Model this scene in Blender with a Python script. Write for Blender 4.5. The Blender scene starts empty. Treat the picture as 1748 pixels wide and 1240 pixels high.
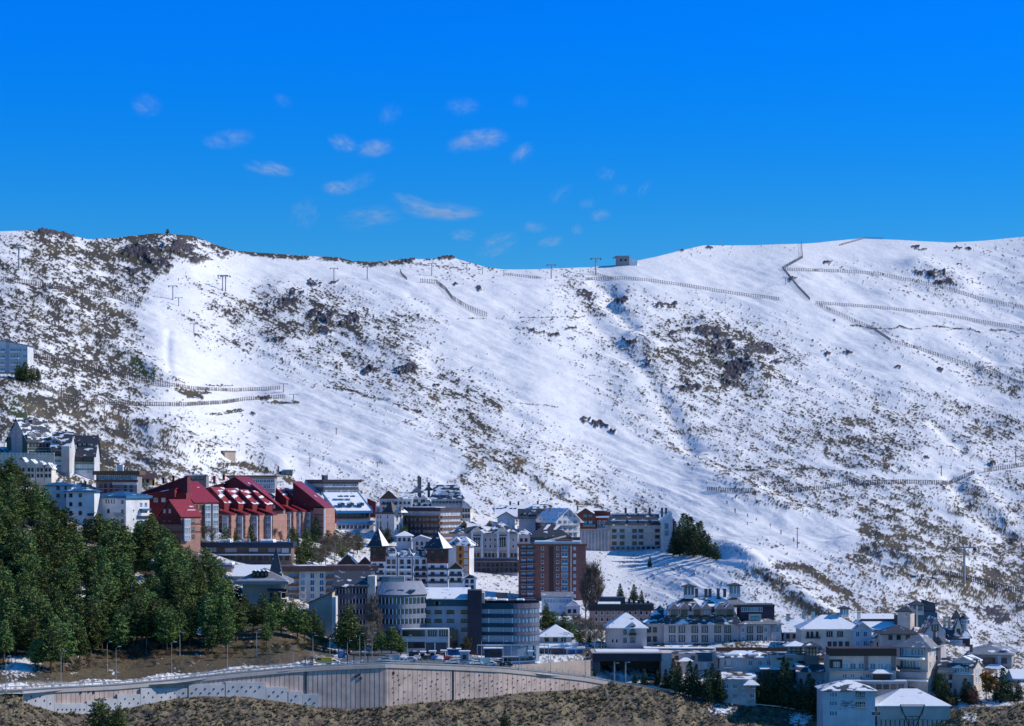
import bpy, bmesh, math, random
import numpy as np
from mathutils import Vector, Matrix
random.seed(7)
S = bpy.context.scene
COL = S.collection
R = math.radians

# ------------------------------------------------------------------ camera
# telephoto view across the valley; W0 x H0 is the photo's pixel raster, HZ the level of the eye
W0, H0, CX, HZ = 1748.0, 1240.0, 874.0, 820.0
F = 874.0/math.tan(R(12.0))
cam = bpy.data.cameras.new('camera'); camo = bpy.data.objects.new('camera', cam); COL.objects.link(camo)
cam.sensor_width = 36; cam.lens = 18/math.tan(R(12.0)); cam.clip_start = 5; cam.clip_end = 60000
camo.location = (0, 0, 0); camo.rotation_euler = (R(90), 0, 0)
cam.shift_y = (HZ-H0/2)/W0
S.camera = camo
S.view_settings.view_transform = 'Standard'; S.view_settings.look = 'None'
S.view_settings.exposure = 0.34; S.view_settings.gamma = 1.0; S.view_settings.use_curve_mapping = False

# ------------------------------------------------------------------ sun and sky
SUN_AZ, SUN_EL = R(5), R(34)          # azimuth from +X towards +Y (behind the hill, from the right)
sd = Vector((math.cos(SUN_AZ)*math.cos(SUN_EL), math.sin(SUN_AZ)*math.cos(SUN_EL), math.sin(SUN_EL)))
sl = bpy.data.lights.new('sun', 'SUN'); sl.energy = 3.35; sl.angle = R(0.5); sl.color = (1.0, 0.91, 0.79)
so = bpy.data.objects.new('sun', sl); COL.objects.link(so)
so.rotation_euler = sd.to_track_quat('Z', 'Y').to_euler()
world = bpy.data.worlds.new('World'); S.world = world; world.use_nodes = True
wt = world.node_tree; wt.nodes.clear()
wo = wt.nodes.new('ShaderNodeOutputWorld'); wb = wt.nodes.new('ShaderNodeBackground')
sk = wt.nodes.new('ShaderNodeTexSky'); sk.sky_type = 'NISHITA'; sk.sun_disc = False
sk.sun_elevation = SUN_EL; sk.sun_rotation = math.pi/2 - SUN_AZ
sk.altitude = 2500; sk.air_density = 1.0; sk.dust_density = 0.0; sk.ozone_density = 3.0
# deep polarised mountain blue: saturate the sky and bring the horizon down to the level of the rest
mu = wt.nodes.new('ShaderNodeMix'); mu.data_type = 'RGBA'; mu.blend_type = 'MULTIPLY'; mu.inputs[0].default_value = 1
hs = wt.nodes.new('ShaderNodeHueSaturation'); hs.inputs['Saturation'].default_value = 1.35
geo = wt.nodes.new('ShaderNodeTexCoord'); sx = wt.nodes.new('ShaderNodeSeparateXYZ')
rp = wt.nodes.new('ShaderNodeValToRGB'); rp.color_ramp.interpolation = 'B_SPLINE'
RAMP = [(0.0, (.27, .46, .54)), (.09, (.14, .455, .62)), (.14, (.02, .465, .80)), (.20, (.0, .51, 1.08)), (.26, (.0, .54, 1.30)), (.45, (.65, .90, 1.25)), (1.0, (1.85, 1.70, 1.50))]
els = rp.color_ramp.elements
els[0].position = 0; els[0].color = (*RAMP[0][1], 1); els[1].position = 1; els[1].color = (*RAMP[-1][1], 1)
for p_, c_ in RAMP[1:-1]:
    e = els.new(p_); e.color = (*c_, 1)
L = wt.links
L.new(geo.outputs['Generated'], sx.inputs[0]); L.new(sx.outputs['Z'], rp.inputs[0])
L.new(sk.outputs[0], hs.inputs['Color']); L.new(hs.outputs[0], mu.inputs[6]); L.new(rp.outputs[0], mu.inputs[7])
L.new(mu.outputs[2], wb.inputs[0]); wb.inputs[1].default_value = 0.15
L.new(wb.outputs[0], wo.inputs[0])
try:
    S.cycles.max_bounces = 5; S.cycles.diffuse_bounces = 3; S.cycles.transparent_max_bounces = 12
except Exception: pass

# ------------------------------------------------------------------ materials
MATS = {}
def rgb(h):
    """'#rrggbb' (sRGB) or a linear triple -> linear rgba"""
    if isinstance(h, str):
        v = [int(h[i:i+2], 16)/255 for i in (1, 3, 5)]
        return tuple(c/12.92 if c <= .04045 else ((c+.055)/1.055)**2.4 for c in v)+(1,)
    return tuple(h)+(1,)
def newmat(name):
    m = bpy.data.materials.new(name); m.use_nodes = True; nt = m.node_tree
    b = nt.nodes['Principled BSDF']; MATS[name] = m
    return m, nt, b
def nz(nt, scale, detail=4, coord='Object', vec=None, rough=.55):
    n = nt.nodes.new('ShaderNodeTexNoise'); n.inputs['Scale'].default_value = scale
    n.inputs['Detail'].default_value = detail; n.inputs['Roughness'].default_value = rough
    if vec is None:
        t = nt.nodes.new('ShaderNodeTexCoord'); vec = t.outputs[coord]
    nt.links.new(vec, n.inputs['Vector'])
    return n.outputs['Fac']
def scaled(nt, sc, coord='Object'):
    t = nt.nodes.new('ShaderNodeTexCoord'); m = nt.nodes.new('ShaderNodeMapping')
    m.inputs['Scale'].default_value = sc; nt.links.new(t.outputs[coord], m.inputs[0]); return m.outputs[0]
def ramp(nt, fac, stops):
    r = nt.nodes.new('ShaderNodeValToRGB'); e = r.color_ramp.elements
    e[0].position, e[0].color = stops[0][0], rgb(stops[0][1]); e[1].position, e[1].color = stops[-1][0], rgb(stops[-1][1])
    for p, c in stops[1:-1]:
        x = e.new(p); x.color = rgb(c)
    nt.links.new(fac, r.inputs[0]); return r.outputs[0]
def mixc(nt, fac, a, b):
    m = nt.nodes.new('ShaderNodeMix'); m.data_type = 'RGBA'
    for sock, v in ((0, fac), (6, a), (7, b)):
        if hasattr(v, 'is_output'): nt.links.new(v, m.inputs[sock])
        elif sock == 0: m.inputs[0].default_value = v
        else: m.inputs[sock].default_value = rgb(v)
    return m.outputs[2]
def bump(nt, b, h, strength=.4, dist=.1):
    n = nt.nodes.new('ShaderNodeBump'); n.inputs['Strength'].default_value = strength; n.inputs['Distance'].default_value = dist
    nt.links.new(h, n.inputs['Height']); nt.links.new(n.outputs[0], b.inputs['Normal'])
def sc(c, k): c = rgb(c); return (c[0]*k, c[1]*k, c[2]*k)
def plaster(name, c, var=.26, rough=.85):
    """painted or rendered wall: broad blotches, faint vertical weather streaks, fine grain"""
    m, nt, b = newmat(name)
    a = nz(nt, .25, 5); s_ = nz(nt, 1.0, 4, vec=scaled(nt, (1.6, 1.6, .12)))
    c1 = ramp(nt, a, [(.3, sc(c, 1-var)), (.7, sc(c, 1+var*.35))])
    c2 = mixc(nt, ramp(nt, s_, [(.5, (0, 0, 0)), (.8, (.35, .35, .35))]), c1, sc(c, .62))
    nt.links.new(c2, b.inputs['Base Color']); b.inputs['Roughness'].default_value = rough
    bump(nt, b, nz(nt, 6, 3), .25, .03)
    return m
def brickm(name, c, mortar, bw=.9, bh=.3):
    m, nt, b = newmat(name)
    t = nt.nodes.new('ShaderNodeTexBrick'); v = nt.nodes.new('ShaderNodeTexCoord'); mp = nt.nodes.new('ShaderNodeMapping')
    mp.inputs['Rotation'].default_value = (R(90), 0, 0); nt.links.new(v.outputs['Object'], mp.inputs[0]); nt.links.new(mp.outputs[0], t.inputs['Vector'])
    t.inputs['Color1'].default_value = rgb(sc(c, 1.1)); t.inputs['Color2'].default_value = rgb(sc(c, .8)); t.inputs['Mortar'].default_value = rgb(mortar)
    t.inputs['Scale'].default_value = 1; t.inputs['Brick Width'].default_value = bw; t.inputs['Row Height'].default_value = bh; t.inputs['Mortar Size'].default_value = .02
    a = nz(nt, .35, 4)
    nt.links.new(mixc(nt, ramp(nt, a, [(.35, (.45, .45, .45)), (.7, (0, 0, 0))]), t.outputs[0], sc(c, .6)), b.inputs['Base Color'])
    b.inputs['Roughness'].default_value = .85
    return m
def snowroof(name, c, cov, rough=.6, scale=.35, ribs=0):
    """roof covering with patches of snow left on it; cov 0..1"""
    m, nt, b = newmat(name)
    lo = nz(nt, scale, 5, vec=scaled(nt, (1, 1, 2.2)), rough=.5)
    base = ramp(nt, nz(nt, 1.7, 4), [(.3, sc(c, .75)), (.7, sc(c, 1.25))])
    if ribs:
        w = nt.nodes.new('ShaderNodeTexWave'); w.inputs['Scale'].default_value = ribs; w.inputs['Distortion'].default_value = 0
        nt.links.new(scaled(nt, (1, 0, 0)), w.inputs[0]); base = mixc(nt, ramp(nt, w.outputs[1], [(0, (.35,)*3), (.25, (0,)*3)]), base, sc(c, .5))
    t = .5+(.5-cov)*.42
    f = ramp(nt, lo, [(max(t-.02, .001), (0, 0, 0)), (min(t+.03, .999), (1, 1, 1))])
    nt.links.new(mixc(nt, f, base, (.80, .83, .88)), b.inputs['Base Color'])
    b.inputs['Roughness'].default_value = rough
    bump(nt, b, lo, .6, .25)
    return m
def plainm(name, c, rough=.6, metal=0, var=.12, spec=.5):
    m, nt, b = newmat(name)
    nt.links.new(ramp(nt, nz(nt, .9, 4), [(.3, sc(c, 1-var)), (.7, sc(c, 1+var))]), b.inputs['Base Color'])
    b.inputs['Roughness'].default_value = rough; b.inputs['Metallic'].default_value = metal
    try: b.inputs['Specular IOR Level'].default_value = spec
    except Exception: pass
    return m
def glassm(name, c1, c2, rough=.12):
    """window glass with a different curtain or interior tone behind every window"""
    m, nt, b = newmat(name)
    oi = nt.nodes.new('ShaderNodeObjectInfo')
    nt.links.new(ramp(nt, oi.outputs['Random'], [(.0, c1), (.55, sc(c1, 1.6)), (.8, c2), (1, sc(c2, 1.5))]), b.inputs['Base Color'])
    b.inputs['Roughness'].default_value = rough
    try: b.inputs['Specular IOR Level'].default_value = .8
    except Exception: pass
    return m
snow, nt, b = newmat('snow')
nt.links.new(ramp(nt, nz(nt, .8, 5), [(.3, (.76, .77, .80)), (.7, (.84, .85, .87))]), b.inputs['Base Color']); b.inputs['Roughness'].default_value = .6
bump(nt, b, nz(nt, 1.2, 4), .4, .15)

# ------------------------------------------------------------------ mesh helpers
ORD = ['leftmost', 'second from the left', 'third from the left', 'fourth from the left', 'fifth from the left', 'sixth from the left', 'seventh from the left', 'eighth from the left', 'ninth from the left', 'tenth from the left']+[w+' from the left' for w in 'eleventh twelfth thirteenth fourteenth fifteenth sixteenth seventeenth eighteenth nineteenth twentieth'.split()]+['twenty-%s from the left' % w for w in 'first second third fourth fifth sixth seventh eighth ninth'.split()]
def tag(o, label=None, cat=None, group=None, kind=None):
    if label: o['label'] = label
    if cat: o['category'] = cat
    if group: o['group'] = group
    if kind: o['kind'] = kind
    return o
def empty(name, loc, rz=0, label=None, cat=None, group=None):
    o = bpy.data.objects.new(name, None); COL.objects.link(o); o.location = loc; o.rotation_euler = (0, 0, rz); o.empty_display_size = .5
    return tag(o, label, cat, group)
class MB:
    def __init__(s): s.v = []; s.f = []; s.m = []
    def add(s, vs, fs, mi=0):
        n = len(s.v); s.v += [tuple(p) for p in vs]; s.f += [tuple(i+n for i in f) for f in fs]; s.m += [mi]*len(fs); return s
    def box(s, x0, x1, y0, y1, z0, z1, mi=0):
        return s.add([(x0,y0,z0),(x1,y0,z0),(x1,y1,z0),(x0,y1,z0),(x0,y0,z1),(x1,y0,z1),(x1,y1,z1),(x0,y1,z1)],
                     [(0,3,2,1),(4,5,6,7),(0,1,5,4),(1,2,6,5),(2,3,7,6),(3,0,4,7)], mi)
    def prism(s, poly, z0, z1, mi=0, top=None):
        """poly: list of (x,y) ccw; z1 may be list"""
        n = len(poly); vs = [(x, y, z0) for x, y in poly]+[(x, y, (z1[i] if isinstance(z1, (list, tuple)) else z1)) for i, (x, y) in enumerate(poly)]
        fs = [tuple(range(n-1, -1, -1)), tuple(range(n, 2*n))]+[(i, (i+1) % n, (i+1) % n+n, i+n) for i in range(n)]
        return s.add(vs, fs, mi)
    def slabquad(s, a, b, c, d, t, mi=0):
        """quad a,b,c,d (ccw seen from outside) thickened downwards by t"""
        top = [Vector(p) for p in (a, b, c, d)]; lo = [p-Vector((0, 0, t)) for p in top]
        return s.add(top+lo, [(0,1,2,3),(7,6,5,4),(0,4,5,1),(1,5,6,2),(2,6,7,3),(3,7,4,0)], mi)
    def slabtri(s, a, b, c, t, mi=0):
        top = [Vector(p) for p in (a, b, c)]; lo = [p-Vector((0, 0, t)) for p in top]
        return s.add(top+lo, [(0,1,2),(5,4,3),(0,3,4,1),(1,4,5,2),(2,5,3,0)], mi)
    def tube(s, a, b, r0, r1=None, n=6, mi=0):
        a = Vector(a); b = Vector(b); r1 = r0 if r1 is None else r1
        d = (b-a).normalized(); u = d.orthogonal().normalized(); w = d.cross(u)
        vs = [a+(u*math.cos(2*math.pi*i/n)+w*math.sin(2*math.pi*i/n))*r0 for i in range(n)]+[b+(u*math.cos(2*math.pi*i/n)+w*math.sin(2*math.pi*i/n))*r1 for i in range(n)]
        return s.add(vs, [(i, (i+1) % n, (i+1) % n+n, i+n) for i in range(n)]+[tuple(range(n-1, -1, -1)), tuple(range(n, 2*n))], mi)
    def build(s, name, mats, parent=None, smooth=False):
        me = bpy.data.meshes.new(name); me.from_pydata(s.v, [], s.f)
        mats = mats if isinstance(mats, (list, tuple)) else [mats]
        for m in mats: me.materials.append(MATS[m] if isinstance(m, str) else m)
        if len(mats) > 1: me.polygons.foreach_set('material_index', s.m)
        if smooth: me.polygons.foreach_set('use_smooth', [True]*len(s.f))
        me.update(); o = bpy.data.objects.new(name, me); COL.objects.link(o); o.parent = parent
        return o
def obj(name, me, parent=None, loc=None, rz=None):
    o = bpy.data.objects.new(name, me); COL.objects.link(o); o.parent = parent
    if loc is not None: o.location = loc
    if rz is not None: o.rotation_euler = (0, 0, rz)
    return o
KIDS = {}
def copy_tree(o, parent=None, kids=None):
    c = o.copy(); COL.objects.link(c); c.parent = parent
    for ch in (kids[o.name] if kids is not None and o.name in kids else list(o.children)): copy_tree(ch, c)
    return c

# ------------------------------------------------------------------ numpy noise
rng = np.random.RandomState(3)
PERM = rng.permutation(512); GR = rng.uniform(0, 2*math.pi, 512)
def perlin(x, y, seed=0):
    xi = np.floor(x).astype(np.int64); yi = np.floor(y).astype(np.int64); xf = x-xi; yf = y-yi
    def g(ix, iy):
        h = PERM[(PERM[(ix+seed*57) & 511]+iy+seed*131) & 511]; return GR[h]
    def dot(ix, iy, dx, dy):
        a = g(ix, iy); return np.cos(a)*dx+np.sin(a)*dy
    u = xf*xf*xf*(xf*(xf*6-15)+10); v = yf*yf*yf*(yf*(yf*6-15)+10)
    n00 = dot(xi, yi, xf, yf); n10 = dot(xi+1, yi, xf-1, yf); n01 = dot(xi, yi+1, xf, yf-1); n11 = dot(xi+1, yi+1, xf-1, yf-1)
    return (n00*(1-u)+n10*u)*(1-v)+(n01*(1-u)+n11*u)*v*1.0
def fbm(x, y, o=4, seed=0, g=.5):
    s = 0; a = 1; t = 0
    for i in range(o):
        s = s+a*perlin(x*2**i+i*17.3, y*2**i-i*9.1, seed+i); t += a; a *= g
    return s/t*1.6
def sstep(a, b, x): t = np.clip((x-a)/(b-a), 0, 1); return t*t*(3-2*t)
# ------------------------------------------------------------------ the lie of the land
def L1(pts): 
    xs = np.array([p[0] for p in pts], float); ys = np.array([p[1] for p in pts], float)
    return lambda x: np.interp(x, xs, ys)
RIDGE = L1([(-700,380),(-300,385),(0,394),(80,392),(105,396),(150,407),(200,405),(240,400),(265,397),(290,398),(330,402),(370,417),(400,427),(440,431),(520,436),(580,439),(600,445),(640,447),(690,441),(740,441),(765,437),(800,447),(830,455),(860,459),(900,459),(1010,455),(1050,452),(1100,441),(1150,429),(1200,418),(1290,418),(1370,415),(1400,413),(1470,405),(1530,408),(1620,413),(1680,410),(1748,403),(2000,380),(2500,350)])
WTOP = L1([(-700,1200),(-200,1190),(0,1182),(40,1181),(100,1177),(200,1172),(300,1163),(400,1152),(500,1143),(560,1139),(660,1135),(780,1139),(860,1143),(950,1152),(1000,1158),(1040,1165),(1100,1174),(1160,1185),(1200,1195),(1260,1203),(1330,1210),(1400,1222),(1500,1232),(1600,1222),(1640,1208),(1748,1204),(2000,1215),(2500,1240)])
WBOT = L1([(-700,1206),(0,1187),(38,1190),(40,1198),(70,1208),(100,1216),(150,1219),(200,1212),(250,1202),(300,1192),(340,1188),(420,1189),(480,1197),(550,1208),(600,1211),(660,1207),(700,1202),(770,1196),(830,1191),(900,1182),(950,1180),(1000,1177),(1036,1168),(1042,1166)])
DW = L1([(-700,570),(-300,610),(0,655),(300,690),(520,705),(660,712),(850,735),(1040,765),(1200,768),(1330,768),(1400,760),(1500,748),(1640,744),(1748,750),(2000,765),(2500,810)])
def smoothed(f, w):
    xs = np.arange(-1100., 2900., 10); k = np.exp(-(np.arange(-3*w, 3*w+1, 10)/w)**2); k /= k.sum()
    ys = np.convolve(np.pad(f(xs), len(k)//2, mode='edge'), k, 'valid'); return lambda x: np.interp(x, xs, ys)
RS, WS = smoothed(RIDGE, 110), smoothed(WTOP, 90)
COLS = {
 -700: [(1150,620),(1000,740),(820,860),(700,940),(500,1100),(380,1250)],
 -300: [(1170,630),(1150,650),(1000,770),(820,890),(700,980),(500,1170),(385,1330)],
 0: [(1165,673),(1100,720),(1000,800),(900,870),(820,940),(700,1080),(600,1200),(500,1340),(394,1490)],
 250: [(1158,702),(1145,716),(1080,760),(1000,830),(920,910),(850,980),(800,1050),(700,1200),(600,1320),(500,1450),(399,1600)],
 450: [(1136,716),(1120,735),(1080,770),(1000,880),(930,1000),(880,1080),(800,1180),(700,1300),(600,1420),(500,1560),(431,1680)],
 640: [(1128,730),(1108,785),(1060,850),(1000,960),(930,1060),(850,1150),(800,1200),(700,1310),(600,1440),(500,1590),(447,1710)],
 900: [(1130,775),(1113,815),(1060,880),(1020,960),(940,1080),(870,1160),(800,1220),(700,1340),(600,1470),(500,1650),(459,1760)],
 1050: [(1150,780),(1120,805),(1060,890),(1000,1000),(940,1090),(870,1180),(800,1250),(700,1380),(600,1520),(500,1700),(452,1800)],
 1300: [(1165,776),(1125,795),(1100,815),(1040,880),(940,1030),(870,1150),(800,1250),(700,1410),(600,1570),(500,1750),(418,1910)],
 1500: [(1165,762),(1110,802),(1050,870),(1000,950),(900,1110),(800,1250),(700,1420),(600,1590),(500,1780),(407,1960)],
 1748: [(1165,775),(1110,832),(1050,925),(1000,1005),(900,1140),(800,1270),(700,1440),(600,1620),(500,1800),(403,1990)],
 2100: [(1160,790),(1050,930),(900,1150),(700,1450),(500,1820),(380,2050)],
 2500: [(1160,830),(1050,950),(900,1170),(700,1480),(500,1880),(350,2150)]}
CPX = np.array(sorted(COLS)); NT = 141; TS = np.linspace(0, 1, NT)
def hermite(x, y, xq):
    h = np.diff(x); d = np.diff(y)/h; m = np.zeros_like(y); m[0] = d[0]; m[-1] = d[-1]
    m[1:-1] = np.where(d[:-1]*d[1:] > 0, 2*d[:-1]*d[1:]/np.where(d[:-1]+d[1:] == 0, 1, d[:-1]+d[1:]), 0)
    i = np.clip(np.searchsorted(x, xq)-1, 0, len(h)-1); t = (xq-x[i])/h[i]
    return ((2*t**3-3*t**2+1)*y[i]+(t**3-2*t**2+t)*h[i]*m[i]+(-2*t**3+3*t**2)*y[i+1]+(t**3-t**2)*h[i]*m[i+1])
TAB = np.zeros((NT, len(CPX)))
for j, c in enumerate(CPX):
    pts = [(float(WTOP(c)), float(DW(c)))]+COLS[int(c)]; py = np.array([p[0] for p in pts], float); dd = np.array([p[1] for p in pts], float)
    py = np.append(py, py[-1]-20); dd = np.append(dd, dd[-1]+20*(dd[-1]-dd[-2])/(py[-3]-py[-2]))
    q = WS(c)+(RS(c)-WS(c))*TS; q = np.clip(q, py.min()-15, py.max())
    TAB[:, j] = hermite(-py, dd, -q)
def gD(px, py):
    """distance of the ground seen at (px,py)"""
    px = np.asarray(px, float); py = np.asarray(py, float)
    t = (WS(px)-py)/(WS(px)-RS(px)); t = np.clip(t, -.03, 1.06)*(NT-1); ti = np.clip(t.astype(int), 0, NT-2); tf = t-ti
    j = np.clip(np.searchsorted(CPX, px)-1, 0, len(CPX)-2); u = (px-CPX[j])/(CPX[j+1]-CPX[j]); u = np.clip(u, 0, 1); u = u*u*(3-2*u)
    a = TAB[ti, j]*(1-tf)+TAB[ti+1, j]*tf; b_ = TAB[ti, j+1]*(1-tf)+TAB[ti+1, j+1]*tf
    return a*(1-u)+b_*u
def P(px, py, D): return ((px-CX)/F*D, D, (HZ-py)/F*D)
def seg_dist(px, py, pts, ky=1.0):
    best = np.full(px.shape, 1e9)
    for (x0, y0), (x1, y1) in zip(pts[:-1], pts[1:]):
        dx, dy = x1-x0, (y1-y0)*ky; t = np.clip(((px-x0)*dx+(py-y0)*ky*dy)/(dx*dx+dy*dy+1e-9), 0, 1)
        best = np.minimum(best, np.hypot(px-x0-t*dx, (py-y0)*ky-t*dy))
    return best
# how thickly scrub pokes through the snow, 0..9, every 100 px across and 40 px down the hillside
DENS = ["1638522341022200111","3467100232000010111","3453121010310001311","3540453100321000111","4551345302125200011",
 "4451133300236511111","4450114310125411132","6641001341123322344","5652100131223234244","4653210152222344233",
 "4564211143212334122","4444323222311433333","5443332222220344433","6544332222110135544","6664433222121416455",
 "6665443222121332466","6666554322232234436","6666665533333333333","6666666655544444444"]
DG = np.array([[int(c) for c in r] for r in DENS], float)/9
def dens(px, py):
    u = np.clip(px/100, 0, 17.999); v = np.clip((py-400)/40, 0, 17.999); i = u.astype(int); j = v.astype(int); u = u-i; v = v-j
    return (DG[j, i]*(1-u)+DG[j, i+1]*u)*(1-v)+(DG[j+1, i]*(1-u)+DG[j+1, i+1]*u)*v
# lines of bare scrub (add), groomed runs (clear), rock outcrops
SCRUB = [([(1205,835),(1240,850),(1290,878),(1340,893),(1420,901),(1500,908)],7,.9),([(1268,962),(1330,1002),(1400,1045),(1440,1060)],14,.95),([(1320,955),(1370,968),(1430,1010),(1480,1045)],11,.95),([(1310,975),(1380,1010),(1440,1045)],20,.5),
 ([(1470,920),(1560,962),(1640,992),(1748,1030)],15,.75),([(90,500),(180,575),(240,620),(300,652)],16,.6),([(225,615),(262,640)],13,.95),([(60,655),(140,690),(200,720)],12,.5),
 ([(780,700),(830,745),(880,790)],28,.55),([(720,770),(840,800)],16,.35),([(880,790),(960,850),(1020,868)],10,.6),([(1040,850),(1120,870)],12,.5),([(760,640),(830,680),(850,700)],12,.6),
 ([(560,655),(640,680),(720,700)],4,.6),([(620,675),(760,760)],6,.35),([(290,400),(370,420),(440,432),(580,440),(645,448),(700,443)],5,.95),([(640,447),(830,458)],3,.5),([(100,395),(150,405),(200,430)],12,.6),
 ([(180,760),(300,800),(400,812)],12,.6),([(380,790),(470,805),(500,820)],8,.7),([(960,640),(1050,690),(1150,760),(1180,810)],10,.4),([(1185,700),(1300,745),(1400,800),(1440,830)],14,.35),
 ([(1420,730),(1560,800),(1600,810)],20,.3),([(1640,690),(1748,780)],22,.3),([(300,560),(420,600)],6,.4),([(610,530),(730,545),(800,560),(860,625)],4,.45),([(330,810),(470,800)],5,.4),
 ([(1490,550),(1600,620),(1748,690)],5,.35),([(1590,640),(1700,690),(1748,700)],12,.35),([(1420,560),(1520,558),(1640,562),(1748,568)],1.8,.8),([(1255,803),(1380,800),(1460,796)],2.5,.7),
 ([(60,770),(160,790),(320,800)],10,.3),([(150,480),(260,520),(310,560)],9,.4),([(770,560),(1000,540),(1020,538)],1.3,.5),([(790,820),(870,880)],12,.5),([(345,560),(420,598)],8,.4),([(300,664),(330,671),(362,672)],4,1.),([(320,670),(345,679)],3,1.),([(448,687),(480,689),(510,687)],2.5,1.),([(365,708),(410,698)],2,.9),([(345,659),(400,661)],2,.5),([(60,605),(150,622),(200,634)],4,.7),([(0,480),(100,492)],3,.6)]
SCRUB2 = [([(195,410),(265,403),(300,404),(370,421),(440,435),(580,443),(640,450),(700,446)],5,1.),([(300,410),(380,426),(330,445)],8,.75),([(640,450),(700,444),(765,441),(840,460)],4,.6),([(300,664),(330,671),(362,672)],4,1.),([(320,670),(345,679)],3,1.),([(448,687),(480,689),(510,687)],2.5,1.),([(365,708),(410,698)],2,.9),([(345,659),(400,661)],2,.5),([(280,520),(350,560),(430,605)],4,.5),([(690,505),(730,520)],3,.35),([(1180,760),(1140,700),(1100,680),(1030,600)],4,.5),([(780,545),(1040,540)],1.2,.5),([(560,662),(610,668)],1.5,.9),([(870,688),(950,695)],1.2,.5),([(1000,655),(1060,690),(1110,740)],4,.35)]
CLEAR = [([(470,455),(640,470),(700,490),(790,530)],24,1),([(790,530),(900,640),(1000,720),(1120,800),(1250,880),(1440,915)],34,1),([(1020,470),(1200,480),(1350,500),(1500,620),(1748,700)],18,.9),([(300,500),(270,540),(300,600),(350,640),(520,690),(640,750),(760,790)],38,.95),
 ([(310,460),(480,460)],20,.9),([(1170,465),(1350,440),(1600,410)],20,.8),([(1400,495),(1748,560)],10,.7),([(860,480),(820,580)],22,.8),([(1560,800),(1600,870),(1700,920)],9,.6),
 ([(1080,935),(1230,960),(1400,940)],16,.8),([(1060,990),(1250,1000)],22,.5),([(480,670),(470,760)],30,.7),([(1330,780),(1560,820),(1748,795)],6,.8),([(900,640),(1000,700)],50,.8)]
ROCKS = [(85,397,24,7),(120,403,20,7),(235,430,34,14),(275,450,26,12),(310,425,40,14),(340,443,22,9),(380,440,14,7),(225,460,16,7),(292,460,10,4),(535,486,20,8),(575,483,10,4),(500,500,22,9),(545,540,30,10),(490,520,30,12),(555,562,16,9),(600,545,18,8),(470,580,22,7),(625,635,14,9),(695,630,20,10),(750,660,14,5),
 (1005,505,24,10),(1060,515,14,6),(1080,583,24,9),(1110,620,12,6),(1140,527,22,8),(1205,568,30,10),(1150,570,16,5),(1235,590,22,9),(1300,598,34,10),(1330,618,16,8),(1250,640,20,30),(1180,660,34,8),(1220,605,26,10),(1270,625,30,14),(1360,476,11,4),(1590,468,40,9),(1615,485,28,6),(1570,420,22,5),(1640,425,20,5),(1235,416,16,5),(1215,424,10,4),(1165,430,10,3),(765,441,22,5),(700,445,18,4),(915,566,16,6),(942,570,12,5),(972,576,12,5),(975,560,10,4),
 (1003,717,10,7),(1022,728,14,6),(1045,740,10,4),(1448,602,14,5),(1408,607,9,3),(1530,630,8,4),(1600,632,10,4),(1430,545,3,2),(1410,448,12,3),(1440,458,8,3),(820,497,9,4),(780,488,9,3),(1310,990,11,5),(1334,968,14,7),(1727,925,9,5),(450,680,16,6),(430,710,12,4),(1697,1050,40,20),(1640,1060,12,8),(1690,795,8,3),(1590,780,10,4),(1510,770,10,4),(650,560,8,3),(890,745,8,3)]
RELIEF = [([(288,560),(286,600),(292,648)],7,-.9),([(1015,480),(1050,500),(1035,520),(1080,560)],12,-3.5),([(1000,540),(1100,640),(1180,760)],16,-2.6),([(1600,720),(1640,770)],14,-2.2),([(1620,820),(1650,870),(1720,910)],15,-2.6),([(1660,830),(1720,890)],14,1.5),
 ([(905,825),(950,835)],16,-3),([(640,800),(780,810)],14,-2),([(1200,560),(1260,600),(1300,640)],26,5),([(1080,575),(1120,600)],14,3),([(90,500),(200,590),(300,655)],20,4),([(480,500),(600,560),(700,620)],30,3),([(700,510),(740,530)],10,-1.5),([(1560,590),(1660,630)],12,-2.0),([(1630,570),(1700,620)],16,-2),
 ([(1245,940),(1330,1000),(1420,1060)],18,3),([(1450,930),(1600,985),(1748,1035)],26,4),([(240,425),(330,450)],30,4),([(1200,800),(1340,870)],24,3),([(150,690),(320,760),(480,800)],22,3),([(1570,455),(1640,490)],26,5)]
GRID = {}
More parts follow.
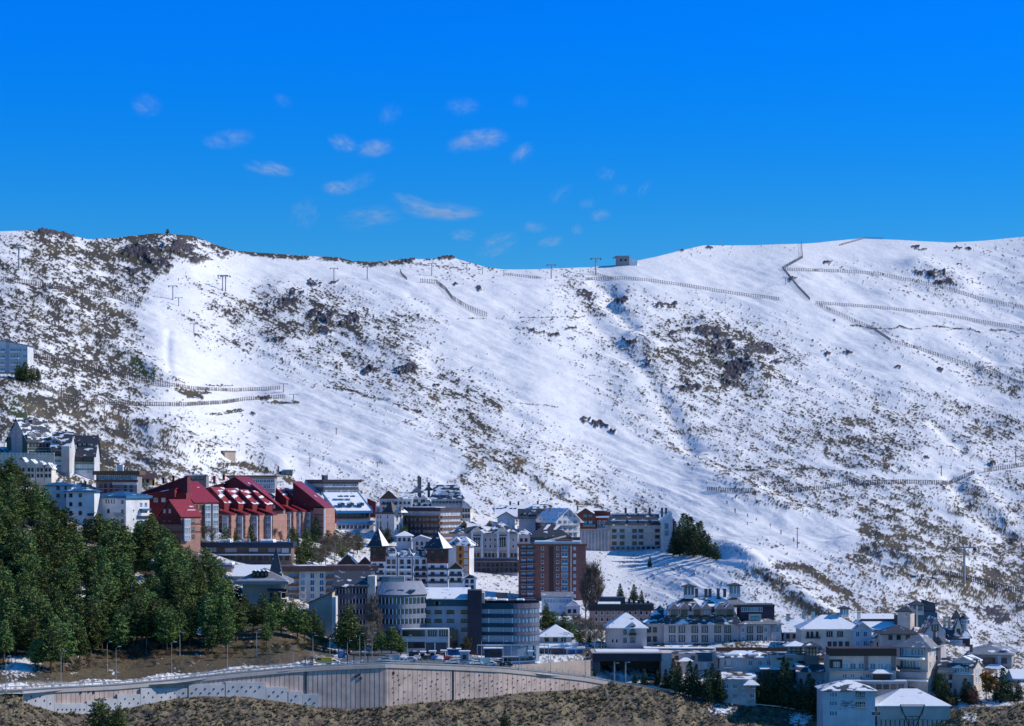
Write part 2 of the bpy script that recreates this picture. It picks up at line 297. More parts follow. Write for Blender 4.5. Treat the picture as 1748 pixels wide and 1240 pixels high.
def build_hill():
    near = np.concatenate([np.linspace(-700, -60, 60), np.arange(-50, 1800, 1.25), np.linspace(1810, 2500, 66)]); nx = len(near)
    px = near[None, :]; t = np.concatenate([np.linspace(0, .9985, 640)])[:, None]
    PX = np.broadcast_to(px, (len(t), nx)).copy(); wt_, rg = WTOP(px), RIDGE(px); PY = wt_+(rg-wt_)*t
    D = gD(PX, PY); X = (PX-CX)/F*D; Z = (HZ-PY)/F*D
    hill = sstep(.30, .42, (1000-PY)/1000+.30)*1.0; hill = sstep(930, 800, PY)
    hill = np.maximum(hill, sstep(1040, 1150, PX)*sstep(1060, 990, PY))
    edge = sstep(0, .06, 1-t)*.85+.15
    # large forms
    UF = PX*math.cos(R(30))+PY*math.sin(R(30))*1.6; VF = -PX*math.sin(R(30))+PY*math.cos(R(30))*1.6
    dz = 6*fbm(X/170, D/210, 4, 11)*hill*edge + (1.5*fbm(UF/150, VF/34, 3, 71)+.5*fbm(UF/50, VF/13, 3, 74))*hill*edge + 1.6*fbm(X/34, D/45, 3, 21)*(.25+.75*hill)*edge
    for pts, w, h in RELIEF:
        d = seg_dist(PX, PY, pts, 1.6); dz += h*np.exp(-(d/w)**2)*edge
    # the road is laid level along the head of the wall
    zr = (HZ-WTOP(PX))/F*DW(PX); cp = sstep(560, 600, PX)*sstep(1020, 1000, PX)*25; wr = np.where(PX < 1060, sstep(13+cp, 17+cp*1.4, D-DW(PX)), sstep(6, 9, D-DW(PX))*sstep(1060, 1100, PX)+sstep(13, 17, D-DW(PX))*(1-sstep(1060, 1100, PX)))
    Zs = np.where(PX < 1420, (zr-.25)*(1-wr)+(Z+dz)*wr, Z+dz*sstep(0, 8, WTOP(PX)-PY-4)); dz = Zs-Z
    GRID.update(px=near, t=t[:, 0], Z=Zs, D=D)
    PY = HZ-Zs/D*F
    # scrub cover
    wx = PX+16*fbm(PX/60, PY/40, 3, 5); wy = PY+9*fbm(PX/50, PY/34, 3, 6)
    dn = dens(wx, wy)*(1.12+.10*sstep(420, 200, PX)*sstep(950, 850, PY))+.035
    for pts, w, k in SCRUB:
        d = seg_dist(wx, wy, pts); dn = np.maximum(dn, k*np.exp(-(d/w)**2))
    cn = 9*perlin(PX/28, PY/15, 91)+5*perlin(PX/11, PY/7, 92)
    for pts, w, k in CLEAR:
        d = seg_dist(PX+.4*(wx-PX), PY+.4*(wy-PY), pts)+cn; dn = dn*(1-.93*k*sstep(w*1.15, w*.55, d))
    for pts, w, k in SCRUB2:
        d = seg_dist(PX+.25*(wx-PX), PY+.25*(wy-PY), pts); dn = np.maximum(dn, k*np.exp(-(d/w)**2))
    for cx, cy, rx, ry in ((140,1010,14,14),(150,945,14,10),(48,918,26,9),(232,990,14,9),(40,1136,30,16),(262,958,8,8),(340,1075,10,8)): dn = dn*(1-np.exp(-((PX-cx)/rx)**2-((PY-cy)/ry)**2))
    rk = np.zeros_like(dn)
    for cx, cy, rx, ry in ROCKS:
        d = np.hypot((wx-cx)/rx, (wy-cy)/ry); rk = np.maximum(rk, sstep(1.25, .4, d))
    # streaks run down to the right, as wind and water leave them
    ang = R(26)+R(12)*sstep(500, 0, PX)-R(14)*np.exp(-((PX-650)/260)**2); ca, sa = np.cos(ang), np.sin(ang)
        # ang varies slowly; keep the coordinates continuous
    U2 = PX*math.cos(R(24))+PY*math.sin(R(24)); V2 = -PX*math.sin(R(24))+PY*math.cos(R(24))
    pass
    n1 = perlin(U2/5.4, V2/2.1, 1)*1.3+perlin(U2/12, V2/4.0, 2)*.95+perlin(PX/3.1, PY/1.9, 3)*.9
    n2 = perlin(PX/11, PY/6, 8)*1.0+perlin(PX/5, PY/3, 9)*.9+perlin(PX/26, PY/14, 10)*.8
    big = fbm(U2/46, V2/20, 3, 12)
    dn = np.where(dn < .5, dn*(.45+1.1*dn), dn)
    lines = np.exp(-(perlin(UF/120, VF/15, 81)/.035)**2)*sstep(-.1, .5, perlin(UF/70, VF/40, 82)); mid = fbm(U2/22, V2/9, 2, 83)
    dn0 = dn
    dn = np.clip(dn*(1+1.15*big+.9*mid)+.30*lines*np.clip(dn*5, .0, 1)+.10*big*(dn > .02), 0, 1.1)
    thr = .98-1.62*dn**.80
    scrub = sstep(thr-.03, thr+.10, n1)*sstep(.012, .06, dn)
    rock = sstep(.95-1.35*rk, 1.08-1.35*rk, n2)*sstep(.05, .2, rk)
    soft = np.clip(dn*1.0-.22, 0, .45)*sstep(-1.0, .8, perlin(PX/2.2, PY/1.6, 85)+.6*mid); scrub = np.maximum(scrub, soft)
    forest = sstep(395, 350, PX+.5*(PY-1000)*0+20*fbm(PX/40, PY/40, 2, 31))*sstep(850, 930, PY)
    forest = np.maximum(forest, sstep(590, 520, PX)*sstep(1035, 1060, PY)*sstep(5, 9, PY-(0*PX)))
    gp = np.zeros_like(dn)
    for cx, cy, rx, ry in ((140,1010,16,16),(150,945,16,12),(48,918,28,10),(232,990,16,10),(38,1138,32,18),(262,958,9,9),(340,1075,12,9)): gp = np.maximum(gp, np.exp(-((PX-cx)/rx)**2-((PY-cy)/ry)**2))
    scrub = np.maximum(scrub, forest*sstep(-1.3+2.3*gp, -.95+2.3*gp, n1+n2*.4+.8*big))
    # the ground of the village: trodden snow, earth
    H = dz+scrub*(.12+.30*np.clip(n1, 0, 1.5))*(.4+.6*hill)+rock*(.7+1.2*np.clip(n2, 0, 1.5))*np.where(PY > 900, .35, 1.)
    flat = np.where(PX < 1420, wr, 1.)
    bare = np.where(PX < 1420, 1-wr, 0.); scrub = scrub*(1-bare*.6)
    Z = Z+dz+(H-dz)*flat
    # beyond the crest
    back = []
    lx, ly, lz = X[-1], D[-1], Z[-1]
    for i, (ad, az) in enumerate([(3,.1),(10,-.6),(30,-4),(90,-18),(250,-60),(600,-160)]):
        s_ = (ly+ad)/ly; back.append((lx*s_, ly+ad, lz+az))
    X = np.vstack([X]+[b_[0] for b_ in back]); Y = np.vstack([D]+[b_[1] for b_ in back]); Z = np.vstack([Z]+[b_[2] for b_ in back])
    nb = len(back); pad = lambda a: np.vstack([a]+[a[-1:]]*nb)
    scrub, rock = pad(scrub), pad(rock); PXp, PYp = pad(PX), pad(PY)
    green = sstep(.2, .8, np.exp(-(seg_dist(PXp, PYp, [(222,615),(262,640)])/15)**2)+.8*np.exp(-(seg_dist(PXp, PYp, [(20,680),(40,720)])/16)**2))
    tone = np.clip(.42+.22*sstep(880, 940, PYp)*sstep(1050, 1200, PXp)+.8*fbm(PXp/40, PYp/26, 3, 41)+.22*sstep(600, 760, PYp)+.30*sstep(1050, 1090, PYp)*sstep(590, 540, PXp)+.5*sstep(900, 1000, PYp)*perlin(PXp/7, PYp/4, 43), 0, 1)
    ny = X.shape[0]; co = np.stack([X, Y, Z], -1).reshape(-1, 3).astype(np.float32)
    idx = np.arange(nx*ny).reshape(ny, nx); q = np.stack([idx[:-1, :-1], idx[:-1, 1:], idx[1:, 1:], idx[1:, :-1]], -1).reshape(-1, 4)
    me = bpy.data.meshes.new('hillside'); me.vertices.add(len(co)); me.vertices.foreach_set('co', co.ravel())
    me.loops.add(q.size); me.loops.foreach_set('vertex_index', q.ravel().astype(np.int32))
    me.polygons.add(len(q)); me.polygons.foreach_set('loop_start', (np.arange(len(q))*4).astype(np.int32)); me.polygons.foreach_set('loop_total', np.full(len(q), 4, np.int32))
    me.polygons.foreach_set('use_smooth', np.ones(len(q), bool)); me.update(calc_edges=True)
    at = me.color_attributes.new('cover', 'FLOAT_COLOR', 'POINT')
    at.data.foreach_set('color', np.stack([scrub, rock, tone, green], -1).reshape(-1).astype(np.float32))
    m, nt, b = newmat('snowy_ground')
    a = nt.nodes.new('ShaderNodeAttribute'); a.attribute_name = 'cover'; sp = nt.nodes.new('ShaderNodeSeparateColor'); nt.links.new(a.outputs['Color'], sp.inputs[0])
    sn = ramp(nt, nz(nt, .12, 6), [(.3, (.70, .715, .75)), (.7, (.79, .80, .815))])
    sb = ramp(nt, sp.outputs[2], [(.1, (.056, .048, .044)), (.5, (.066, .056, .040)), (.85, (.12, .098, .058)), (1., (.15, .11, .06))])
    sb = mixc(nt, ramp(nt, nz(nt, .9, 4), [(.35, (0, 0, 0)), (.7, (.7, .7, .7))]), sb, (.045, .042, .034))
    sb = mixc(nt, a.outputs['Alpha'], sb, (.045, .062, .022))
    rc = ramp(nt, nz(nt, .5, 5), [(.3, (.032, .029, .038)), (.75, (.10, .085, .095))])
    c = mixc(nt, sp.outputs[0], sn, sb); c = mixc(nt, sp.outputs[1], c, rc)
    nt.links.new(c, b.inputs['Base Color']); b.inputs['Roughness'].default_value = .75; b.inputs['Specular IOR Level'].default_value = .25
    bump(nt, b, nz(nt, .35, 6), .55, .8)
    me.materials.append(m)
    o = obj('hillside', me); tag(o, kind='structure'); return o
build_hill()
def ground(px, py):
    """the point of the built ground seen at photo position (px, py)"""
    t = (WTOP(px)-py)/(WTOP(px)-RIDGE(px)); n = len(GRID['t'])
    i = np.searchsorted(GRID['px'], px)-1; u = (px-GRID['px'][i])/(GRID['px'][i+1]-GRID['px'][i])
    for _ in range(12):
        v = min(max(t/GRID['t'][-1]*(n-1), 0), n-1.001); j = int(v); v -= j
        f = lambda A: (A[j, i]*(1-u)+A[j, i+1]*u)*(1-v)+(A[j+1, i]*(1-u)+A[j+1, i+1]*u)*v
        D, Z = f(GRID['D']), f(GRID['Z']); pr = HZ-Z/D*F; t += (pr-py)/(WTOP(px)-RIDGE(px))*.8
    return Vector(((px-CX)/F*D, D, Z))
# ------------------------------------------------------------------ materials of the village
plaster('white_wall', (.74, .76, .80)); plaster('grey_white_wall', (.62, .64, .68)); plaster('cream_wall', (.74, .66, .56)); plaster('beige_wall', (.58, .51, .46))
plaster('pink_beige_wall', (.64, .53, .50)); plaster('tan_wall', (.52, .42, .34)); plaster('pink_wall', (.52, .31, .26)); plaster('mauve_wall', (.46, .41, .43)); plaster('brown_wall', (.20, .14, .11))
plaster('orange_wall', (.50, .19, .07)); plaster('yellow_wall', (.72, .56, .32)); plaster('green_panel', (.10, .33, .22)); plaster('dark_green_panel', (.03, .10, .075)); plaster('blue_grey_wall', (.42, .46, .54)); plaster('grey_wall', (.27, .28, .31))
plaster('dark_grey_wall', (.10, .10, .12)); plaster('concrete', (.42, .40, .38)); plaster('stone_wall', (.22, .20, .19)); plaster('red_wall', (.20, .02, .026)); plaster('dark_red_wall', (.13, .02, .03)); plaster('blue_panel', (.02, .16, .36))
plaster('plum_panel', (.055, .045, .065)); plaster('teal_panel', (.03, .11, .16))
brickm('salmon_brick', (.42, .225, .18), (.31, .19, .15)); brickm('red_brick', (.25, .10, .085), (.22, .13, .11)); brickm('sunlit_brick', (.52, .20, .08), (.4, .16, .08))
plainm('dark_wood', (.045, .028, .022), .7); plainm('red_wood', (.13, .028, .022), .7); plainm('brown_wood', (.13, .065, .035), .7); plainm('orange_wood', (.46, .19, .04), .6); plainm('navy_metal', (.02, .035, .07), .45); plainm('blue_metal', (.02, .17, .42), .4)
plainm('black_metal', (.02, .022, .026), .5); plainm('grey_metal', (.32, .33, .35), .45, .3); plainm('white_paint', (.78, .79, .80), .5); plainm('red_metal', (.36, .025, .03), .42); plainm('rail_metal', (.42, .44, .46), .4, .6)
plainm('slate', (.055, .06, .075), .55); plainm('beige_stone_trim', (.52, .46, .40), .7)
glassm('glass', (.02, .028, .04), (.16, .19, .22)); glassm('dark_glass', (.012, .016, .024), (.05, .06, .08)); glassm('blue_glass', (.03, .09, .17), (.16, .26, .36)); glassm('pale_glass', (.20, .27, .36), (.45, .50, .55), .25); glassm('teal_glass', (.02, .14, .17), (.08, .30, .33))
snowroof('snow_roof', (.10, .11, .13), .93); snowroof('snowy_slate', (.05, .06, .08), .62); snowroof('patchy_slate', (.045, .055, .075), .42); snowroof('bare_slate', (.045, .05, .065), .16)
snowroof('red_sheet_roof', (.27, .022, .038), .02, .45, .3, ribs=.32); snowroof('dark_red_sheet_roof', (.23, .019, .034), .02, .45, .3, ribs=.32); snowroof('red_snow_roof', (.27, .022, .038), .40, .5, .22)
snowroof('blue_sheet_roof', (.02, .10, .22), .12, .45, .3, ribs=.3); snowroof('grey_sheet_roof', (.20, .21, .24), .22); snowroof('brown_roof', (.10, .055, .05), .10); snowroof('white_flat', (.3, .3, .32), .80)

plaster('mauve_dark_wall', (.17, .15, .18)); plaster('slate_blue_wall', (.20, .225, .30)); plaster('violet_panel', (.13, .13, .19)); plaster('deep_teal_panel', (.012, .06, .095)); plaster('peach_wall', (.70, .55, .43)); plainm('zinc', (.26, .28, .34), .5)
WINMESH = {}
def winmesh(w, h, style, glass):
    k = (round(w*2)/2 if w > 3 else round(w, 1), round(h, 1), style, glass)
    if k in WINMESH: return WINMESH[k]
    w, h = k[0], k[1]; b = MB(); fr = .09 if style != 'band' else .06
    d = .10
    b.box(-w/2+fr*.6, w/2-fr*.6, -.05, .02, fr*.6, h-fr*.6, 1)          # pane, set back in its frame
    b.box(-w/2, w/2, -d, .03, 0, fr); b.box(-w/2, w/2, -d, .03, h-fr, h); b.box(-w/2, -w/2+fr, -d, .03, fr, h-fr); b.box(w/2-fr, w/2, -d, .03, fr, h-fr)
    n = {'one': 1, 'two': 2, 'three': 3, 'door': 2, 'band': max(2, int(w/1.3)), 'four': 4, 'bay': 3}[style]
    for i in range(1, n):
        x = -w/2+w*i/n; b.box(x-.05, x+.05, -d*.9, .02, fr, h-fr, 2 if style in ('four', 'three') else 0)
    if style in ('door', 'bay'): b.box(-w/2+fr, w/2-fr, -d*.9, .02, h*.34, h*.34+.07)
    b.box(-w/2-.08, w/2+.08, -.2, .03, -.09, 0) if style in ('one', 'two', 'three', 'four') else None
    me = bpy.data.meshes.new('window'); me.from_pydata(b.v, [], b.f); 
    fm = {'one': 'white_paint', 'band': 'grey_metal', 'bay': 'white_paint'}.get(style, 'dark_wood')
    if glass in ('pale_glass', 'blue_glass'): fm = 'white_paint'
    me.materials.append(MATS[fm]); me.materials.append(MATS[glass]); me.materials.append(MATS['white_paint']); me.polygons.foreach_set('material_index', b.m); me.update()
    WINMESH[k] = me; return me

class Bld:
    """one building: local x runs along the front, y into the hill, z up; px/py lines of the photo are turned into metres at its distance"""
    def __init__(s, name, label, cat, px0, px1, top, base, px2=None, th=None, depth=12, D=None, group=None, found=5, wall='cream_wall', body=True):
        if D is None: D = float(gD((px0+px1)/2, base))
        s.D = D; s.s = D/F; s.base = base; s.px0 = px0; s.px1 = px1; s.found = found
        left = px2 is not None and px2 < px0
        if th is None: th = 28 if px2 is not None else 0
        s.th = th = R(th)*(-1 if left else 1)
        if left or th < 0:
            a = -th; k0, k1 = (px0-CX)/F, (px1-CX)/F; O = Vector((k0*D, D)); X = Vector((math.cos(a), math.sin(a))); Y = Vector((-math.sin(a), math.cos(a)))
            w = (k1*D-O.x)/(X.x-k1*X.y)
            if px2 is not None: k2 = (px2-CX)/F; depth = (O.x-k2*D)/(math.sin(a)+k2*math.cos(a))
        else:
            k0, k1 = (px0-CX)/F, (px1-CX)/F; C1 = Vector((k1*D, D)); X = Vector((math.cos(th), -math.sin(th))); Y = Vector((math.sin(th), math.cos(th)))
            w = (C1.x-k0*D)/(X.x-k0*X.y*1.0) if True else 0
            w = (C1.x-k0*D)/(math.cos(th)+k0*math.sin(th)); O = C1-X*w
            if px2 is not None: k2 = (px2-CX)/F; depth = (D*k2-C1.x)/(math.sin(th)-k2*math.cos(th))
        s.w, s.d, s.O, s.X, s.Y = w, depth, O, X, Y; s.h = (base-top)*s.s; s.wall = wall
        z = (HZ-base)/F*D; s.z0 = z
        s.root = empty(name, (O.x, O.y, z), -s.th, label, cat, group)
        if body: s.body = s.box('wall', 0, s.w, 0, s.d, -found, s.h, wall)
    def fx(s, px, y=0.0):
        k = (px-CX)/F; O = s.O+s.Y*y; return (k*O.y-O.x)/(s.X.x-k*s.X.y)
    def sy(s, px, right=True):
        k = (px-CX)/F; O = s.O+(s.X*s.w if right else Vector((0, 0))); return (k*O.y-O.x)/(s.Y.x-k*s.Y.y)
    def fz(s, py): return (s.base-py)*s.s
    def part(s, mb, name, mat, parent=None): return mb.build(name, mat, parent or s.root)
    def box(s, name, x0, x1, y0, y1, z0, z1, mat, parent=None): return s.part(MB().box(x0, x1, y0, y1, z0, z1), name, mat, parent)
    def pbox(s, name, pa, pb, top, bot, y0, y1, mat, parent=None):
        """box given by photo lines pa..pb x top..bot"""
        return s.box(name, s.fx(pa, y0), s.fx(pb, y0), y0, y1, s.fz(bot), s.fz(top), mat, parent)
    def roof(s, kind, h, ov=.6, mat='snowy_slate', box=None, wall=None, thick=.28, name='roof', gab=True, snowcap=None, split=None, parent=None):
        """kind gx/gy gables, hip, pyr, mono (rising to the back), monox (rising to +x), monol (rising to -x), flat, mans"""
        x0, x1, y0, y1, z = box or (0, s.w, 0, s.d, s.h)
        wall = wall or s.wall; b = MB(); g = MB(); e = ov; t = thick; ym = (y0+y1)/2; xm = (x0+x1)/2 if split is None else x0+(x1-x0)*split
        if kind == 'flat':
            b.box(x0-e, x1+e, y0-e, y1+e, z, z+h)
        elif kind == 'gx':
            k = h/(ym-y0); 
            b.slabquad((x0-e, y0-e, z-k*e+t), (x1+e, y0-e, z-k*e+t), (x1+e, ym, z+h+t), (x0-e, ym, z+h+t), t); b.slabquad((x1+e, y1+e, z-k*e+t), (x0-e, y1+e, z-k*e+t), (x0-e, ym, z+h+t), (x1+e, ym, z+h+t), t)
            for x, o in ((x0, -1), (x1, 1)): g.add([(x, y0, z), (x, y1, z), (x, ym, z+h), (x-o*.4, y0, z), (x-o*.4, y1, z), (x-o*.4, ym, z+h)], [(0,1,2),(5,4,3),(0,3,4,1),(1,4,5,2),(2,5,3,0)])
        elif kind == 'gy':
            kl = h/(xm-x0) if xm > x0 else 0; kr = h/(x1-xm) if x1 > xm else 0
            if xm > x0: b.slabquad((x0-e, y1+e, z-kl*e+t), (x0-e, y0-e, z-kl*e+t), (xm, y0-e, z+h+t), (xm, y1+e, z+h+t), t)
            if x1 > xm: b.slabquad((x1+e, y0-e, z-kr*e+t), (x1+e, y1+e, z-kr*e+t), (xm, y1+e, z+h+t), (xm, y0-e, z+h+t), t)
            for y, o in ((y0, -1), (y1, 1)): g.add([(x0, y, z), (x1, y, z), (xm, y, z+h), (x0, y-o*.4, z), (x1, y-o*.4, z), (xm, y-o*.4, z+h)], [(0,1,2),(5,4,3),(0,3,4,1),(1,4,5,2),(2,5,3,0)])
        elif kind in ('hip', 'pyr', 'mans'):
            X0, X1, Y0, Y1 = x0-e, x1+e, y0-e, y1+e
            if kind == 'pyr': A = Bp = (xm, ym)
            elif kind == 'mans': A = None
            else:
                r_ = min(X1-X0, Y1-Y0)/2*.96
                A, Bp = ((X0+r_, ym), (X1-r_, ym)) if X1-X0 >= Y1-Y0 else ((xm, Y0+r_), (xm, Y1-r_))
            if A is None:
                q = min(h*.55, (Y1-Y0)*.35, (X1-X0)*.3)
                lo = [(X0, Y0), (X1, Y0), (X1, Y1), (X0, Y1)]; up = [(X0+q, Y0+q), (X1-q, Y0+q), (X1-q, Y1-q), (X0+q, Y1-q)]
                b.add([(x, y, z) for x, y in lo]+[(x, y, z+h) for x, y in up], [(3,2,1,0),(4,5,6,7)]+[(i, (i+1) % 4, (i+1) % 4+4, i+4) for i in range(4)])
            else:
                c = [(X0, Y0, z), (X1, Y0, z), (X1, Y1, z), (X0, Y1, z)]; a = (*A, z+h); bb = (*Bp, z+h)
                if X1-X0 >= Y1-Y0 or kind == 'pyr': b.add(c+[a, bb], [(3,2,1,0),(0,1,5,4),(1,2,5),(2,3,4,5),(3,0,4)] if kind != 'pyr' else [(3,2,1,0),(0,1,4),(1,2,4),(2,3,4),(3,0,4)])
                else: b.add(c+[a, bb], [(3,2,1,0),(0,1,4),(1,2,5,4),(2,3,5),(3,0,4,5)])
                b.box(X0+.05, X1-.05, Y0+.05, Y1-.05, z-.25, z-.002)
        elif kind == 'mono':
            k = h/(y1-y0); b.slabquad((x0-e, y0-e, z-k*e+t), (x1+e, y0-e, z-k*e+t), (x1+e, y1+e, z+h+k*e+t), (x0-e, y1+e, z+h+k*e+t), t)
            g.add([(x0, y0, z), (x0, y1, z), (x0, y1, z+h), (x1, y0, z), (x1, y1, z), (x1, y1, z+h)], [(0,2,1),(3,4,5),(1,2,5,4),(0,3,5,2)])
        elif kind in ('monox', 'monol'):
            zl, zr = (z, z+h) if kind == 'monox' else (z+h, z); k = (zr-zl)/(x1-x0)
            b.slabquad((x0-e, y0-e, zl-k*e+t), (x1+e, y0-e, zr+k*e+t), (x1+e, y1+e, zr+k*e+t), (x0-e, y1+e, zl-k*e+t), t)
            pts = [(x0, z), (x1, z), (x1, z+h)] if kind == 'monox' else [(x0, z), (x1, z), (x0, z+h)]
            g.add([(x, y0, q) for x, q in pts]+[(x, y1, q) for x, q in pts], [(0,1,2),(5,4,3),(0,3,4,1),(1,4,5,2),(2,5,3,0)])
        o = s.part(b, name, mat, parent)
        if g.v and gab:
            for i in ((0, 1) if kind in ('gx', 'gy') else (0,)):
                h_ = MB(); n = 6 if kind in ('gx', 'gy') else len(g.v); nf = 5 if n == 6 and kind in ('gx', 'gy') else len(g.f)
                h_.v = g.v[i*n:(i+1)*n]; h_.f = [tuple(q-i*n for q in f) for f in g.f[i*nf:(i+1)*nf]]; h_.m = [0]*len(h_.f); s.part(h_, 'gable', wall, parent)
        return o
    def win(s, face, xs, ys, w=1.3, h=1.3, style='two', glass='glass', y=0.0, x=None, name='window', parent=None):
        """windows on 'f'ront, 'r'ight or 'l'eft face; xs/ys are centre px / bottom py lists or (first, last, n)"""
        if isinstance(xs, tuple): xs = list(np.linspace(*xs))
        if isinstance(ys, tuple): ys = list(np.linspace(*ys))
        me = winmesh(w, h, style, glass)
        for py in ys:
            for px in xs:
                z = s.fz(py)
                if face == 'f': obj(name, me, parent or s.root, (s.fx(px, y), y, z))
                elif face == 'r': obj(name, me, parent or s.root, ((s.w if x is None else x), s.sy(px), z), R(90))
                else: obj(name, me, parent or s.root, ((0 if x is None else x), s.sy(px, False), z), R(-90))
    def balc(s, pa, pb, ys, depth=1.2, h=1.0, rail='dark_wood', slab='concrete', y=0.0, solid=True, face='f', name='balcony'):
        if isinstance(ys, tuple): ys = list(np.linspace(*ys))
        for py in ys:
            z = s.fz(py); b = MB()
            if face == 'f': x0, x1 = s.fx(pa, y), s.fx(pb, y); T = lambda u, v: (u, y-v)
            elif face == 'r': x0, x1 = s.sy(pa), s.sy(pb); T = lambda u, v: (s.w+v, u)
            else: x0, x1 = s.sy(pb, False), s.sy(pa, False); T = lambda u, v: (-v, u)
            def bx(u0, u1, v0, v1, z0, z1, mi):
                p, q = T(u0, v0), T(u1, v1); b.box(min(p[0], q[0]), max(p[0], q[0]), min(p[1], q[1]), max(p[1], q[1]), z0, z1, mi)
            bx(x0, x1, .01, depth, z-.18, z, 1)
            if solid: bx(x0, x1, depth-.1, depth-.003, z+.08, z+h, 0); bx(x0+.003, x0+.09, .01, depth-.1, z+.08, z+h, 0); bx(x1-.09, x1-.003, .01, depth-.1, z+.08, z+h, 0)
            else:
                bx(x0, x1, depth-.1, depth-.02, z+h-.09, z+h, 0); bx(x0, x1, depth-.1, depth-.02, z+.1, z+.17, 0); n = max(2, int((x1-x0)/.45))
                for i in range(n+1): u = x0+(x1-x0)*i/n; bx(u-.04, u+.04, depth-.09, depth-.03, z, z+h-.05, 0)
            b.build(name, [rail, slab], s.root)
    def band(s, pa, pb, top, bot, mat, y=0.0, out=.12, name='band', face='f'):
        if face == 'f': return s.box(name, s.fx(pa, y), s.fx(pb, y), y-out, y+.05, s.fz(bot), s.fz(top), mat)
        if face == 'r': return s.box(name, s.w-.05, s.w+out, s.sy(pa), s.sy(pb), s.fz(bot), s.fz(top), mat)
        return s.box(name, -out, .05, s.sy(pb, False), s.sy(pa, False), s.fz(bot), s.fz(top), mat)
    def chimney(s, px, top, bot, w=.9, y=None, mat='stone_wall', cap='black_metal', name='chimney'):
        y = s.d*.5 if y is None else y; x = s.fx(px, y); k = 1+y*0/ s.D
        c = s.box(name, x-w/2, x+w/2, y-w/2, y+w/2, s.fz(bot), s.fz(top), mat)
        s.box('chimney_cap', x-w/2-.12, x+w/2+.12, y-w/2-.12, y+w/2+.12, s.fz(top)+.003, s.fz(top)+.15, cap, c)
    def dormer(s, px, top, bot, w=2.2, y=.5, depth=2.5, wall='white_paint', roof='snow_roof', glass='glass', kind='gy', rh=.9, ww=None):
        x = s.fx(px, y); z0, z1 = s.fz(bot), s.fz(top)
        d = s.box('dormer', x-w/2, x+w/2, y, y+depth, z0, max(z1-rh, z0+.3), wall)
        s.roof(kind, rh, .22, roof, (x-w/2, x+w/2, y, y+depth, max(z1-rh, z0+.3)), wall, .16, 'dormer_roof', parent=d)
        ww = ww or w*.6; hh = max(.5, (z1-z0-rh)*.75)
        obj('window', winmesh(ww, hh, 'two', glass), d, (x, y, z0+.12))
    def block(s, pa, pb, top, bot, y0, y1, mat=None, name='wing', r=None):
        """a further block of the same building; returns its box for roof()"""
        x0, x1 = s.fx(pa, y0), s.fx(pb, y0); s.box(name, x0, x1, y0, y1, s.fz(bot), s.fz(top), mat or s.wall)
        return (x0, x1, y0, y1, s.fz(top))
    def snowpatch(s, pa, pb, py, y0, y1, t=.3, name='roof_snow'):
        x0, x1 = s.fx(pa, y0), s.fx(pb, y0); z = s.fz(py); b = MB(); n = 14; rr = random.Random(int(pa*7+py))
        pts = []
        for i in range(n):
            a = 2*math.pi*i/n; ca, sa = math.cos(a), math.sin(a); k = .5*(1/max(abs(ca), abs(sa)))*(.86+.12*rr.random())
            pts.append(((x0+x1)/2+(x1-x0)*k*ca*.98, (y0+y1)/2+(y1-y0)*k*sa*.98))
        cx, cy = (x0+x1)/2, (y0+y1)/2
        inner = [(cx+(x-cx)*.9, cy+(y-cy)*.9) for x, y in pts]
        vs = [(x, y, z) for x, y in pts]+[(x, y, z+t*.6) for x, y in pts]+[(x, y, z+t) for x, y in inner]
        b.add(vs, [tuple(range(2*n, 3*n))]+[(i, (i+1) % n, (i+1) % n+n, i+n) for i in range(n)]+[(i+n, (i+1) % n+n, (i+1) % n+2*n, i+2*n) for i in range(n)])
        return s.part(b, name, 'snow')
# ------------------------------------------------------------------ the village, left part
B = Bld
b = B('apartment_block', 'pale apartment block high at the left edge, dark roof edge falling to the right', 'apartment block', -60, 47, 590, 638, depth=14, wall='grey_white_wall')
b.roof('monol', 19*b.s, .7, 'blue_sheet_roof'); b.band(10, 15, 582, 636, 'blue_grey_wall', name='wall_strip')
b.win('f', [3, 7, 20, 25, 30, 35, 41, 45], (600, 634, 4), 1.1, 1.5, 'two', 'blue_glass'); b.balc(18, 32, (603, 636, 4), .9, .9, 'white_paint'); b.balc(-10, 9, (603, 636, 4), .9, .9, 'white_paint')
# green-framed alpine block and its neighbour
b = B('gabled_apartment_block', 'grey gabled block framed in dark green with big snowy dormered roof, far left', 'apartment block', 47, 90, 752, 792, px2=12, th=38, wall='mauve_wall')
b.roof('gx', 38*b.s, .7, 'patchy_slate'); b.win('l', [23, 33], [742, 758], 1.0, 1.5, 'one', 'dark_glass'); b.win('l', [30], [736], .8, .8, 'one', 'dark_glass')
b.box('gable_panel', -.14, -.02, -.1, b.d*.24, -3, b.h+2.4, 'dark_green_panel'); b.box('gable_panel', -.14, -.02, b.d*.8, b.d+.1, -3, b.h+1.6, 'dark_green_panel')
b.win('f', (52, 86, 7), [763, 776], 1.2, 1.5, 'two', 'dark_glass'); b.band(48, 89, 765, 768, 'dark_green_panel')
for x, t in ((56, 737), (66, 735), (76, 742)): b.dormer(x, t, t+11, 3.0, y=1.2, depth=5, wall='mauve_wall', roof='snowy_slate')
for x in (44, 56): b.chimney(x, 716, 735, 1.1, y=b.d*.4)
b = B('stepped_apartment_block', 'light grey block with green panels between the gabled block and the dark roof', 'apartment block', 87, 119, 766, 807, depth=13, wall='grey_white_wall')
b.roof('gx', 28*b.s, .5, 'patchy_slate'); b.block(105, 118.5, 762, 807, -1.3, 4, 'beige_wall', 'stair_tower'); b.win('f', (90, 102, 4), [776], 1.2, 1.6, 'two', 'dark_glass'); b.win('f', (90, 102, 4), [793, 803], 1.1, 1.5, 'two', 'pale_glass')
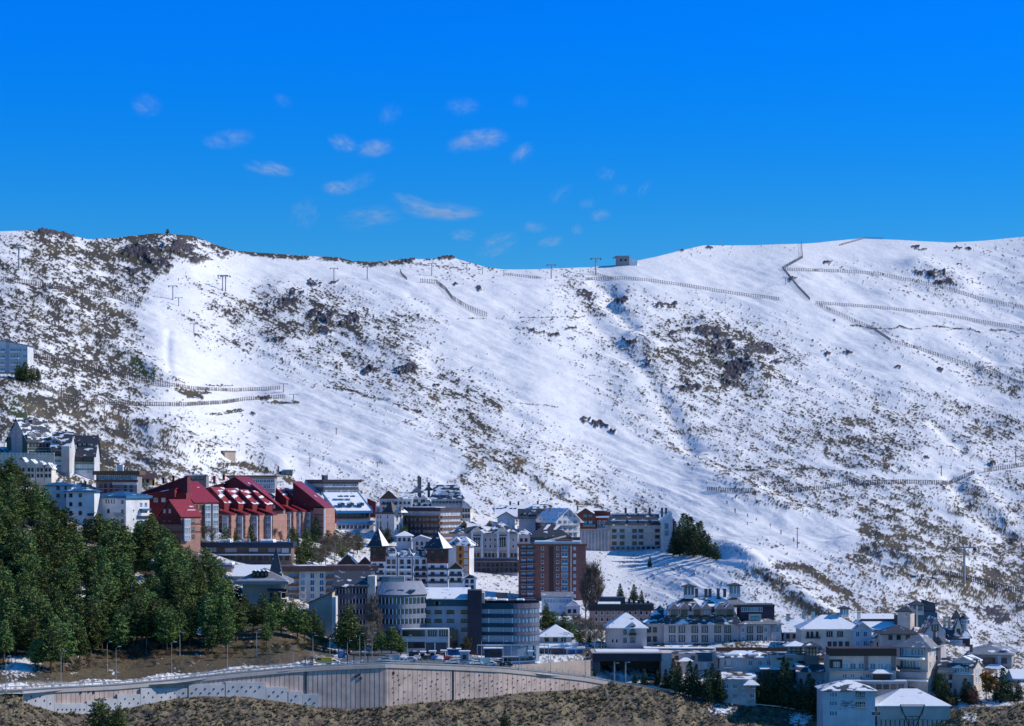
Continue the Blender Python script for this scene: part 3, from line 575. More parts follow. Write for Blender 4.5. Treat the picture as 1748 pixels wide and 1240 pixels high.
b.band(88, 104.5, 785, 789, 'green_panel'); b.band(88, 104.5, 794, 797, 'green_panel'); b.balc(88, 104, [779], 1.1, .9, 'dark_wood'); b.dormer(93, 747, 757, 2.6, y=1.5, depth=4, wall='mauve_wall', roof='snowy_slate'); b.dormer(100, 750, 759, 2.4, y=1.5, depth=4, wall='mauve_wall', roof='snowy_slate')
b = B('apartment_block', 'white and green banded apartment block under a long dark roof, above the blue roofed houses', 'apartment block', 118, 161, 777, 813, depth=13, wall='grey_white_wall')
b.roof('gx', 33*b.s, .8, 'bare_slate'); b.win('f', (122, 158, 8), [788], 1.2, 1.7, 'two', 'dark_glass'); b.win('f', (121, 159, 10), [799, 809], 1.0, 1.5, 'two', 'pale_glass')
b.band(118, 161, 789, 793, 'green_panel'); b.band(118, 161, 800, 803, 'green_panel'); b.balc(119, 160, [789], 1.2, .9, 'plum_panel')
for x in (128, 136, 144, 152): b.dormer(x, 757, 764, 2.6, y=3, depth=3, wall='white_paint', roof='bare_slate', kind='flat', rh=.2)
b = B('terraced_house', 'row of cream terraced houses with small gables behind the pines', 'terraced houses', 28, 88, 795, 824, depth=9, wall='cream_wall')
for i, (x0, x1) in enumerate(((30, 44), (45, 60), (61, 75), (76, 88))):
    q = b.block(x0, x1, 790+i*3, 824, -1.2, 7, 'cream_wall', 'bay'); b.roof('gy', 1.8, .5, 'snowy_slate', box=q); b.win('f', [(x0+x1)/2-3, (x0+x1)/2+3], [805, 815], .9, 1.3, 'two', 'dark_glass', y=-1.2)
b.roof('flat', .3, .3, 'snow_roof')
b = B('balustrade', 'snow capped cream balustrade of the terrace below the gabled block', 'balustrade', -40, 92, 776, 790, depth=.6, wall='cream_wall', D=float(gD(30, 800)))
for i in range(22): x = b.w*i/21; b.box('pier', x-.25, x+.25, -.25, -.01, -2, b.h+.35, 'cream_wall')
b.box('coping', -.1, b.w+.1, -.35, .7, b.h+.36, b.h+.6, 'snow')
# blue roofed white houses
b = B('blue_roofed_house', 'white house with blue eaves nearest the pines, leftmost of the blue roofed three', 'house', 76, 122, 829, 870, depth=10, wall='white_wall')
b.roof('hip', 1.6, .9, 'blue_sheet_roof'); b.win('f', [98, 100.5, 112], [836, 849], .8, 1.3, 'two', 'dark_glass')
b = B('blue_roofed_house', 'white house with blue roof and dark balcony, middle of the blue roofed three', 'house', 113, 161, 839, 895, depth=12, wall='white_wall')
b.roof('hip', 1.7, 1.0, 'blue_sheet_roof'); b.win('f', [121, 137], [849, 864, 879], 1.2, 1.4, 'two', 'dark_glass'); b.balc(150, 160.5, [881, 894], 1.3, 1.0, 'navy_metal'); b.snowpatch(122, 150, 838.4, 3, 9, 1.2)
b.chimney(146, 822, 838, .6, mat='navy_metal')
b = B('blue_roofed_house', 'white corner house with blue eaves, sunlit right side and stacked balconies', 'house', 160, 215, 851, 906, px2=255, th=32, wall='white_wall')
b.box('fascia', -.8, b.w+.9, -.9, b.d+.8, b.h, b.h+1.0, 'blue_panel'); b.roof('hip', 1.7, .7, 'blue_sheet_roof', box=(0, b.w, 0, b.d, b.h+1.0))
b.win('f', [166, 209], [860, 876, 892], 1.1, 1.3, 'two', 'dark_glass'); b.win('f', [181.5, 186, 190.5, 195], [860.5], .8, 1.8, 'one', 'dark_glass'); b.win('f', [185], [876], 1.1, 1.4, 'two', 'dark_glass')
b.balc(197, 215, [880, 894, 906], 1.2, 1.0, 'plum_panel', solid=False); b.balc(236, 254, [881, 896, 909], 1.6, 1.0, 'white_paint', face='r'); b.win('r', [241, 249], [866, 880, 895], 1.4, 1.7, 'door', 'blue_glass'); b.win('r', [228], [874, 889], .7, .9, 'one', 'dark_glass')
b.box('awning', b.w, b.w+1.5, b.sy(238), b.sy(253), b.fz(872), b.fz(869), 'blue_panel')
# brown house with red balconies
b = B('balcony_house', 'flat brown house with two rows of red balconies, left of the red roofed terrace', 'house', 164, 234, 811, 850, depth=13, wall='grey_wall')
b.box('roof', -1.2, b.w+1.2, -1.4, b.d+1, b.h, b.h+1.6, 'brown_wood'); b.win('f', (174, 228, 6), [818.5], 2.0, 1.6, 'two', 'blue_glass'); b.band(162, 236, 819.5, 823, 'brown_wood', out=1.3); b.band(192, 234, 823.5, 828, 'white_wall', out=.5)
b.balc(168, 207, [834, 842.5], 1.6, 1.2, 'red_metal', solid=False); b.win('f', [172, 180, 190, 200, 214, 224], [833, 842], 1.2, 1.6, 'two', 'glass'); b.box('roof_hut', b.fx(197), b.fx(207), 4, 8, b.h+1.6, b.h+4, 'white_wall'); b.chimney(211, 798, 806, 1.2); b.chimney(217, 799, 806, .8)
b = B('small_house', 'small ochre house with a brown roof beside the red balconies', 'house', 236, 262, 817, 832, depth=8, wall='yellow_wall')
b.roof('gx', 8*b.s, .8, 'brown_roof'); b.win('f', [243, 252], [824], 1.1, 1.2, 'two', 'glass')
# ---- red roofed terrace
def redwin(b, xs, ys, y=0., g='glass'): b.win('f', xs, ys, 1.3, 1.4, 'two', g, y=y)
b = B('flat_roofed_block', 'long low slate blue block with ribbon windows behind the red roofs', 'apartment block', 385, 469, 815, 845, depth=12, wall='grey_wall', D=float(gD(420, 838)))
b.box('roof', -1, b.w+1, -1, b.d+1, b.h, b.h+.9, 'brown_wood'); b.band(405, 468, 818, 826, 'blue_grey_wall'); b.win('f', (408, 465, 10), [824.5, 834], 1.7, 1.6, 'two', 'blue_glass', y=-.13)
b = B('flat_roofed_house', 'grey green flat roofed house behind the first red gable', 'house', 318, 352, 812, 835, depth=9, wall='stone_wall', D=float(gD(335, 832)))
b.roof('flat', .5, .6, 'white_flat'); b.win('f', [324, 334, 344], [819], 1.3, 1.3, 'two', 'glass'); b.chimney(330, 806, 812)
def red_gable(label, px2, px0, px1, eave, base, rise, th, wallg='dark_red_wall', rm='red_sheet_roof', D=None, bays=(), wx=(), snowy=False):
    b = B('red_roofed_house', label, 'house', px0, px1, eave, base, px2=px2, th=th, wall='salmon_brick', D=D, group='red roofed houses stepping down the slope')
    b.roof('gx', rise*b.s, .5, rm, wall='red_wall')
    b.box('cladding', -.16, -.02, -.05, b.d+.05, b.h-3.2, b.h, wallg)
    b.box('cladding', 0, b.w, -.16, -.02, b.h-.9, b.h, wallg)
    for k in range(1, 5):
        z = b.h-3*k-.3
        if z > 0: b.box('floor_band', -.18, b.w+.18, -.18, -.02, z, z+.3, 'dark_red_wall'); b.box('floor_band', -.18, -.02, .0, b.d, z, z+.3, 'dark_red_wall')
    for p in bays:
        x = b.fx(p); b.box('glazed_bay', x-1.5, x+1.5, -1.1, -.19, 0, b.h-1.0, 'blue_grey_wall')
        for k in range(int(b.h/3)): obj('window', winmesh(2.6, 2.2, 'bay', 'blue_glass'), b.root, (x, -1.1, b.h-1.4-2.2-3*k))
    for p in wx:
        for k in range(int(b.h/3)): obj('window', winmesh(1.4, 1.4, 'two', 'glass'), b.root, (b.fx(p), -.0, b.h-2.6-3*k))
    return b
b = B('red_roofed_house', 'highest dark red lean-to roof with a snow edge, upper left of the red houses', 'house', 240, 318, 842, 875, depth=12, wall='red_wall', D=float(gD(290, 900)), group='red roofed houses stepping down the slope')
b.roof('monox', 28*b.s, .5, 'dark_red_sheet_roof', wall='dark_red_wall', box=(0, b.w, 3, b.d, b.h)); b.roof('monox', 14*b.s, .5, 'red_snow_roof', box=(b.fx(232), b.fx(300), -2.5, 2.9, b.fz(849)), wall='red_wall', name='lean_to_roof')
for x in (262, 279, 296): b.chimney(x, 812+(300-x)*.2, 822+(300-x)*.2, .8, y=6, mat='red_wall')
b.win('f', [266, 279], [857], 1.6, 1.6, 'two', 'pale_glass')
b = red_gable('tallest red gabled house with a ribbed bright red roof slope and sunlit orange front', 262, 331, 371, 857, 925, 34, 50, bays=(352, 365), wx=(336, 343))
b.win('l', [272, 316], [857], 1.5, 1.4, 'two', 'pale_glass'); b.box('sunlit_brick_panel', b.fx(345), b.fx(371.5), -.19, -.03, 0, b.fz(878), 'sunlit_brick')  # orange colour stands for sunlight on this stretch of salmon brick
b = red_gable('small red gabled house in front of the tallest one, two white windows in its gable', 271, 309, 342, 881, 922, 27, 46, bays=(317,), wx=(330,), D=float(gD(306, 930)))
b.win('l', [281, 290], [876, 890], 1.1, 1.4, 'one', 'pale_glass'); b.snowpatch(318, 336, 872, 2, 3.2, .3)
b = B('red_roofed_house', 'broad red roof behind the stepped row, with a chimney and a pale snow line', 'house', 335, 447, 848, 880, depth=14, th=16, wall='red_wall', D=float(gD(400, 905)), group='red roofed houses stepping down the slope')
b.roof('gy', 33*b.s, .6, 'dark_red_sheet_roof', wall='dark_red_wall', split=.60); b.roof('monox', 12*b.s, .4, 'red_snow_roof', box=(b.fx(338), b.fx(385), -2.2, -.05, b.fz(838)), wall='red_wall', name='lean_to_roof')
b.chimney(366, 813, 826, .9, y=5, mat='red_wall'); b.chimney(382, 810, 820, .9, y=5, mat='red_wall'); b.win('f', [392, 420], [842], 1.4, 1.4, 'two', 'glass')
def red_unit(label, a, w, top, base, up, peak, D, bay, n=5):
    b = B('red_roofed_house', label, 'house', a, a+w, top, base, depth=12, th=24, wall='salmon_brick', D=D, group='red roofed houses stepping down the slope')
    q = b.block(a-14, a+w-12, up, top+2, 3.0, 13, 'red_wall', 'upper_storey')
    b.roof('gy', (up-peak)*b.s, .35, 'red_snow_roof', box=q, wall='dark_red_wall', split=.08)
    b.roof('monol', 8*b.s, .5, 'dark_red_sheet_roof', box=(0, b.w, -.3, 3.0, b.h), wall='dark_red_wall', name='lower_roof')
    b.win('f', [a+3], [top-4], 1.3, 1.6, 'two', 'glass', y=3.0)
    for k in range(1, n): b.band(a, a+w, top+11.5*k-.6, top+11.5*k+.6, 'dark_red_wall', name='floor_band', out=.14)
    x = b.fx(bay); b.box('glazed_bay', x-1.35, x+1.35, -1.0, -.15, 0, b.h-.6, 'blue_grey_wall')
    for k in range(4): obj('window', winmesh(2.3, 2.0, 'bay', 'blue_glass'), b.root, (x, -1.0, b.h-.9-2.0-11.5*b.s*k))
    b.win('f', [a+4.5], [top+9, top+20.5, top+32], 1.1, 1.4, 'two', 'dark_glass')
    return b
Dr = float(gD(420, 928))
for i, (a, tx) in enumerate(((372, 'first'), (396, 'second'), (420, 'third'), (443, 'fourth'))):
    red_unit('stepped red house with snow on its slope, %s from the left in the stepped row' % tx, a, 23, 878, 926, 858+i, 833+i*2, Dr+i*4, a+14+i)
b = B('red_roofed_house', 'tall red wall with roof edge falling right, in the middle of the red houses', 'house', 462, 484, 872, 920, depth=13, wall='salmon_brick', D=Dr+22, group='red roofed houses stepping down the slope')
q = b.block(430, 483, 870, 886, .5, 12, 'dark_red_wall', 'upper_storey'); b.roof('monol', 42*b.s, .4, 'dark_red_sheet_roof', box=q, wall='dark_red_wall'); b.win('f', [467], [868], 1.3, 1.3, 'two', 'pale_glass', y=.5)
for k in range(1, 5): b.band(462, 484, 872+11*k-.6, 872+11*k+.6, 'dark_red_wall', name='floor_band')
b.win('f', [482], [883, 894, 905, 916], 1.0, 1.8, 'one', 'pale_glass')
for i, (a, tx) in enumerate(((484, 'first'), (500, 'second'), (518, 'third'))):
    red_unit('narrow red house with snowy slope, %s of three right of the tall red wall' % tx, a, 17, 872, 920, 852, 834+i*2, Dr+30+i*3, a+9)
b = B('red_roofed_house', 'last red house at the right end, big dark roof slope and sunlit white corner edge', 'house', 535, 554, 868, 920, depth=14, th=14, wall='salmon_brick', D=Dr+34, group='red roofed houses stepping down the slope')
q = b.block(500, 553.5, 867, 876, 1, 13, 'red_wall', 'upper_storey'); b.roof('monol', 43*b.s, .4, 'dark_red_sheet_roof', box=q, wall='dark_red_wall'); b.win('f', [520, 544], [864], 1.2, 1.3, 'two', 'glass', y=1)
for k in range(1, 5): b.band(535, 554, 868+11*k-.6, 868+11*k+.6, 'dark_red_wall', name='floor_band')
b.box('corner_strip', b.w-.5, b.w+.12, -.15, .4, 0, b.h-.2, 'white_paint')  # white strip stands for sunlight on the right side of the house
b = B('small_house', 'little pink house with a red roof right under the last red house', 'house', 555, 572, 893, 912, depth=8, wall='pink_wall'); b.roof('gx', 1.6, .5, 'dark_red_sheet_roof'); b.win('f', [560, 567], [904], 1.1, 1.2, 'two', 'glass')
# dark strip building below the red terrace
b = B('low_building', 'long low building with navy flat roof and shopfronts under the red terrace', 'shop building', 330, 497, 934, 960, depth=14, wall='brown_wall')
b.box('roof', -1, b.w+1, -1.8, b.d, b.h, b.h+1.8, 'navy_metal'); b.win('f', (346, 366, 4), [941.5], 1.4, 1.5, 'one', 'pale_glass'); b.band(384, 404, 936, 943, 'mauve_wall'); b.band(425, 440, 936, 942, 'grey_white_wall'); b.band(458, 479, 936, 943, 'mauve_wall'); b.band(481, 493, 936, 944, 'white_wall')
b.balc(332, 496, [948], 1.6, .5, 'white_paint'); b.win('f', (340, 490, 14), [957], 1.6, 1.8, 'door', 'dark_glass'); b.snowpatch(370, 396, 926.6, 0, 9, 1.4); b.snowpatch(440, 470, 926.6, 0, 9, 1.2)
for x in (412, 422, 455, 490): b.box('roof_vent', b.fx(x), b.fx(x)+.8, 2, 3, b.h+1.8, b.h+3.2, 'white_wall')
# hexagonal tower house, church-like spire house
b = B('round_tower_house', 'beige tower house with a flat snowy cap at the edge of the pines', 'house', 352, 404, 968, 1004, wall='blue_grey_wall', body=False, depth=10, D=float(gD(430, 985)))
r_ = (400-372)/2*b.s; cx_ = b.fx(388); poly = [(cx_+r_*1.15*math.cos(a), 5+r_*math.sin(a)) for a in np.linspace(0, 2*math.pi, 9)[:-1]+.39]
b.part(MB().prism(poly, -6, b.h), 'wall', 'tan_wall'); b.part(MB().prism([(cx_+(x-cx_)*1.22, 5+(y-5)*1.22) for x, y in poly], b.h, b.h+.7), 'roof', 'grey_sheet_roof'); b.snowpatch(376, 400, 964.6, 2, 8, .9)
b.block(356, 374, 970, 1010, 3, 8, 'blue_grey_wall'); b.roof('hip', 1.8, .8, 'patchy_slate', box=(b.fx(352), b.fx(400), 7, 13, b.fz(968)), name='rear_roof')
b = B('church', 'beige building with a wide snowy hip roof and a steep dark spire', 'church', 414, 480, 992, 1050, depth=15, wall='tan_wall')
b.roof('hip', 21*b.s, 2.6, 'grey_sheet_roof'); b.box('cornice', -2.7, b.w+2.7, -2.7, b.d+2.7, b.h-1.1, b.h-.26, 'grey_metal')
for x in (434, 440, 448, 454): b.dormer(x, 974, 984, 1.4, y=-.5, depth=3, wall='dark_wood', roof='snow_roof', rh=.4)
q = (b.fx(456), b.fx(478), 6, 10.2, b.fz(985)); b.roof('pyr', 52*b.s, .2, 'bare_slate', box=q, name='spire'); b.snowpatch(414, 478, 990, -1.5, 1.2, .35)
b.balc(458, 490, [1010, 1028], 2.0, 1.1, 'plum_panel'); b.win('f', [464, 474, 484], [1021, 1036], 1.4, 1.8, 'door', 'dark_glass')
b = B('low_building', 'low snow roofed hall between the tower house and the dark spire', 'hall', 398, 456, 984, 995, depth=9, wall='mauve_wall'); b.roof('mono', 16*b.s, .5, 'snow_roof')
# maroon roofed hotel
b = B('yellow_hotel', 'cream and yellow hotel with flat maroon roof and blue windows', 'hotel', 477, 640, 976, 1040, depth=14, wall='yellow_wall', th=-11)
b.box('roof', -1, b.w+1, -1.5, b.d+1, b.h, b.h+1.9, 'brown_roof'); b.band(510, 556, 976, 1040, 'cream_wall', out=.5, name='front_bay')
b.win('f', [517, 533, 549], [988, 1000, 1011, 1023, 1035], 1.5, 1.9, 'two', 'blue_glass', y=-.5); b.win('f', [500, 564, 582, 600], [988, 1000, 1011, 1023], 2.8, 1.8, 'two', 'pale_glass')
b.balc(492, 509, [989, 1001, 1012.5, 1024], 1.3, .95, 'brown_wood'); b.balc(557, 590, [989, 1001, 1012.5], 1.3, .95, 'brown_wood'); b.snowpatch(500, 560, 967.6, 2, 8, .35); b.box('wall_panel', b.fx(590), b.fx(640), -.3, -.02, b.fz(990), b.h, 'beige_wall')
b = B('low_building', 'low tan house with a snowy lean-to roof and brown wall, below the maroon roofed hotel', 'house', 527, 567, 1030, 1082, depth=12, wall='tan_wall')
b.roof('monox', 18*b.s, .6, 'bare_slate'); b.block(513, 528, 1044, 1060, 1, 8, 'tan_wall'); b.snowpatch(513, 540, 1043, .5, 5, .4)
b.box('end_wall', b.w-.1, b.w+1.2, .2, 9, -4, b.h+2, 'grey_white_wall')
# ------------------------------------------------------------------ the village, middle
def arc(x0, x1, y0, sag, n=14, back=8.):
    """plan of a front that bulges towards the road"""
    pts = [(x0+(x1-x0)*i/n, y0+sag*(1-math.sin(math.pi*(.12+.88*i/n)))) for i in range(n+1)]
    return pts+[(x1, y0+back), (x0, y0+back)]
def grow(poly, k):
    cx = sum(p[0] for p in poly)/len(poly); cy = max(p[1] for p in poly); return [(cx+(x-cx)*(1+k/ (abs(poly[0][0]-cx)+.1)), y-k if y < cy-.01 else y) for x, y in poly]
def curved_floors(b, poly, bands, spandrel, glass, mull, post='white_paint', every=1, top=None):
    pin = [(x, y+.25) if i < len(poly)-2 else (x, y) for i, (x, y) in enumerate(poly)]
    b.part(MB().prism(pin, -b.found, b.fz(bands[0][0]) if top is None else b.fz(top)), 'glazing', glass)
    for t, bt in bands: b.part(MB().prism(poly, b.fz(bt), b.fz(t)), 'spandrel', spandrel)
    fr = poly[:-2]
    for (t, bt), (t2, bt2) in zip(bands[:-1], bands[1:]):
        z1, z0 = b.fz(bt), b.fz(t2); m = MB()
        for i in range(0, len(fr)-1, every):
            (xa, ya), (xb, yb) = fr[i], fr[i+1]
            for k in range(mull): 
                u = (k+.5)/mull; x, y = xa+(xb-xa)*u, ya+(yb-ya)*u; w = .28 if (k == 0) else .1
                m.box(x-w/2, x+w/2, y-.0, y+.3, z0, z1)
        tag(b.part(m, 'mullions', post), kind='stuff')
# blue snow-roofed lodge
b = B('flat_roofed_block', 'dark flat block with a white ribbon of windows above the blue trimmed lodge', 'apartment block', 552, 612, 824, 848, px2=525, th=30, wall='dark_grey_wall')
b.box('roof', -1, b.w+1, -1.2, b.d+1, b.h, b.h+1.4, 'plum_panel'); b.band(552, 612, 826, 832, 'blue_grey_wall'); b.band(526, 551, 826, 832, 'mauve_wall', face='l'); b.win('f', (557, 608, 9), [831.5, 842], 1.5, 1.4, 'two', 'blue_glass', y=-.12); b.box('roof_hut', b.fx(560), b.fx(566), 4, 7, b.h+1.4, b.h+3.5, 'dark_grey_wall')
b = B('blue_trimmed_lodge', 'brown lodge with bright blue trim under one big snow covered roof', 'lodge', 575, 632, 872, 908, px2=553, th=24, wall='brown_wall')
b.roof('mono', 29*b.s, .5, 'snow_roof'); b.box('eaves', -.6, b.w+.6, -1.2, -.55, b.h-1.2, b.h-.1, 'blue_metal'); b.part(MB().slabquad((-1.0, -.9, b.h+.1), (-.5, -.9, b.h+.1), (-.5, b.d+1, b.h+30*b.s+.6), (-1.0, b.d+1, b.h+30*b.s+.6), .9), 'barge_board', 'blue_metal'); b.part(MB().slabquad((b.w+.5, -.9, b.h+.1), (b.w+1.0, -.9, b.h+.1), (b.w+1.0, b.d+1, b.h+30*b.s+.6), (b.w+.5, b.d+1, b.h+30*b.s+.6), .9), 'barge_board', 'blue_metal')
for x in (584, 600, 617): b.dormer(x, 858, 864, 2.6, y=1.6, depth=2.5, wall='blue_panel', roof='snow_roof', rh=.5)
for x in (582, 592, 603): b.dormer(x, 846, 849, 1.8, y=8.5, depth=2, wall='blue_panel', roof='snow_roof', rh=.3)
b.win('f', (582, 627, 6), [884], 1.6, 1.8, 'two', 'dark_glass'); b.box('lower_roof', -1.5, b.w+1, -3.4, -.02, b.fz(893), b.fz(889), 'blue_metal'); b.box('porch', -1, b.w+.5, -2.8, -.03, -3, b.fz(893.2), 'blue_grey_wall'); b.win('f', (580, 628, 8), [902], 1.3, 1.3, 'two', 'dark_glass', y=-2.8)
b.part(MB().slabquad((-5, -3, b.fz(903)), (-.3, -3, b.fz(903)), (-.3, 6, b.fz(862)), (-5, 6, b.fz(880)), .3), 'side_roof', 'blue_sheet_roof')
b = B('small_house', 'little bright red house wedged beside the blue trimmed lodge', 'house', 627, 641, 857, 884, depth=6, wall='red_wall'); b.roof('monol', 1.4, .3, 'snowy_slate'); b.win('f', [634], [868], 1.1, 1.2, 'two', 'glass')
b = B('chalet', 'white chalet with a brown gable and snow patched roof, left of the grand hotel', 'chalet', 648, 703, 852, 878, depth=12, wall='grey_white_wall')
b.roof('gy', 14*b.s, .9, 'snowy_slate', box=(0, b.fx(680), 0, 12, b.h), wall='brown_wood'); b.roof('mono', 10*b.s, .6, 'snowy_slate', box=(b.fx(680)+.9, b.w, 0, 12, b.h), name='side_roof'); b.win('f', (655, 698, 7), [861, 870], 1.1, 1.2, 'two', 'dark_glass'); b.balc(652, 678, [862], 1, .8, 'dark_wood')
# grand grey hotel
b = B('grand_hotel', 'grand grey hotel with sweeping mansard roofs, curved dormers and snow, top of the village', 'hotel', 702, 802, 868, 900, depth=18, wall='grey_white_wall', D=float(gD(750, 880)))
q = b.block(736, 790, 852, 900, -2, 12, 'blue_grey_wall', 'main_wing'); b.roof('mans', 24*b.s, 1.0, 'patchy_slate', box=q); b.roof('mans', 14*b.s, .8, 'patchy_slate', box=(0, b.fx(737), 0, 11, b.h), name='side_roof')
q = b.block(788, 803, 866, 900, -3, 14, 'cream_wall', 'end_wing'); b.roof('gy', 12*b.s, .8, 'patchy_slate', box=q, name='end_roof', split=.1)
for x in (710, 722): b.dormer(x, 846, 858, 3.4, y=.2, depth=5, wall='grey_white_wall', roof='snowy_slate', rh=1.5)
b.dormer(757, 838, 852, 6.5, y=-2, depth=6, wall='grey_white_wall', roof='snowy_slate', rh=2.2, ww=3.5)
for x in (742, 772, 782): b.dormer(x, 842, 852, 2.6, y=-2, depth=4, wall='grey_white_wall', roof='snowy_slate', rh=1.0)
for x in (742, 750, 764, 774): b.dormer(x, 832, 838, 2.0, y=1.2, depth=3, wall='grey_white_wall', roof='snowy_slate', rh=.7)
b.win('f', (740, 786, 9), [861], 1.2, 1.5, 'two', 'dark_glass', y=-2); b.win('f', [706, 712, 718, 724, 730], [880], 1.2, 1.5, 'two', 'dark_glass'); b.win('f', (791, 800, 3), [874, 884], 1.0, 1.6, 'two', 'dark_glass', y=-3)
b.balc(738, 788, [862.5], 1, .7, 'white_paint', y=-2, solid=False); b.chimney(716, 815, 850, 1.8, y=9); b.chimney(732, 824, 850, 1.2, y=9); b.chimney(780, 828, 840, 1.0, y=9)
b.roof('gy', 3.0, .6, 'snowy_slate', box=(b.fx(700), b.fx(722), 8, 15, b.fz(842)), wall='mauve_wall', name='rear_roof'); b.roof('gy', 2.2, .6, 'snow_roof', box=(b.fx(722), b.fx(740), 9, 15, b.fz(838)), wall='brown_wall', name='rear_roof')
b = B('tall_windowed_hall', 'pale hall with very tall narrow windows and a blue slate pyramid roof', 'hall', 641, 673, 878, 920, px2=688, th=36, wall='grey_white_wall')
b.box('cornice', -.9, b.w+.9, -.9, b.d+.9, b.h, b.h+.8, 'slate'); b.roof('pyr', 20*b.s, .1, 'bare_slate', box=(b.fx(650), b.fx(668), 1, 6, b.h+.8)); b.win('f', [645, 650, 662], [913], .9, 6.0, 'one', 'dark_glass'); b.win('f', [645, 650, 662], [886], .9, 1.6, 'one', 'dark_glass'); b.win('r', [678, 684], [890, 905], 1.0, 2.6, 'one', 'dark_glass')
b.roof('hip', 2.4, .8, 'snowy_slate', box=(b.fx(668), b.w+1.5, 3, b.d, b.h+.82), name='side_roof'); b.chimney(684, 864, 880, .8)
b = B('balcony_apartment_block', 'curving apartment block of brown balcony bands with pale glass ribbon under its roof', 'apartment block', 688, 752, 873, 925, px2=786, th=36, wall='mauve_wall')
b.box('roof', -.8, b.w+1, -1.2, b.d+.6, b.h, b.h+1.5, 'plum_panel'); b.snowpatch(690, 750, 867, 2, 10, .3)
for i, z in enumerate((881, 891, 901, 911, 921)):
    b.band(688, 752, z, z+4.2, 'brown_wood' if i < 2 else 'plum_panel', out=1.1, name='balcony'); b.band(752.5, 786, z, z+4.2, 'brown_wood', out=.7, name='balcony', face='r')
b.win('f', (691, 749, 12), [880.5], 1.2, 1.7, 'two', 'pale_glass'); b.win('f', (692, 748, 9), [890.5, 900.5, 911, 921], 1.3, 1.4, 'two', 'glass'); b.win('r', (757, 782, 6), [880.5, 890.5, 900.5, 911], 1.4, 1.4, 'two', 'pale_glass')
b = B('cottage', 'low grey cottage with two snow covered hip roofs behind the spired hotel', 'cottage', 677, 702, 915, 940, depth=8, wall='grey_white_wall'); b.roof('hip', 8*b.s, .8, 'snow_roof'); b.win('f', [682, 690, 698], [924], 1.1, 1.4, 'two', 'dark_glass')
b = B('cottage', 'small arched cottage with snowy gable, left of the second spire', 'cottage', 704, 736, 921, 945, depth=8, wall='blue_grey_wall'); b.roof('gy', 6*b.s, .7, 'snow_roof', split=.4); b.win('f', [712, 720, 729], [931, 940], 1.1, 1.5, 'two', 'dark_glass')
# spired hotel
b = B('spired_hotel', 'hotel with two towers under snowy pyramid spires joined by slate blue mansard fronts', 'hotel', 574, 812, 985, 1005, depth=10, wall='white_wall', D=float(gD(690, 1006)), body=False)
def spire_tower(b, p0, p1, eave, mid, bot, h, y=0.):
    x0, x1 = b.fx(p0, y), b.fx(p1, y); t = b.box('tower', x0, x1, y, y+8, -5, b.fz(mid), 'white_wall'); b.box('upper_tower', x0-.25, x1+.25, y-.25, y+8.2, b.fz(mid)+.002, b.fz(eave), 'dark_wood', t)
    b.box('wood_panel', x0-.3, x1+.3, y-.36, y-.26, b.fz(mid), b.fz(mid-8), 'red_wood', t)
    b.box('eaves', x0-1.6, x1+1.6, y-1.6, y+9.6, b.fz(eave)+.002, b.fz(eave)+.35, 'slate', t)
    xc, yc, zc, rr_ = (x0+x1)/2, y+4, b.fz(eave)+.38, (x1-x0)/2*1.38+.9
    cs = [(xc+rr_*math.cos(a), yc+rr_*math.sin(a), zc) for a in (R(-158), R(-68), R(22), R(112))]; ap = (xc, yc, zc+h*b.s+1)
    m = MB(); m.add(cs+[ap], [(0, 1, 4), (3, 0, 4), (3, 2, 1, 0)], 0); m.add(cs+[ap], [(1, 2, 4), (2, 3, 4)], 1); m.build('spire', ['bare_slate', 'snow_roof'], t)
    pc = [(p0*.75+p1*.25), (p0*.28+p1*.72)]
    b.win('f', pc, [eave+8, eave+20], 1.4, 1.6, 'two', 'dark_glass', y=y-.37, parent=t); b.win('f', pc, list(np.arange(mid+11, bot, 11.5)), 1.5, 1.8, 'door', 'dark_glass', y=y, parent=t); b.balc(p0+1, p1-1, list(np.arange(mid+11, bot, 11.5)), .8, .8, 'navy_metal', y=y)
spire_tower(b, 633, 657, 934, 959, 1004, 26); spire_tower(b, 730, 764, 938, 962, 1004, 24)
for p0, p1, t in ((657.3, 678, 950), (680, 704, 952), (706, 729.5, 953)):
    q = b.block(p0, p1, t, 1010, 1.2, 9, 'grey_white_wall', 'front_bay'); b.roof('mans', 15*b.s, .25, 'patchy_slate', box=q, name='mansard_roof'); b.win('f', [p0+6, p1-6], [948], 1.3, 1.5, 'two', 'blue_glass', y=1.6); b.win('f', [p0+6, p1-6], [963, 974, 985, 996], 1.4, 1.7, 'two', 'dark_glass', y=1.2); b.balc(p0+1, p1-1, [975, 986, 997], 1.0, .9, 'plum_panel' if p0 > 690 else 'white_paint', y=1.2)
q = b.block(766, 790, 972, 1010, .5, 8, 'white_wall', 'front_bay'); b.roof('gy', 10*b.s, .8, 'bare_slate', box=q, wall='dark_wood', name='gable_roof'); b.win('f', [772, 784], [983, 994], 1.5, 1.6, 'two', 'dark_glass', y=.5); b.balc(767, 789, [984, 995], .8, .8, 'navy_metal', y=.5)
q = b.block(791, 812, 988, 1010, 1.5, 8, 'white_wall', 'front_bay'); b.roof('gy', 6*b.s, .6, 'snowy_slate', box=q, wall='dark_wood', name='gable_roof'); b.win('f', [797, 806], [996, 1006], 1.3, 1.5, 'two', 'dark_glass', y=1.5)
q = b.block(576, 632.8, 964, 1003, 2.2, 9, 'white_wall', 'side_wing'); b.roof('gy', 18*b.s, 1.0, 'snowy_slate', box=(q[0], b.fx(610, 2), 1.2, 9, q[4]), wall='dark_wood', name='gable_roof'); b.roof('gy', 11*b.s, .8, 'bare_slate', box=(b.fx(611, 2), q[1], 1.6, 8.4, q[4]), wall='dark_wood', name='gable_roof', gab=True)
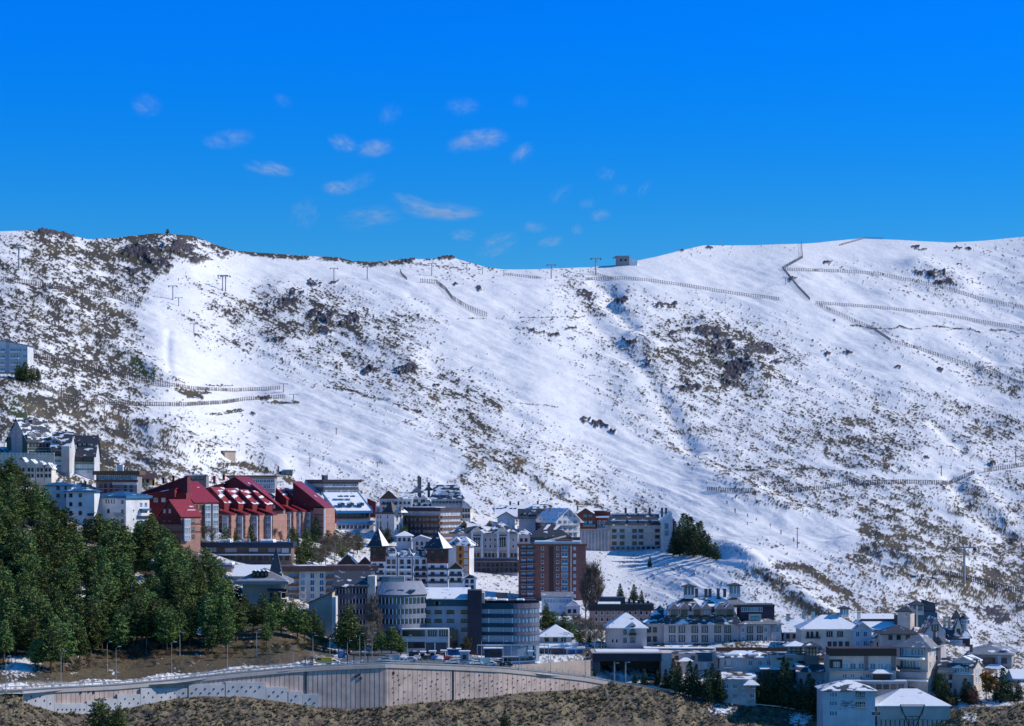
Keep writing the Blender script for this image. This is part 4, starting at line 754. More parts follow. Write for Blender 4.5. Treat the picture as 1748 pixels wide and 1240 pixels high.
b.win('f', [584, 589, 594, 601, 607, 616, 624], [973], 1.0, 1.7, 'two', 'dark_glass', y=2.2); b.box('snow_terrace', b.fx(562), b.fx(634), -2, 2.1, b.fz(978), b.fz(975), 'snow')
# orange panelled block
b = B('orange_panelled_block', 'narrow block with an orange wood column of windows and a sunlit right edge', 'apartment block', 766, 801, 931, 990, px2=809, th=20, wall='grey_white_wall')
b.band(779, 801, 932, 990, 'orange_wood', name='wood_panel'); b.win('f', [795.5], [940, 952, 963, 975, 986], 1.7, 1.9, 'two', 'pale_glass', y=-.13); b.win('f', [786], [940, 952, 963, 975], 1.0, 1.5, 'two', 'dark_glass', y=-.13)
b.roof('hip', 15*b.s, 1.4, 'snowy_slate'); b.dormer(780, 919, 929, 2.4, y=0, depth=4, wall='mauve_wall', roof='snowy_slate')
# twin bayed residence
b = B('twin_gabled_residence', 'mauve residence with two tall bays, snowy roofs and small orange dormers', 'apartment block', 772, 884, 910, 978, depth=14, wall='mauve_wall')
for p0, p1 in ((771, 830), (834, 878)):
    x0, x1 = b.fx(p0), b.fx(p1); b.roof('hip', 19*b.s, 1.2, 'patchy_slate', box=(x0, x1, 0, 12, b.h), name='roof')
for p in (792, 836): b.dormer(p, 889, 899, 2.4, y=2.0, depth=4, wall='orange_wood', roof='patchy_slate', rh=1.6)
for p in (813, 857):
    q = b.block(p-9, p+9, 908, 940, -1.8, .3, 'beige_stone_trim' if False else 'mauve_wall', 'bay'); b.roof('gy', 9*b.s, .7, 'snowy_slate', box=(q[0], q[1], -1.8, 6, q[4]), wall='cream_wall', name='bay_roof'); b.win('f', [p-1], [933], 3.4, 3.6, 'four', 'dark_glass', y=-1.8); b.band(p-8, p+8, 913, 915, 'red_wood', y=-1.8, name='lintel'); b.win('f', [p-1], [921], 3.4, .9, 'four', 'glass', y=-1.8)
for p in (806, 823, 850, 868): b.box('pilaster', b.fx(p)-.45, b.fx(p)+.45, -1.95, -1.4, b.fz(952), b.fz(908), 'grey_white_wall')
b.band(808, 882, 940, 941.5, 'concrete', out=.4, name='ledge'); b.win('f', (782, 876, 13), [925, 936], .9, 1.5, 'one', 'dark_glass'); b.band(805, 885, 956, 978, 'dark_grey_wall', out=.5, name='lower_storey'); b.win('f', (810, 880, 12), [951], 1.1, 1.6, 'two', 'dark_glass'); b.balc(806, 884, [958], 1.0, .8, 'plum_panel'); b.win('f', (810, 880, 10), [967, 976], 1.2, 1.4, 'two', 'dark_glass', y=-.5)
# houses at the back
b = B('snow_roofed_house', 'house hidden under a big smooth snow roof with many little dark chimneys', 'house', 846, 908, 882, 892, depth=10, wall='grey_white_wall', D=float(gD(875, 884))); b.roof('mono', 17*b.s, .5, 'snow_roof')
for x, y_ in ((850, 868), (856, 868), (863, 866), (871, 857), (873, 868), (885, 857), (880, 868), (877, 874), (850, 874)): b.chimney(x, y_, y_+7, .9, y=3+(880-y_)*.35, mat='dark_grey_wall')
b = B('slate_gabled_house', 'small white house with a dark slate gable below the chimneys', 'house', 849, 879, 884, 902, depth=9, wall='grey_white_wall'); b.roof('gy', 9*b.s, .9, 'bare_slate'); b.win('f', [856, 864, 872], [893], 1.3, 1.4, 'two', 'pale_glass')
b = B('dark_roofed_house', 'mauve house with a dark dotted roof, left of the big white gabled chalet', 'house', 886, 914, 884, 912, depth=10, wall='mauve_wall'); b.roof('gx', 14*b.s, .6, 'bare_slate')
for x in (896, 904): b.dormer(x, 874, 880, 1.5, y=1.2, depth=2.2, wall='white_paint', roof='bare_slate')
b = B('snow_roofed_house', 'brown house with a low snowy roof just above the big white gabled chalet', 'house', 912, 943, 868, 886, depth=10, wall='brown_wall'); b.roof('gx', 6*b.s, .8, 'snowy_slate'); b.win('f', [919, 927, 936], [876], 1.4, 1.3, 'two', 'dark_glass'); b.chimney(918, 856, 864)
b = B('white_gabled_chalet', 'white chalet with a broad front gable of tall windows and a long snowy left slope', 'chalet', 949, 990, 889, 922, px2=914, th=30, wall='grey_white_wall')
b.roof('gy', 20*b.s, 1.3, 'snow_roof'); b.win('f', (956, 982, 4), [883, 896, 908, 918], 1.7, 2.0, 'two', 'blue_glass'); b.win('f', [965, 973], [876], 1.5, 1.6, 'two', 'blue_glass'); b.balc(953, 987, [897, 909], 1.0, .8, 'white_paint', solid=False); b.win('l', (922, 944, 4), [893, 905], 1.5, 1.5, 'two', 'dark_glass')
for x in (930, 940): b.chimney(x, 865, 874, .9)
b = B('dark_roofed_lodge', 'lodge with a big dark slate roof streaked by two snow strips, behind the brick tower', 'lodge', 905, 972, 917, 950, depth=16, wall='teal_panel', D=float(gD(950, 935)))
b.roof('hip', 24*b.s, 1.0, 'bare_slate'); b.box('glass_wing', b.w+.02, b.fx(991), 2, 10, -2, b.fz(918), 'teal_panel'); b.win('f', [979, 986], [928], 2.0, 2.2, 'two', 'teal_glass', y=2); 
for x in (931, 948): b.part(MB().slabquad((b.fx(x)-2.6, 1.2, b.h+1.3), (b.fx(x)-1.2, 1.2, b.h+1.3), (b.fx(x)+2.4, 6.5, b.h+5.6), (b.fx(x)+1.0, 6.5, b.h+5.6), .3), 'roof_snow', 'snow')
b.part(MB().slabquad((-3, -1.6, b.fz(932)), (b.fx(966), -1.6, b.fz(916)), (b.fx(966), -.9, b.fz(914)), (-3, -.9, b.fz(930)), .3), 'eaves_trim', 'cream_wall')
b = B('small_house', 'tiny snow capped house between the twin bays and the dark slate roof', 'house', 885, 905, 912, 935, depth=7, wall='mauve_wall'); b.roof('hip', 9*b.s, .8, 'snowy_slate'); b.win('f', [890, 898], [925], 1.2, 1.5, 'two', 'dark_glass')
# brick tower
b = B('brick_tower_block', 'tall red brick tower block with stacked balconies and a light drainpipe line', 'tower block', 885, 1000, 932, 1026, th=2, depth=16, wall='red_brick')
b.roof('flat', .7, .5, 'brown_wood'); b.part(MB().box(b.fx(912), b.w-2, 1.5, b.d-2, b.h+.7, b.h+1.7), 'roof_snow', 'snow'); b.box('roof_hut', b.w*.55, b.w*.8, 3, 8, b.h+1.71, b.h+2.5, 'red_brick')
fl = [939+11.6*i for i in range(8)]
b.win('f', [905], fl, 2.2, 1.8, 'two', 'pale_glass'); b.win('f', [894], fl, 1.8, 1.6, 'two', 'pale_glass'); b.balc(899, 912, fl, 1.2, .9, 'navy_metal'); b.balc(889, 898, fl, .9, .9, 'navy_metal')
b.win('f', [964], fl, 2.6, 1.7, 'two', 'blue_glass'); b.balc(959, 969, [y+1.5 for y in fl], 1.0, .6, 'pale_glass'); b.win('f', [981], fl, 1.0, 1.2, 'one', 'pale_glass'); b.band(974, 975.6, 932, 1026, 'cream_wall', name='drainpipe'); b.band(937, 945, 932, 1026, 'dark_wood', out=.06, name='dark_strip')  # the dark wood band is a flat strip up the front
b.win('f', [926, 952], fl, 1.1, 1.2, 'one', 'dark_glass')
# dark curved block and pale gable end
b = B('dark_curved_block', 'dark curved block under a black slate roof with a pale sunlit gable end', 'apartment block', 570, 627, 1003, 1082, depth=13, wall='plum_panel', body=False)
poly = arc(0, b.w, 0, 2.2, 10, 12); curved_floors(b, poly, [(1003, 1005), (1014, 1023), (1031, 1041), (1049, 1060), (1068, 1082)], 'mauve_dark_wall', 'dark_glass', 1, 'grey_white_wall')
b.roof('mono', 22*b.s, .6, 'bare_slate', box=(0, b.w, 0, 11, b.h+.3)); b.box('gable_end', b.w+.02, b.w+2.6, 1, 10, -4, b.fz(984), 'cream_wall'); b.box('rear_wall', b.w+2.61, b.w+5, 3, 10, -4, b.fz(1002), 'plum_panel')
# curved blue-grey hotel
b = B('curved_hotel', 'blue grey hotel with a curved front of ribbon windows and a grey mansard roof', 'hotel', 641, 726, 1018, 1112, depth=14, wall='blue_grey_wall', body=False)
poly = arc(0, b.w, 0, 6.5, 13, 16); curved_floors(b, poly, [(1016, 1021), (1032, 1040), (1049, 1057), (1066, 1076), (1087, 1096), (1105, 1112)], 'slate_blue_wall', 'dark_glass', 1)
m = MB(); n = len(poly); cx = b.w*.42; up = [(cx+(x-cx)*.80, y*.6+6.0) for x, y in poly]; m.add([(x, y, b.fz(1016)) for x, y in grow(poly, .5)]+[(x, y, b.fz(995)) for x, y in up], [tuple(range(n-1, -1, -1)), tuple(range(n, 2*n))]+[(i, (i+1) % n, (i+1) % n+n, i+n) for i in range(n)]); b.part(m, 'mansard_roof', 'zinc')
for x in (667, 684, 704): b.box('skylight', b.fx(x)-.9, b.fx(x)+.9, 2.0+(x-667)*-.02, 4.5, b.fz(1010), b.fz(1007), 'blue_glass')
b.box('roof_terrace', b.fx(650), b.fx(688), 8, 13, b.fz(995), b.fz(986), 'grey_wall'); b.balc(664, 688, [994], .4, 1.2, 'white_paint', y=8, solid=False)
b.block(685, 766, 1073, 1112, -3.2, 3, 'grey_white_wall', 'annex'); b.win('f', (690, 722, 6), [1085, 1105], 1.2, 1.9, 'two', 'dark_glass', y=-3.2); b.win('f', [738, 757], [1085], 2.8, 1.9, 'four', 'dark_glass', y=-3.2); b.band(727, 765, 1096, 1112, 'dark_grey_wall', y=-3.2, name='entrance'); b.box('pillar', b.fx(742), b.fx(744), -3.6, -3.4, -1, b.fz(1096), 'white_paint')
b = B('hotel_wing', 'pale blue plastered hotel wing with small windows under a sloping snow roof', 'hotel', 726, 800, 1023, 1112, depth=12, wall='blue_grey_wall', D=float(gD(740, 1112))+3)
b.roof('mono', 15*b.s, .5, 'snow_roof'); b.band(727, 799, 1024, 1035, 'teal_panel', name='top_storey'); b.win('f', [729, 748, 769, 793], [1048, 1063, 1078], 2.4, 1.2, 'two', 'dark_glass'); b.win('f', [744, 748], [1033], 1.8, 1.2, 'two', 'glass', y=-.12); b.box('stair_glass', b.fx(765), b.fx(781), -1.2, -.02, -1, b.fz(1075), 'dark_glass')
b = B('panelled_tower', 'windowless plum coloured panelled tower between the two modern hotels', 'tower', 798, 822, 1008, 1112, depth=9, wall='plum_panel', D=float(gD(740, 1112))-1)
for k in range(1, 8): b.band(798.2, 821.8, 1008+13*k-.3, 1008+13*k+.3, 'dark_wood', out=.05, name='panel_joint')
b = B('glass_hotel', 'dark modern hotel with teal and violet bands and white framed ribbon windows', 'hotel', 822, 921, 1030, 1112, depth=14, wall='teal_panel', body=False, D=float(gD(740, 1112))+1)
pl = [(0, 0), (b.w*.5, -.6), (b.w*.62, -.2), (b.w*.74, .6), (b.w*.86, 1.8), (b.w*.95, 3.4), (b.w, 5.2), (b.w, 14), (0, 14)]
curved_floors(b, pl, [(1030, 1040), (1048, 1055), (1064, 1071), (1079, 1085), (1096, 1103)], 'deep_teal_panel', 'pale_glass', 2, 'white_paint')
for t, bt in ((1031, 1039.4), (1048.5, 1054.6), (1064.5, 1070.6), (1079.5, 1084.6), (1096.5, 1102.6)):
    b.part(MB().prism([(b.w*.55, -.55), (b.w*.62, -.35), (b.w*.74, .45), (b.w*.86, 1.65), (b.w*.95, 3.25), (b.w+.15, 5.1), (b.w+.15, 8), (b.w*.55, 8)], b.fz(bt), b.fz(t)), 'violet_band', 'violet_panel')
b.box('roof', .3, b.w-1, 4, 13, b.fz(1030)+.002, b.fz(1026), 'plum_panel'); b.snowpatch(829, 850, 1026, 2, 9, .9); b.snowpatch(848, 868, 1026, 1.5, 7, .5); b.snowpatch(880, 896, 1026, 2, 6, .5); b.box('roof_hut', b.fx(846), b.fx(866), 5, 9, b.fz(1026), b.fz(1014), 'dark_grey_wall'); b.box('parapet', .1, 1.0, .3, 8, b.fz(1030)+.002, b.fz(1012), 'cream_wall')
b.box('ground_floor', .6, b.w-1.2, 2.5, 12, -3, b.fz(1103), 'dark_glass')
for x in (884, 903, 914): b.box('pillar', b.fx(x)-.3, b.fx(x)+.3, 1.2, 2.0, -1, b.fz(1103), 'white_paint')
b = B('snow_roofed_villa', 'villa with a white snow hip roof right of the dark modern hotel', 'villa', 921, 976, 1087, 1114, depth=12, wall='beige_wall')
b.roof('hip', 19*b.s, .8, 'snow_roof'); b.win('f', [933, 948, 962], [1095], 1.6, 1.5, 'two', 'dark_glass'); b.roof('mono', 1.3, .4, 'snow_roof', box=(b.fx(922), b.fx(984), -4.2, -.02, b.fz(1105)), name='porch_roof'); b.box('porch_wall', b.fx(940), b.fx(970), -3.8, -.1, -1, b.fz(1105)-.1, 'brown_wall')
b = B('garage', 'low garage with bright blue doors below the snow roofed villa', 'garage', 966, 997, 1108, 1121, depth=8, wall='mauve_wall', D=float(gD(960, 1118)))
b.roof('flat', .35, .5, 'snow_roof'); b.band(970, 994, 1110, 1120, 'blue_panel', name='garage_door')
b = B('glass_pavilion', 'small white framed glass pavilion among bare trees under the brick tower', 'pavilion', 925, 978, 1020, 1044, depth=8, wall='white_wall', D=float(gD(950, 1050)))
b.roof('mono', 1.4, .3, 'grey_sheet_roof'); b.win('f', (930, 973, 9), [1030, 1040], 1.1, 1.5, 'two', 'pale_glass'); q = b.block(966, 990, 1034, 1060, -3, 5, 'blue_grey_wall'); b.roof('gy', 1.9, .4, 'snowy_slate', box=q, name='wing_roof'); b.win('f', [972, 981], [1046], 1.2, 1.4, 'two', 'dark_glass', y=-3)
# right of the middle: red-blue chalets, beige mansard block
b = B('red_blue_chalet', 'dark red chalet with blue glass under a dark gable, left of beige mansard block', 'chalet', 984, 1017, 880, 905, depth=10, wall='red_wood'); b.roof('gy', 11*b.s, .9, 'bare_slate'); b.win('f', [999, 1008], [884, 895], 1.9, 1.6, 'two', 'teal_glass'); b.balc(995, 1016, [898], 1.1, .8, 'blue_panel'); b.chimney(986, 864, 872, .8)
b = B('red_blue_chalet', 'lower red chalet with a snow ledge and blue balcony touching the beige mansard block', 'chalet', 1016, 1042, 874, 906, depth=10, wall='red_wood'); b.roof('flat', .5, .6, 'patchy_slate'); b.box('ledge', -.2, b.w+.2, -1.4, -.02, b.fz(884), b.fz(881), 'snow'); b.win('f', [1023, 1032, 1038], [895, 903], 1.8, 1.6, 'two', 'blue_glass'); b.balc(1019, 1041, [902.5], 1.1, .9, 'blue_panel')
b = B('arched_retaining_wall', 'mauve retaining wall with a row of arched panels under the red chalets', 'retaining wall', 990, 1041, 905, 935, depth=1.5, wall='mauve_wall', D=float(gD(1015, 940)))
for i in range(9): x = b.w*(i+.5)/9; b.box('pilaster', x-.3, x+.3, -.4, -.01, -3, b.h-.4, 'beige_wall')
b.box('coping', -.2, b.w+.2, -.5, 1.6, b.h, b.h+.4, 'concrete')
b = B('beige_mansard_block', 'beige apartment block with maroon window squares and a double row of mansard dormers', 'apartment block', 1042, 1128, 897, 940, depth=14, wall='peach_wall', th=-7)
b.roof('mans', 20*b.s, .5, 'bare_slate'); b.band(1042, 1128, 932, 940, 'blue_grey_wall', name='base_storey')
for i, x in enumerate((1051, 1063, 1080, 1098, 1119)): b.dormer(x, 888, 896, 3.6 if i not in (1,) else 2.4, y=.15, depth=2.5, wall='grey_wall', roof='snow_roof', kind='flat', rh=.35, ww=2.6); b.dormer(x, 877, 886, 3.6 if i != 1 else 2.4, y=1.9, depth=2.5, wall='grey_wall', roof='snow_roof', kind='flat', rh=.35, ww=2.6)
b.win('f', [1048.5, 1062, 1083, 1094, 1122], [909, 919.5, 930.5], 2.1, 1.5, 'two', 'dark_glass'); b.win('f', [1072, 1075, 1103, 1112], [903, 913, 924], .6, .9, 'one', 'blue_glass'); b.band(1044, 1067, 910, 914, 'blue_grey_wall', name='panel', out=.05); b.band(1079, 1099, 910, 914, 'blue_grey_wall', name='panel', out=.05)
for x in (1068, 1086, 1109, 1130, 1137): b.chimney(x, 868, 884, .9, y=6, mat='dark_grey_wall')
b.win('f', (1046, 1124, 10), [938], 1.5, 1.2, 'two', 'dark_glass', y=-.12)
b = B('white_gable_house', 'narrow white house end with a steep red edged gable, right of the beige mansard block', 'house', 1130, 1150, 890, 935, depth=12, wall='grey_white_wall')
b.roof('gy', 16*b.s, .3, 'snow_roof', split=.75); b.box('corner_strip', -.25, .9, -.2, .3, -2, b.h, 'cream_wall'); b.win('f', [1138, 1138], [903, 915], 1.6, 2.4, 'one', 'blue_glass'); b.box('red_edge', b.w-.4, b.w+.35, -.35, .2, -1, b.h+1, 'red_wood')
# pink block with black roof
b = B('pink_block', 'salmon pink block with a black roof carrying one rectangular snow patch', 'apartment block', 1008, 1112, 1043, 1085, depth=13, wall='pink_wall', D=float(gD(1060, 1078)))
b.box('roof', -.8, b.w+.8, -.9, b.d, b.h, b.h+2.4, 'black_metal'); b.part(MB().slabquad((b.fx(1020), -.7, b.h+2.55), (b.fx(1058), -.7, b.h+2.55), (b.fx(1062), 8, b.h+4.0), (b.fx(1024), 8, b.h+4.0), .5), 'roof_snow', 'snow'); b.box('roof_hut', b.fx(1024), b.fx(1068), 3, 11, b.h+2.4, b.fz(1021), 'navy_metal')
b.win('f', (1018, 1104, 10), [1050, 1061, 1072], 1.0, 1.4, 'one', 'dark_glass')
for x in (1074, 1082, 1090, 1098, 1106): b.chimney(x, 1024+(x-1074)*.12, 1035, .8, y=5, mat='navy_metal')
# ------------------------------------------------------------------ the village, right part
b = B('grand_slope_hotel', 'large pale pink hotel with six snow capped front gables and two glazed cupolas', 'hotel', 1133, 1263, 1066, 1104, depth=18, wall='pink_beige_wall', D=float(gD(1200, 1102)))
for x in (1147.5, 1164, 1186, 1203, 1225, 1242): b.win('f', [x], [1080, 1096], 2.2, 2.3, 'four', 'dark_glass')
b.roof('mans', 30*b.s, .8, 'patchy_slate', box=(0, b.w, 0, 16, b.h)); b.roof('hip', 17*b.s, .0, 'snowy_slate', box=(b.fx(1146), b.fx(1262), 3, 15.5, b.fz(1037)), name='upper_roof')
for x in (1151, 1168, 1190, 1206, 1229, 1246): b.dormer(x, 1030, 1051, 3.1, y=.1, depth=7, wall='pink_wall', roof='snow_roof', rh=1.7, ww=2.3)
for x in (1149, 1166, 1188, 1204, 1227, 1244): b.box('roof_window', b.fx(x)-1.2, b.fx(x)+1.2, .1, 2.4, b.fz(1063), b.fz(1053), 'dark_glass')
def cupola(b, px, top, bot, w, y):
    x = b.fx(px, y); z0, z1 = b.fz(bot), b.fz(top+4); c = b.box('cupola', x-w/2, x+w/2, y-w/2, y+w/2, z0, z0+(z1-z0)*.35, 'grey_white_wall'); b.box('cupola_glass', x-w/2+.25, x+w/2-.25, y-w/2+.25, y+w/2-.25, z0+(z1-z0)*.35, z1, 'blue_glass', c)
    m = MB(); 
    for i in range(4):
        for sx_ in (0, 1): u = -w/2+.12+(w-.24)*i/3; m.box(x+u-.12, x+u+.12, (y-w/2) if sx_ == 0 else (y+w/2-.2), (y-w/2+.2) if sx_ == 0 else (y+w/2), z0+(z1-z0)*.35, z1); m.box((x-w/2) if sx_ == 0 else (x+w/2-.2), (x-w/2+.2) if sx_ == 0 else (x+w/2), y+u-.12, y+u+.12, z0+(z1-z0)*.35, z1)
    b.part(m, 'cupola_posts', 'white_paint', c); b.roof('pyr', 4.5*b.s, .9, 'bare_slate', box=(x-w/2, x+w/2, y-w/2, y+w/2, z1+.25), name='cupola_roof', parent=c)
cupola(b, 1176, 1000, 1024, 3.4, 8); cupola(b, 1254, 998, 1022, 3.4, 8)
b.roof('hip', 13*b.s, .2, 'bare_slate', box=(b.fx(1157), b.fx(1196), 5, 12, b.fz(1033)), name='cupola_base_roof'); b.roof('hip', 14*b.s, .6, 'grey_sheet_roof', box=(b.fx(1236), b.fx(1278), 4, 13, b.fz(1034)), name='cupola_base_roof')
for x in (1189, 1205, 1212, 1226, 1237): b.chimney(x, 1008, 1022, 1.0, y=9, mat='dark_grey_wall')
q = b.block(1264, 1316, 1065, 1104, -1.5, 12, 'pink_beige_wall', 'right_wing'); b.win('f', [1268, 1307], [1079, 1094], 1.1, 1.5, 'two', 'blue_glass', y=-1.5); b.win('f', [1280, 1297], [1080, 1095], 2.0, 2.3, 'four', 'dark_glass', y=-1.5)
b.roof('hip', 13*b.s, .9, 'grey_sheet_roof', box=(q[0]-.1, b.fx(1333), -1.4, 14, q[4]), name='wing_roof'); b.block(1262, 1322, 1036, 1064, 2.5, 12, 'plum_panel', 'top_storey'); b.win('f', (1269, 1298, 5), [1045], 1.5, 1.5, 'two', 'blue_glass', y=2.5); b.box('top_roof', b.fx(1248), b.fx(1324), 1.6, 13, b.fz(1036)+.01, b.fz(1033), 'slate'); b.box('bay_window', b.fx(1279), b.fx(1300), .6, 2.4, b.fz(1062), b.fz(1049), 'pink_beige_wall'); b.win('f', [1289], [1060], 2.8, 1.5, 'two', 'teal_glass', y=.6)
b.block(1316.5, 1334, 1067, 1104, .5, 12, 'grey_white_wall', 'pale_sunlit_side'); b.win('f', [1321, 1328], [1080, 1094], 1.3, 1.8, 'two', 'pale_glass', y=.5)  # paler wall colour stands for sun on the wing's right side
b.block(1100, 1132.5, 1064, 1104, 1.5, 12, 'pink_beige_wall', 'left_wing'); b.win('f', [1108, 1118], [1080, 1096], 1.4, 1.8, 'two', 'dark_glass', y=1.5); b.roof('hip', 12*b.s, .8, 'patchy_slate', box=(b.fx(1098), b.fx(1134), 1.6, 12, b.fz(1064)), name='wing_roof'); b.roof('hip', 4.5, .3, 'patchy_slate', box=(b.fx(1110), b.fx(1150), 4, 14, b.fz(1058)), name='upper_wing_roof')
b.part(MB().slabquad((b.fx(1108), -5, b.fz(1105)), (b.fx(1256), -5, b.fz(1105)), (b.fx(1252), -.05, b.fz(1099)), (b.fx(1116), -.05, b.fz(1099)), .35), 'terrace_roof', 'patchy_slate'); b.box('terrace_wall', b.fx(1060), b.fx(1340), -4.6, -1.6, -5, b.fz(1107), 'brown_wood')
b = B('hotel_annex', 'cream hotel annex with a snow covered hip roof and little arched dormer', 'hotel annex', 1036, 1104, 1072, 1106, depth=14, wall='pink_beige_wall', D=float(gD(1200, 1102))-2)
b.roof('hip', 25*b.s, .7, 'snow_roof', box=(0, b.w, 0, 14, b.h)); b.dormer(1080, 1063, 1076, 2.0, y=-.3, depth=4, wall='pink_beige_wall', roof='snow_roof', rh=.9); b.win('f', [1046, 1053], [1098], .8, 1.4, 'one', 'dark_glass'); b.win('f', [1067], [1083, 1097], 1.1, 1.6, 'two', 'teal_glass'); b.win('f', [1080], [1084, 1097], 1.8, 1.9, 'two', 'teal_glass'); b.balc(1074, 1086, [1085], .7, .8, 'dark_wood'); b.chimney(1069, 1046, 1058, 1.1); b.chimney(1090, 1044, 1054, .9)
# garage
b = B('car_park_entrance', 'dark concrete car park entrance with a deep overhanging lintel by the road', 'car park', 1013, 1129, 1128, 1162, depth=18, wall='dark_grey_wall', body=False, D=float(DW(1075))+12)
b.box('lintel', -.2, b.w, -.4, 16, b.fz(1129), b.fz(1116), 'plum_panel'); b.box('roof_slab', -.5, b.w+.3, -1, 17, b.fz(1116)+.003, b.fz(1114.6), 'concrete'); b.box('back_wall', 0, b.w, 12, 13, -4, b.fz(1129.5), 'black_metal'); b.box('side_wall', 0, 2.2, .2, 12, -4, b.fz(1129.5), 'dark_grey_wall')
for p in (1049, 1068): b.box('pillar', b.fx(p)-.25, b.fx(p)+.25, 0, .5, -3, b.fz(1129.5), 'concrete')
b.box('snow_ridge', 1, b.w-.5, 2, 15, b.fz(1114.6)+.003, b.fz(1113.6), 'snow'); b.box('end_block', b.w+.02, b.w+3.4, 0, 14, -5, b.fz(1115), 'pink_beige_wall')
# lower pink-beige terraces
b = B('terrace_wall', 'red brown railed terrace wall running below the right wing of the pink hotel', 'terrace wall', 1222, 1346, 1112, 1128, depth=9, wall='pink_beige_wall', D=float(gD(1285, 1122)))
b.balc(1222, 1346, [1112], .3, 1.3, 'brown_wood', solid=True); b.box('terrace_floor', 0, b.w, 0, 9, b.h+.003, b.h+.25, 'grey_sheet_roof' if False else 'concrete')
b = B('terrace_wall', 'dark brown terrace wall below the left part of the pink hotel', 'terrace wall', 1100, 1224, 1108, 1122, depth=9, wall='brown_wood', D=float(gD(1165, 1117))); b.box('terrace_floor', 0, b.w, 0, 9, b.h+.003, b.h+.25, 'snow')
def beige(name, label, cat, a, c, t, bs, D, depth=10, wall='pink_beige_wall', **k): return B(name, label, cat, a, c, t, bs, depth=depth, wall=wall, D=min(D, float(gD((a+c)/2, bs-4))), **k)
D0 = float(gD(1200, 1130))
b = beige('terrace_house', 'beige terrace house with a tall green glazed bay below the big pink hotel', 'house', 1146, 1226, 1116, 1150, D0-2)
b.roof('flat', .35, .5, 'patchy_slate'); b.band(1191, 1215, 1114, 1129, 'teal_panel', out=.8, name='glazed_bay'); b.win('f', [1197, 1204, 1211], [1141], 1.1, 2.0, 'one', 'pale_glass'); b.win('f', [1155, 1183], [1126], 1.3, 1.2, 'two', 'dark_glass'); b.roof('hip', 1.3, .6, 'snow_roof', box=(b.fx(1160), b.fx(1180), -2, 1.5, b.fz(1128)), name='porch_roof'); b.box('porch', b.fx(1161), b.fx(1179), -1.8, -.02, -2, b.fz(1128), 'beige_wall')
b = beige('terrace_house', 'beige terrace house under two rounded snow patches, below the right wing of the pink hotel', 'house', 1230, 1316, 1122, 1152, D0-6)
b.roof('hip', 1.8, .8, 'snowy_slate'); b.snowpatch(1232, 1268, 1121, 0, 4.5, .9); b.snowpatch(1274, 1299, 1121, 0, 4.5, .9); b.win('f', [1240, 1257, 1281, 1297, 1312], [1137], 1.5, 1.8, 'two', 'blue_glass'); b.band(1239, 1248, 1120, 1137, 'pink_beige_wall', out=.6, name='bay'); b.balc(1236, 1250, [1141], 1, .5, 'white_paint')
b = beige('long_roofed_house', 'low teal fronted house with a snow ledge between dark firs', 'house', 1300, 1362, 1143, 1168, D0-14, wall='teal_panel'); b.roof('mono', 1.3, .5, 'snow_roof'); b.win('f', (1306, 1356, 6), [1155], 1.5, 1.4, 'two', 'dark_glass')
b = beige('lower_house', 'grey house below the road trees with a snowy porch roof', 'house', 1234, 1290, 1160, 1202, D0-20, wall='pink_beige_wall'); b.roof('mono', 1.2, .6, 'snowy_slate'); b.win('f', (1240, 1284, 4), [1176, 1192], 1.4, 1.5, 'two', 'blue_glass'); b.roof('hip', 1.5, .6, 'snow_roof', box=(b.fx(1270), b.fx(1292), -3.2, -.1, b.fz(1168)), name='porch_roof')
b = beige('beige_block', 'beige block with one strip window beside the wood lattice turrets', 'house', 1316, 1376, 1118, 1160, D0-10, wall='beige_wall'); b.roof('flat', .3, .3, 'patchy_slate'); b.win('f', [1346], [1127], 2.6, .7, 'two', 'dark_glass'); b.win('f', [1367], [1134], 1.9, 1.1, 'two', 'dark_glass'); b.win('f', [1330], [1126], 1.5, .6, 'two', 'dark_glass'); b.win('f', [1364, 1369], [1155], .9, 1.6, 'one', 'dark_glass')
def lattice_turret(label, a, c, t, m_, bs, D, base_wall='beige_wall'):
    b = B('lattice_turret', label, 'turret', a, c, m_, bs, depth=6, wall=base_wall, D=min(D, float(gD((a+c)/2, bs-2)))); x = MB()  # wall material below the lattice, one even colour per turret
    for i in range(5):
        u = b.w*i/4; 
        x.box(u-.12, u+.12, 0, .2, b.h, b.fz(t))
    for zz in (.35, .75): x.box(0, b.w, -.03, .14, b.h+(b.fz(t)-b.h)*zz-.1, b.h+(b.fz(t)-b.h)*zz+.1)
    b.part(x, 'lattice', 'brown_wood'); b.box('inner_wall', .6, b.w-.6, 1.2, 5.4, b.h, b.fz(t)-.01, 'cream_wall'); b.roof('pyr', 8*b.s, .9, 'snow_roof' if a < 1350 else 'bare_slate', box=(0, b.w, 0, 6, b.fz(t))); return b
lattice_turret('open wooden turret under a snow roof, left of the pair', 1344, 1374, 1103, 1118, 1155, D0-12); lattice_turret('open wooden turret with dark slate roof on a dark stone base, right of the pair', 1376, 1398, 1104, 1119, 1160, D0-14, 'stone_wall')
b = beige('sunlit_house', 'small house with a sunlit cream corner and wooden pergola, right of the turrets', 'house', 1398, 1415, 1118, 1150, D0-15, wall='cream_wall'); b.roof('hip', 1.8, .8, 'patchy_slate'); b.win('f', [1404, 1410], [1135], 1.0, 2.2, 'one', 'pale_glass'); b.box('pergola', 0, b.w, -1.2, -.02, b.h-1.6, b.h-1.2, 'brown_wood')
b = beige('porch_house', 'low dark house with a sunlit white arch by the firs', 'house', 1362, 1416, 1146, 1172, D0-24, wall='mauve_wall'); b.roof('gx', 2.0, .7, 'patchy_slate'); b.box('arch', b.w-1.6, b.w+.2, -.5, -.02, -1, b.fz(1147), 'white_wall')
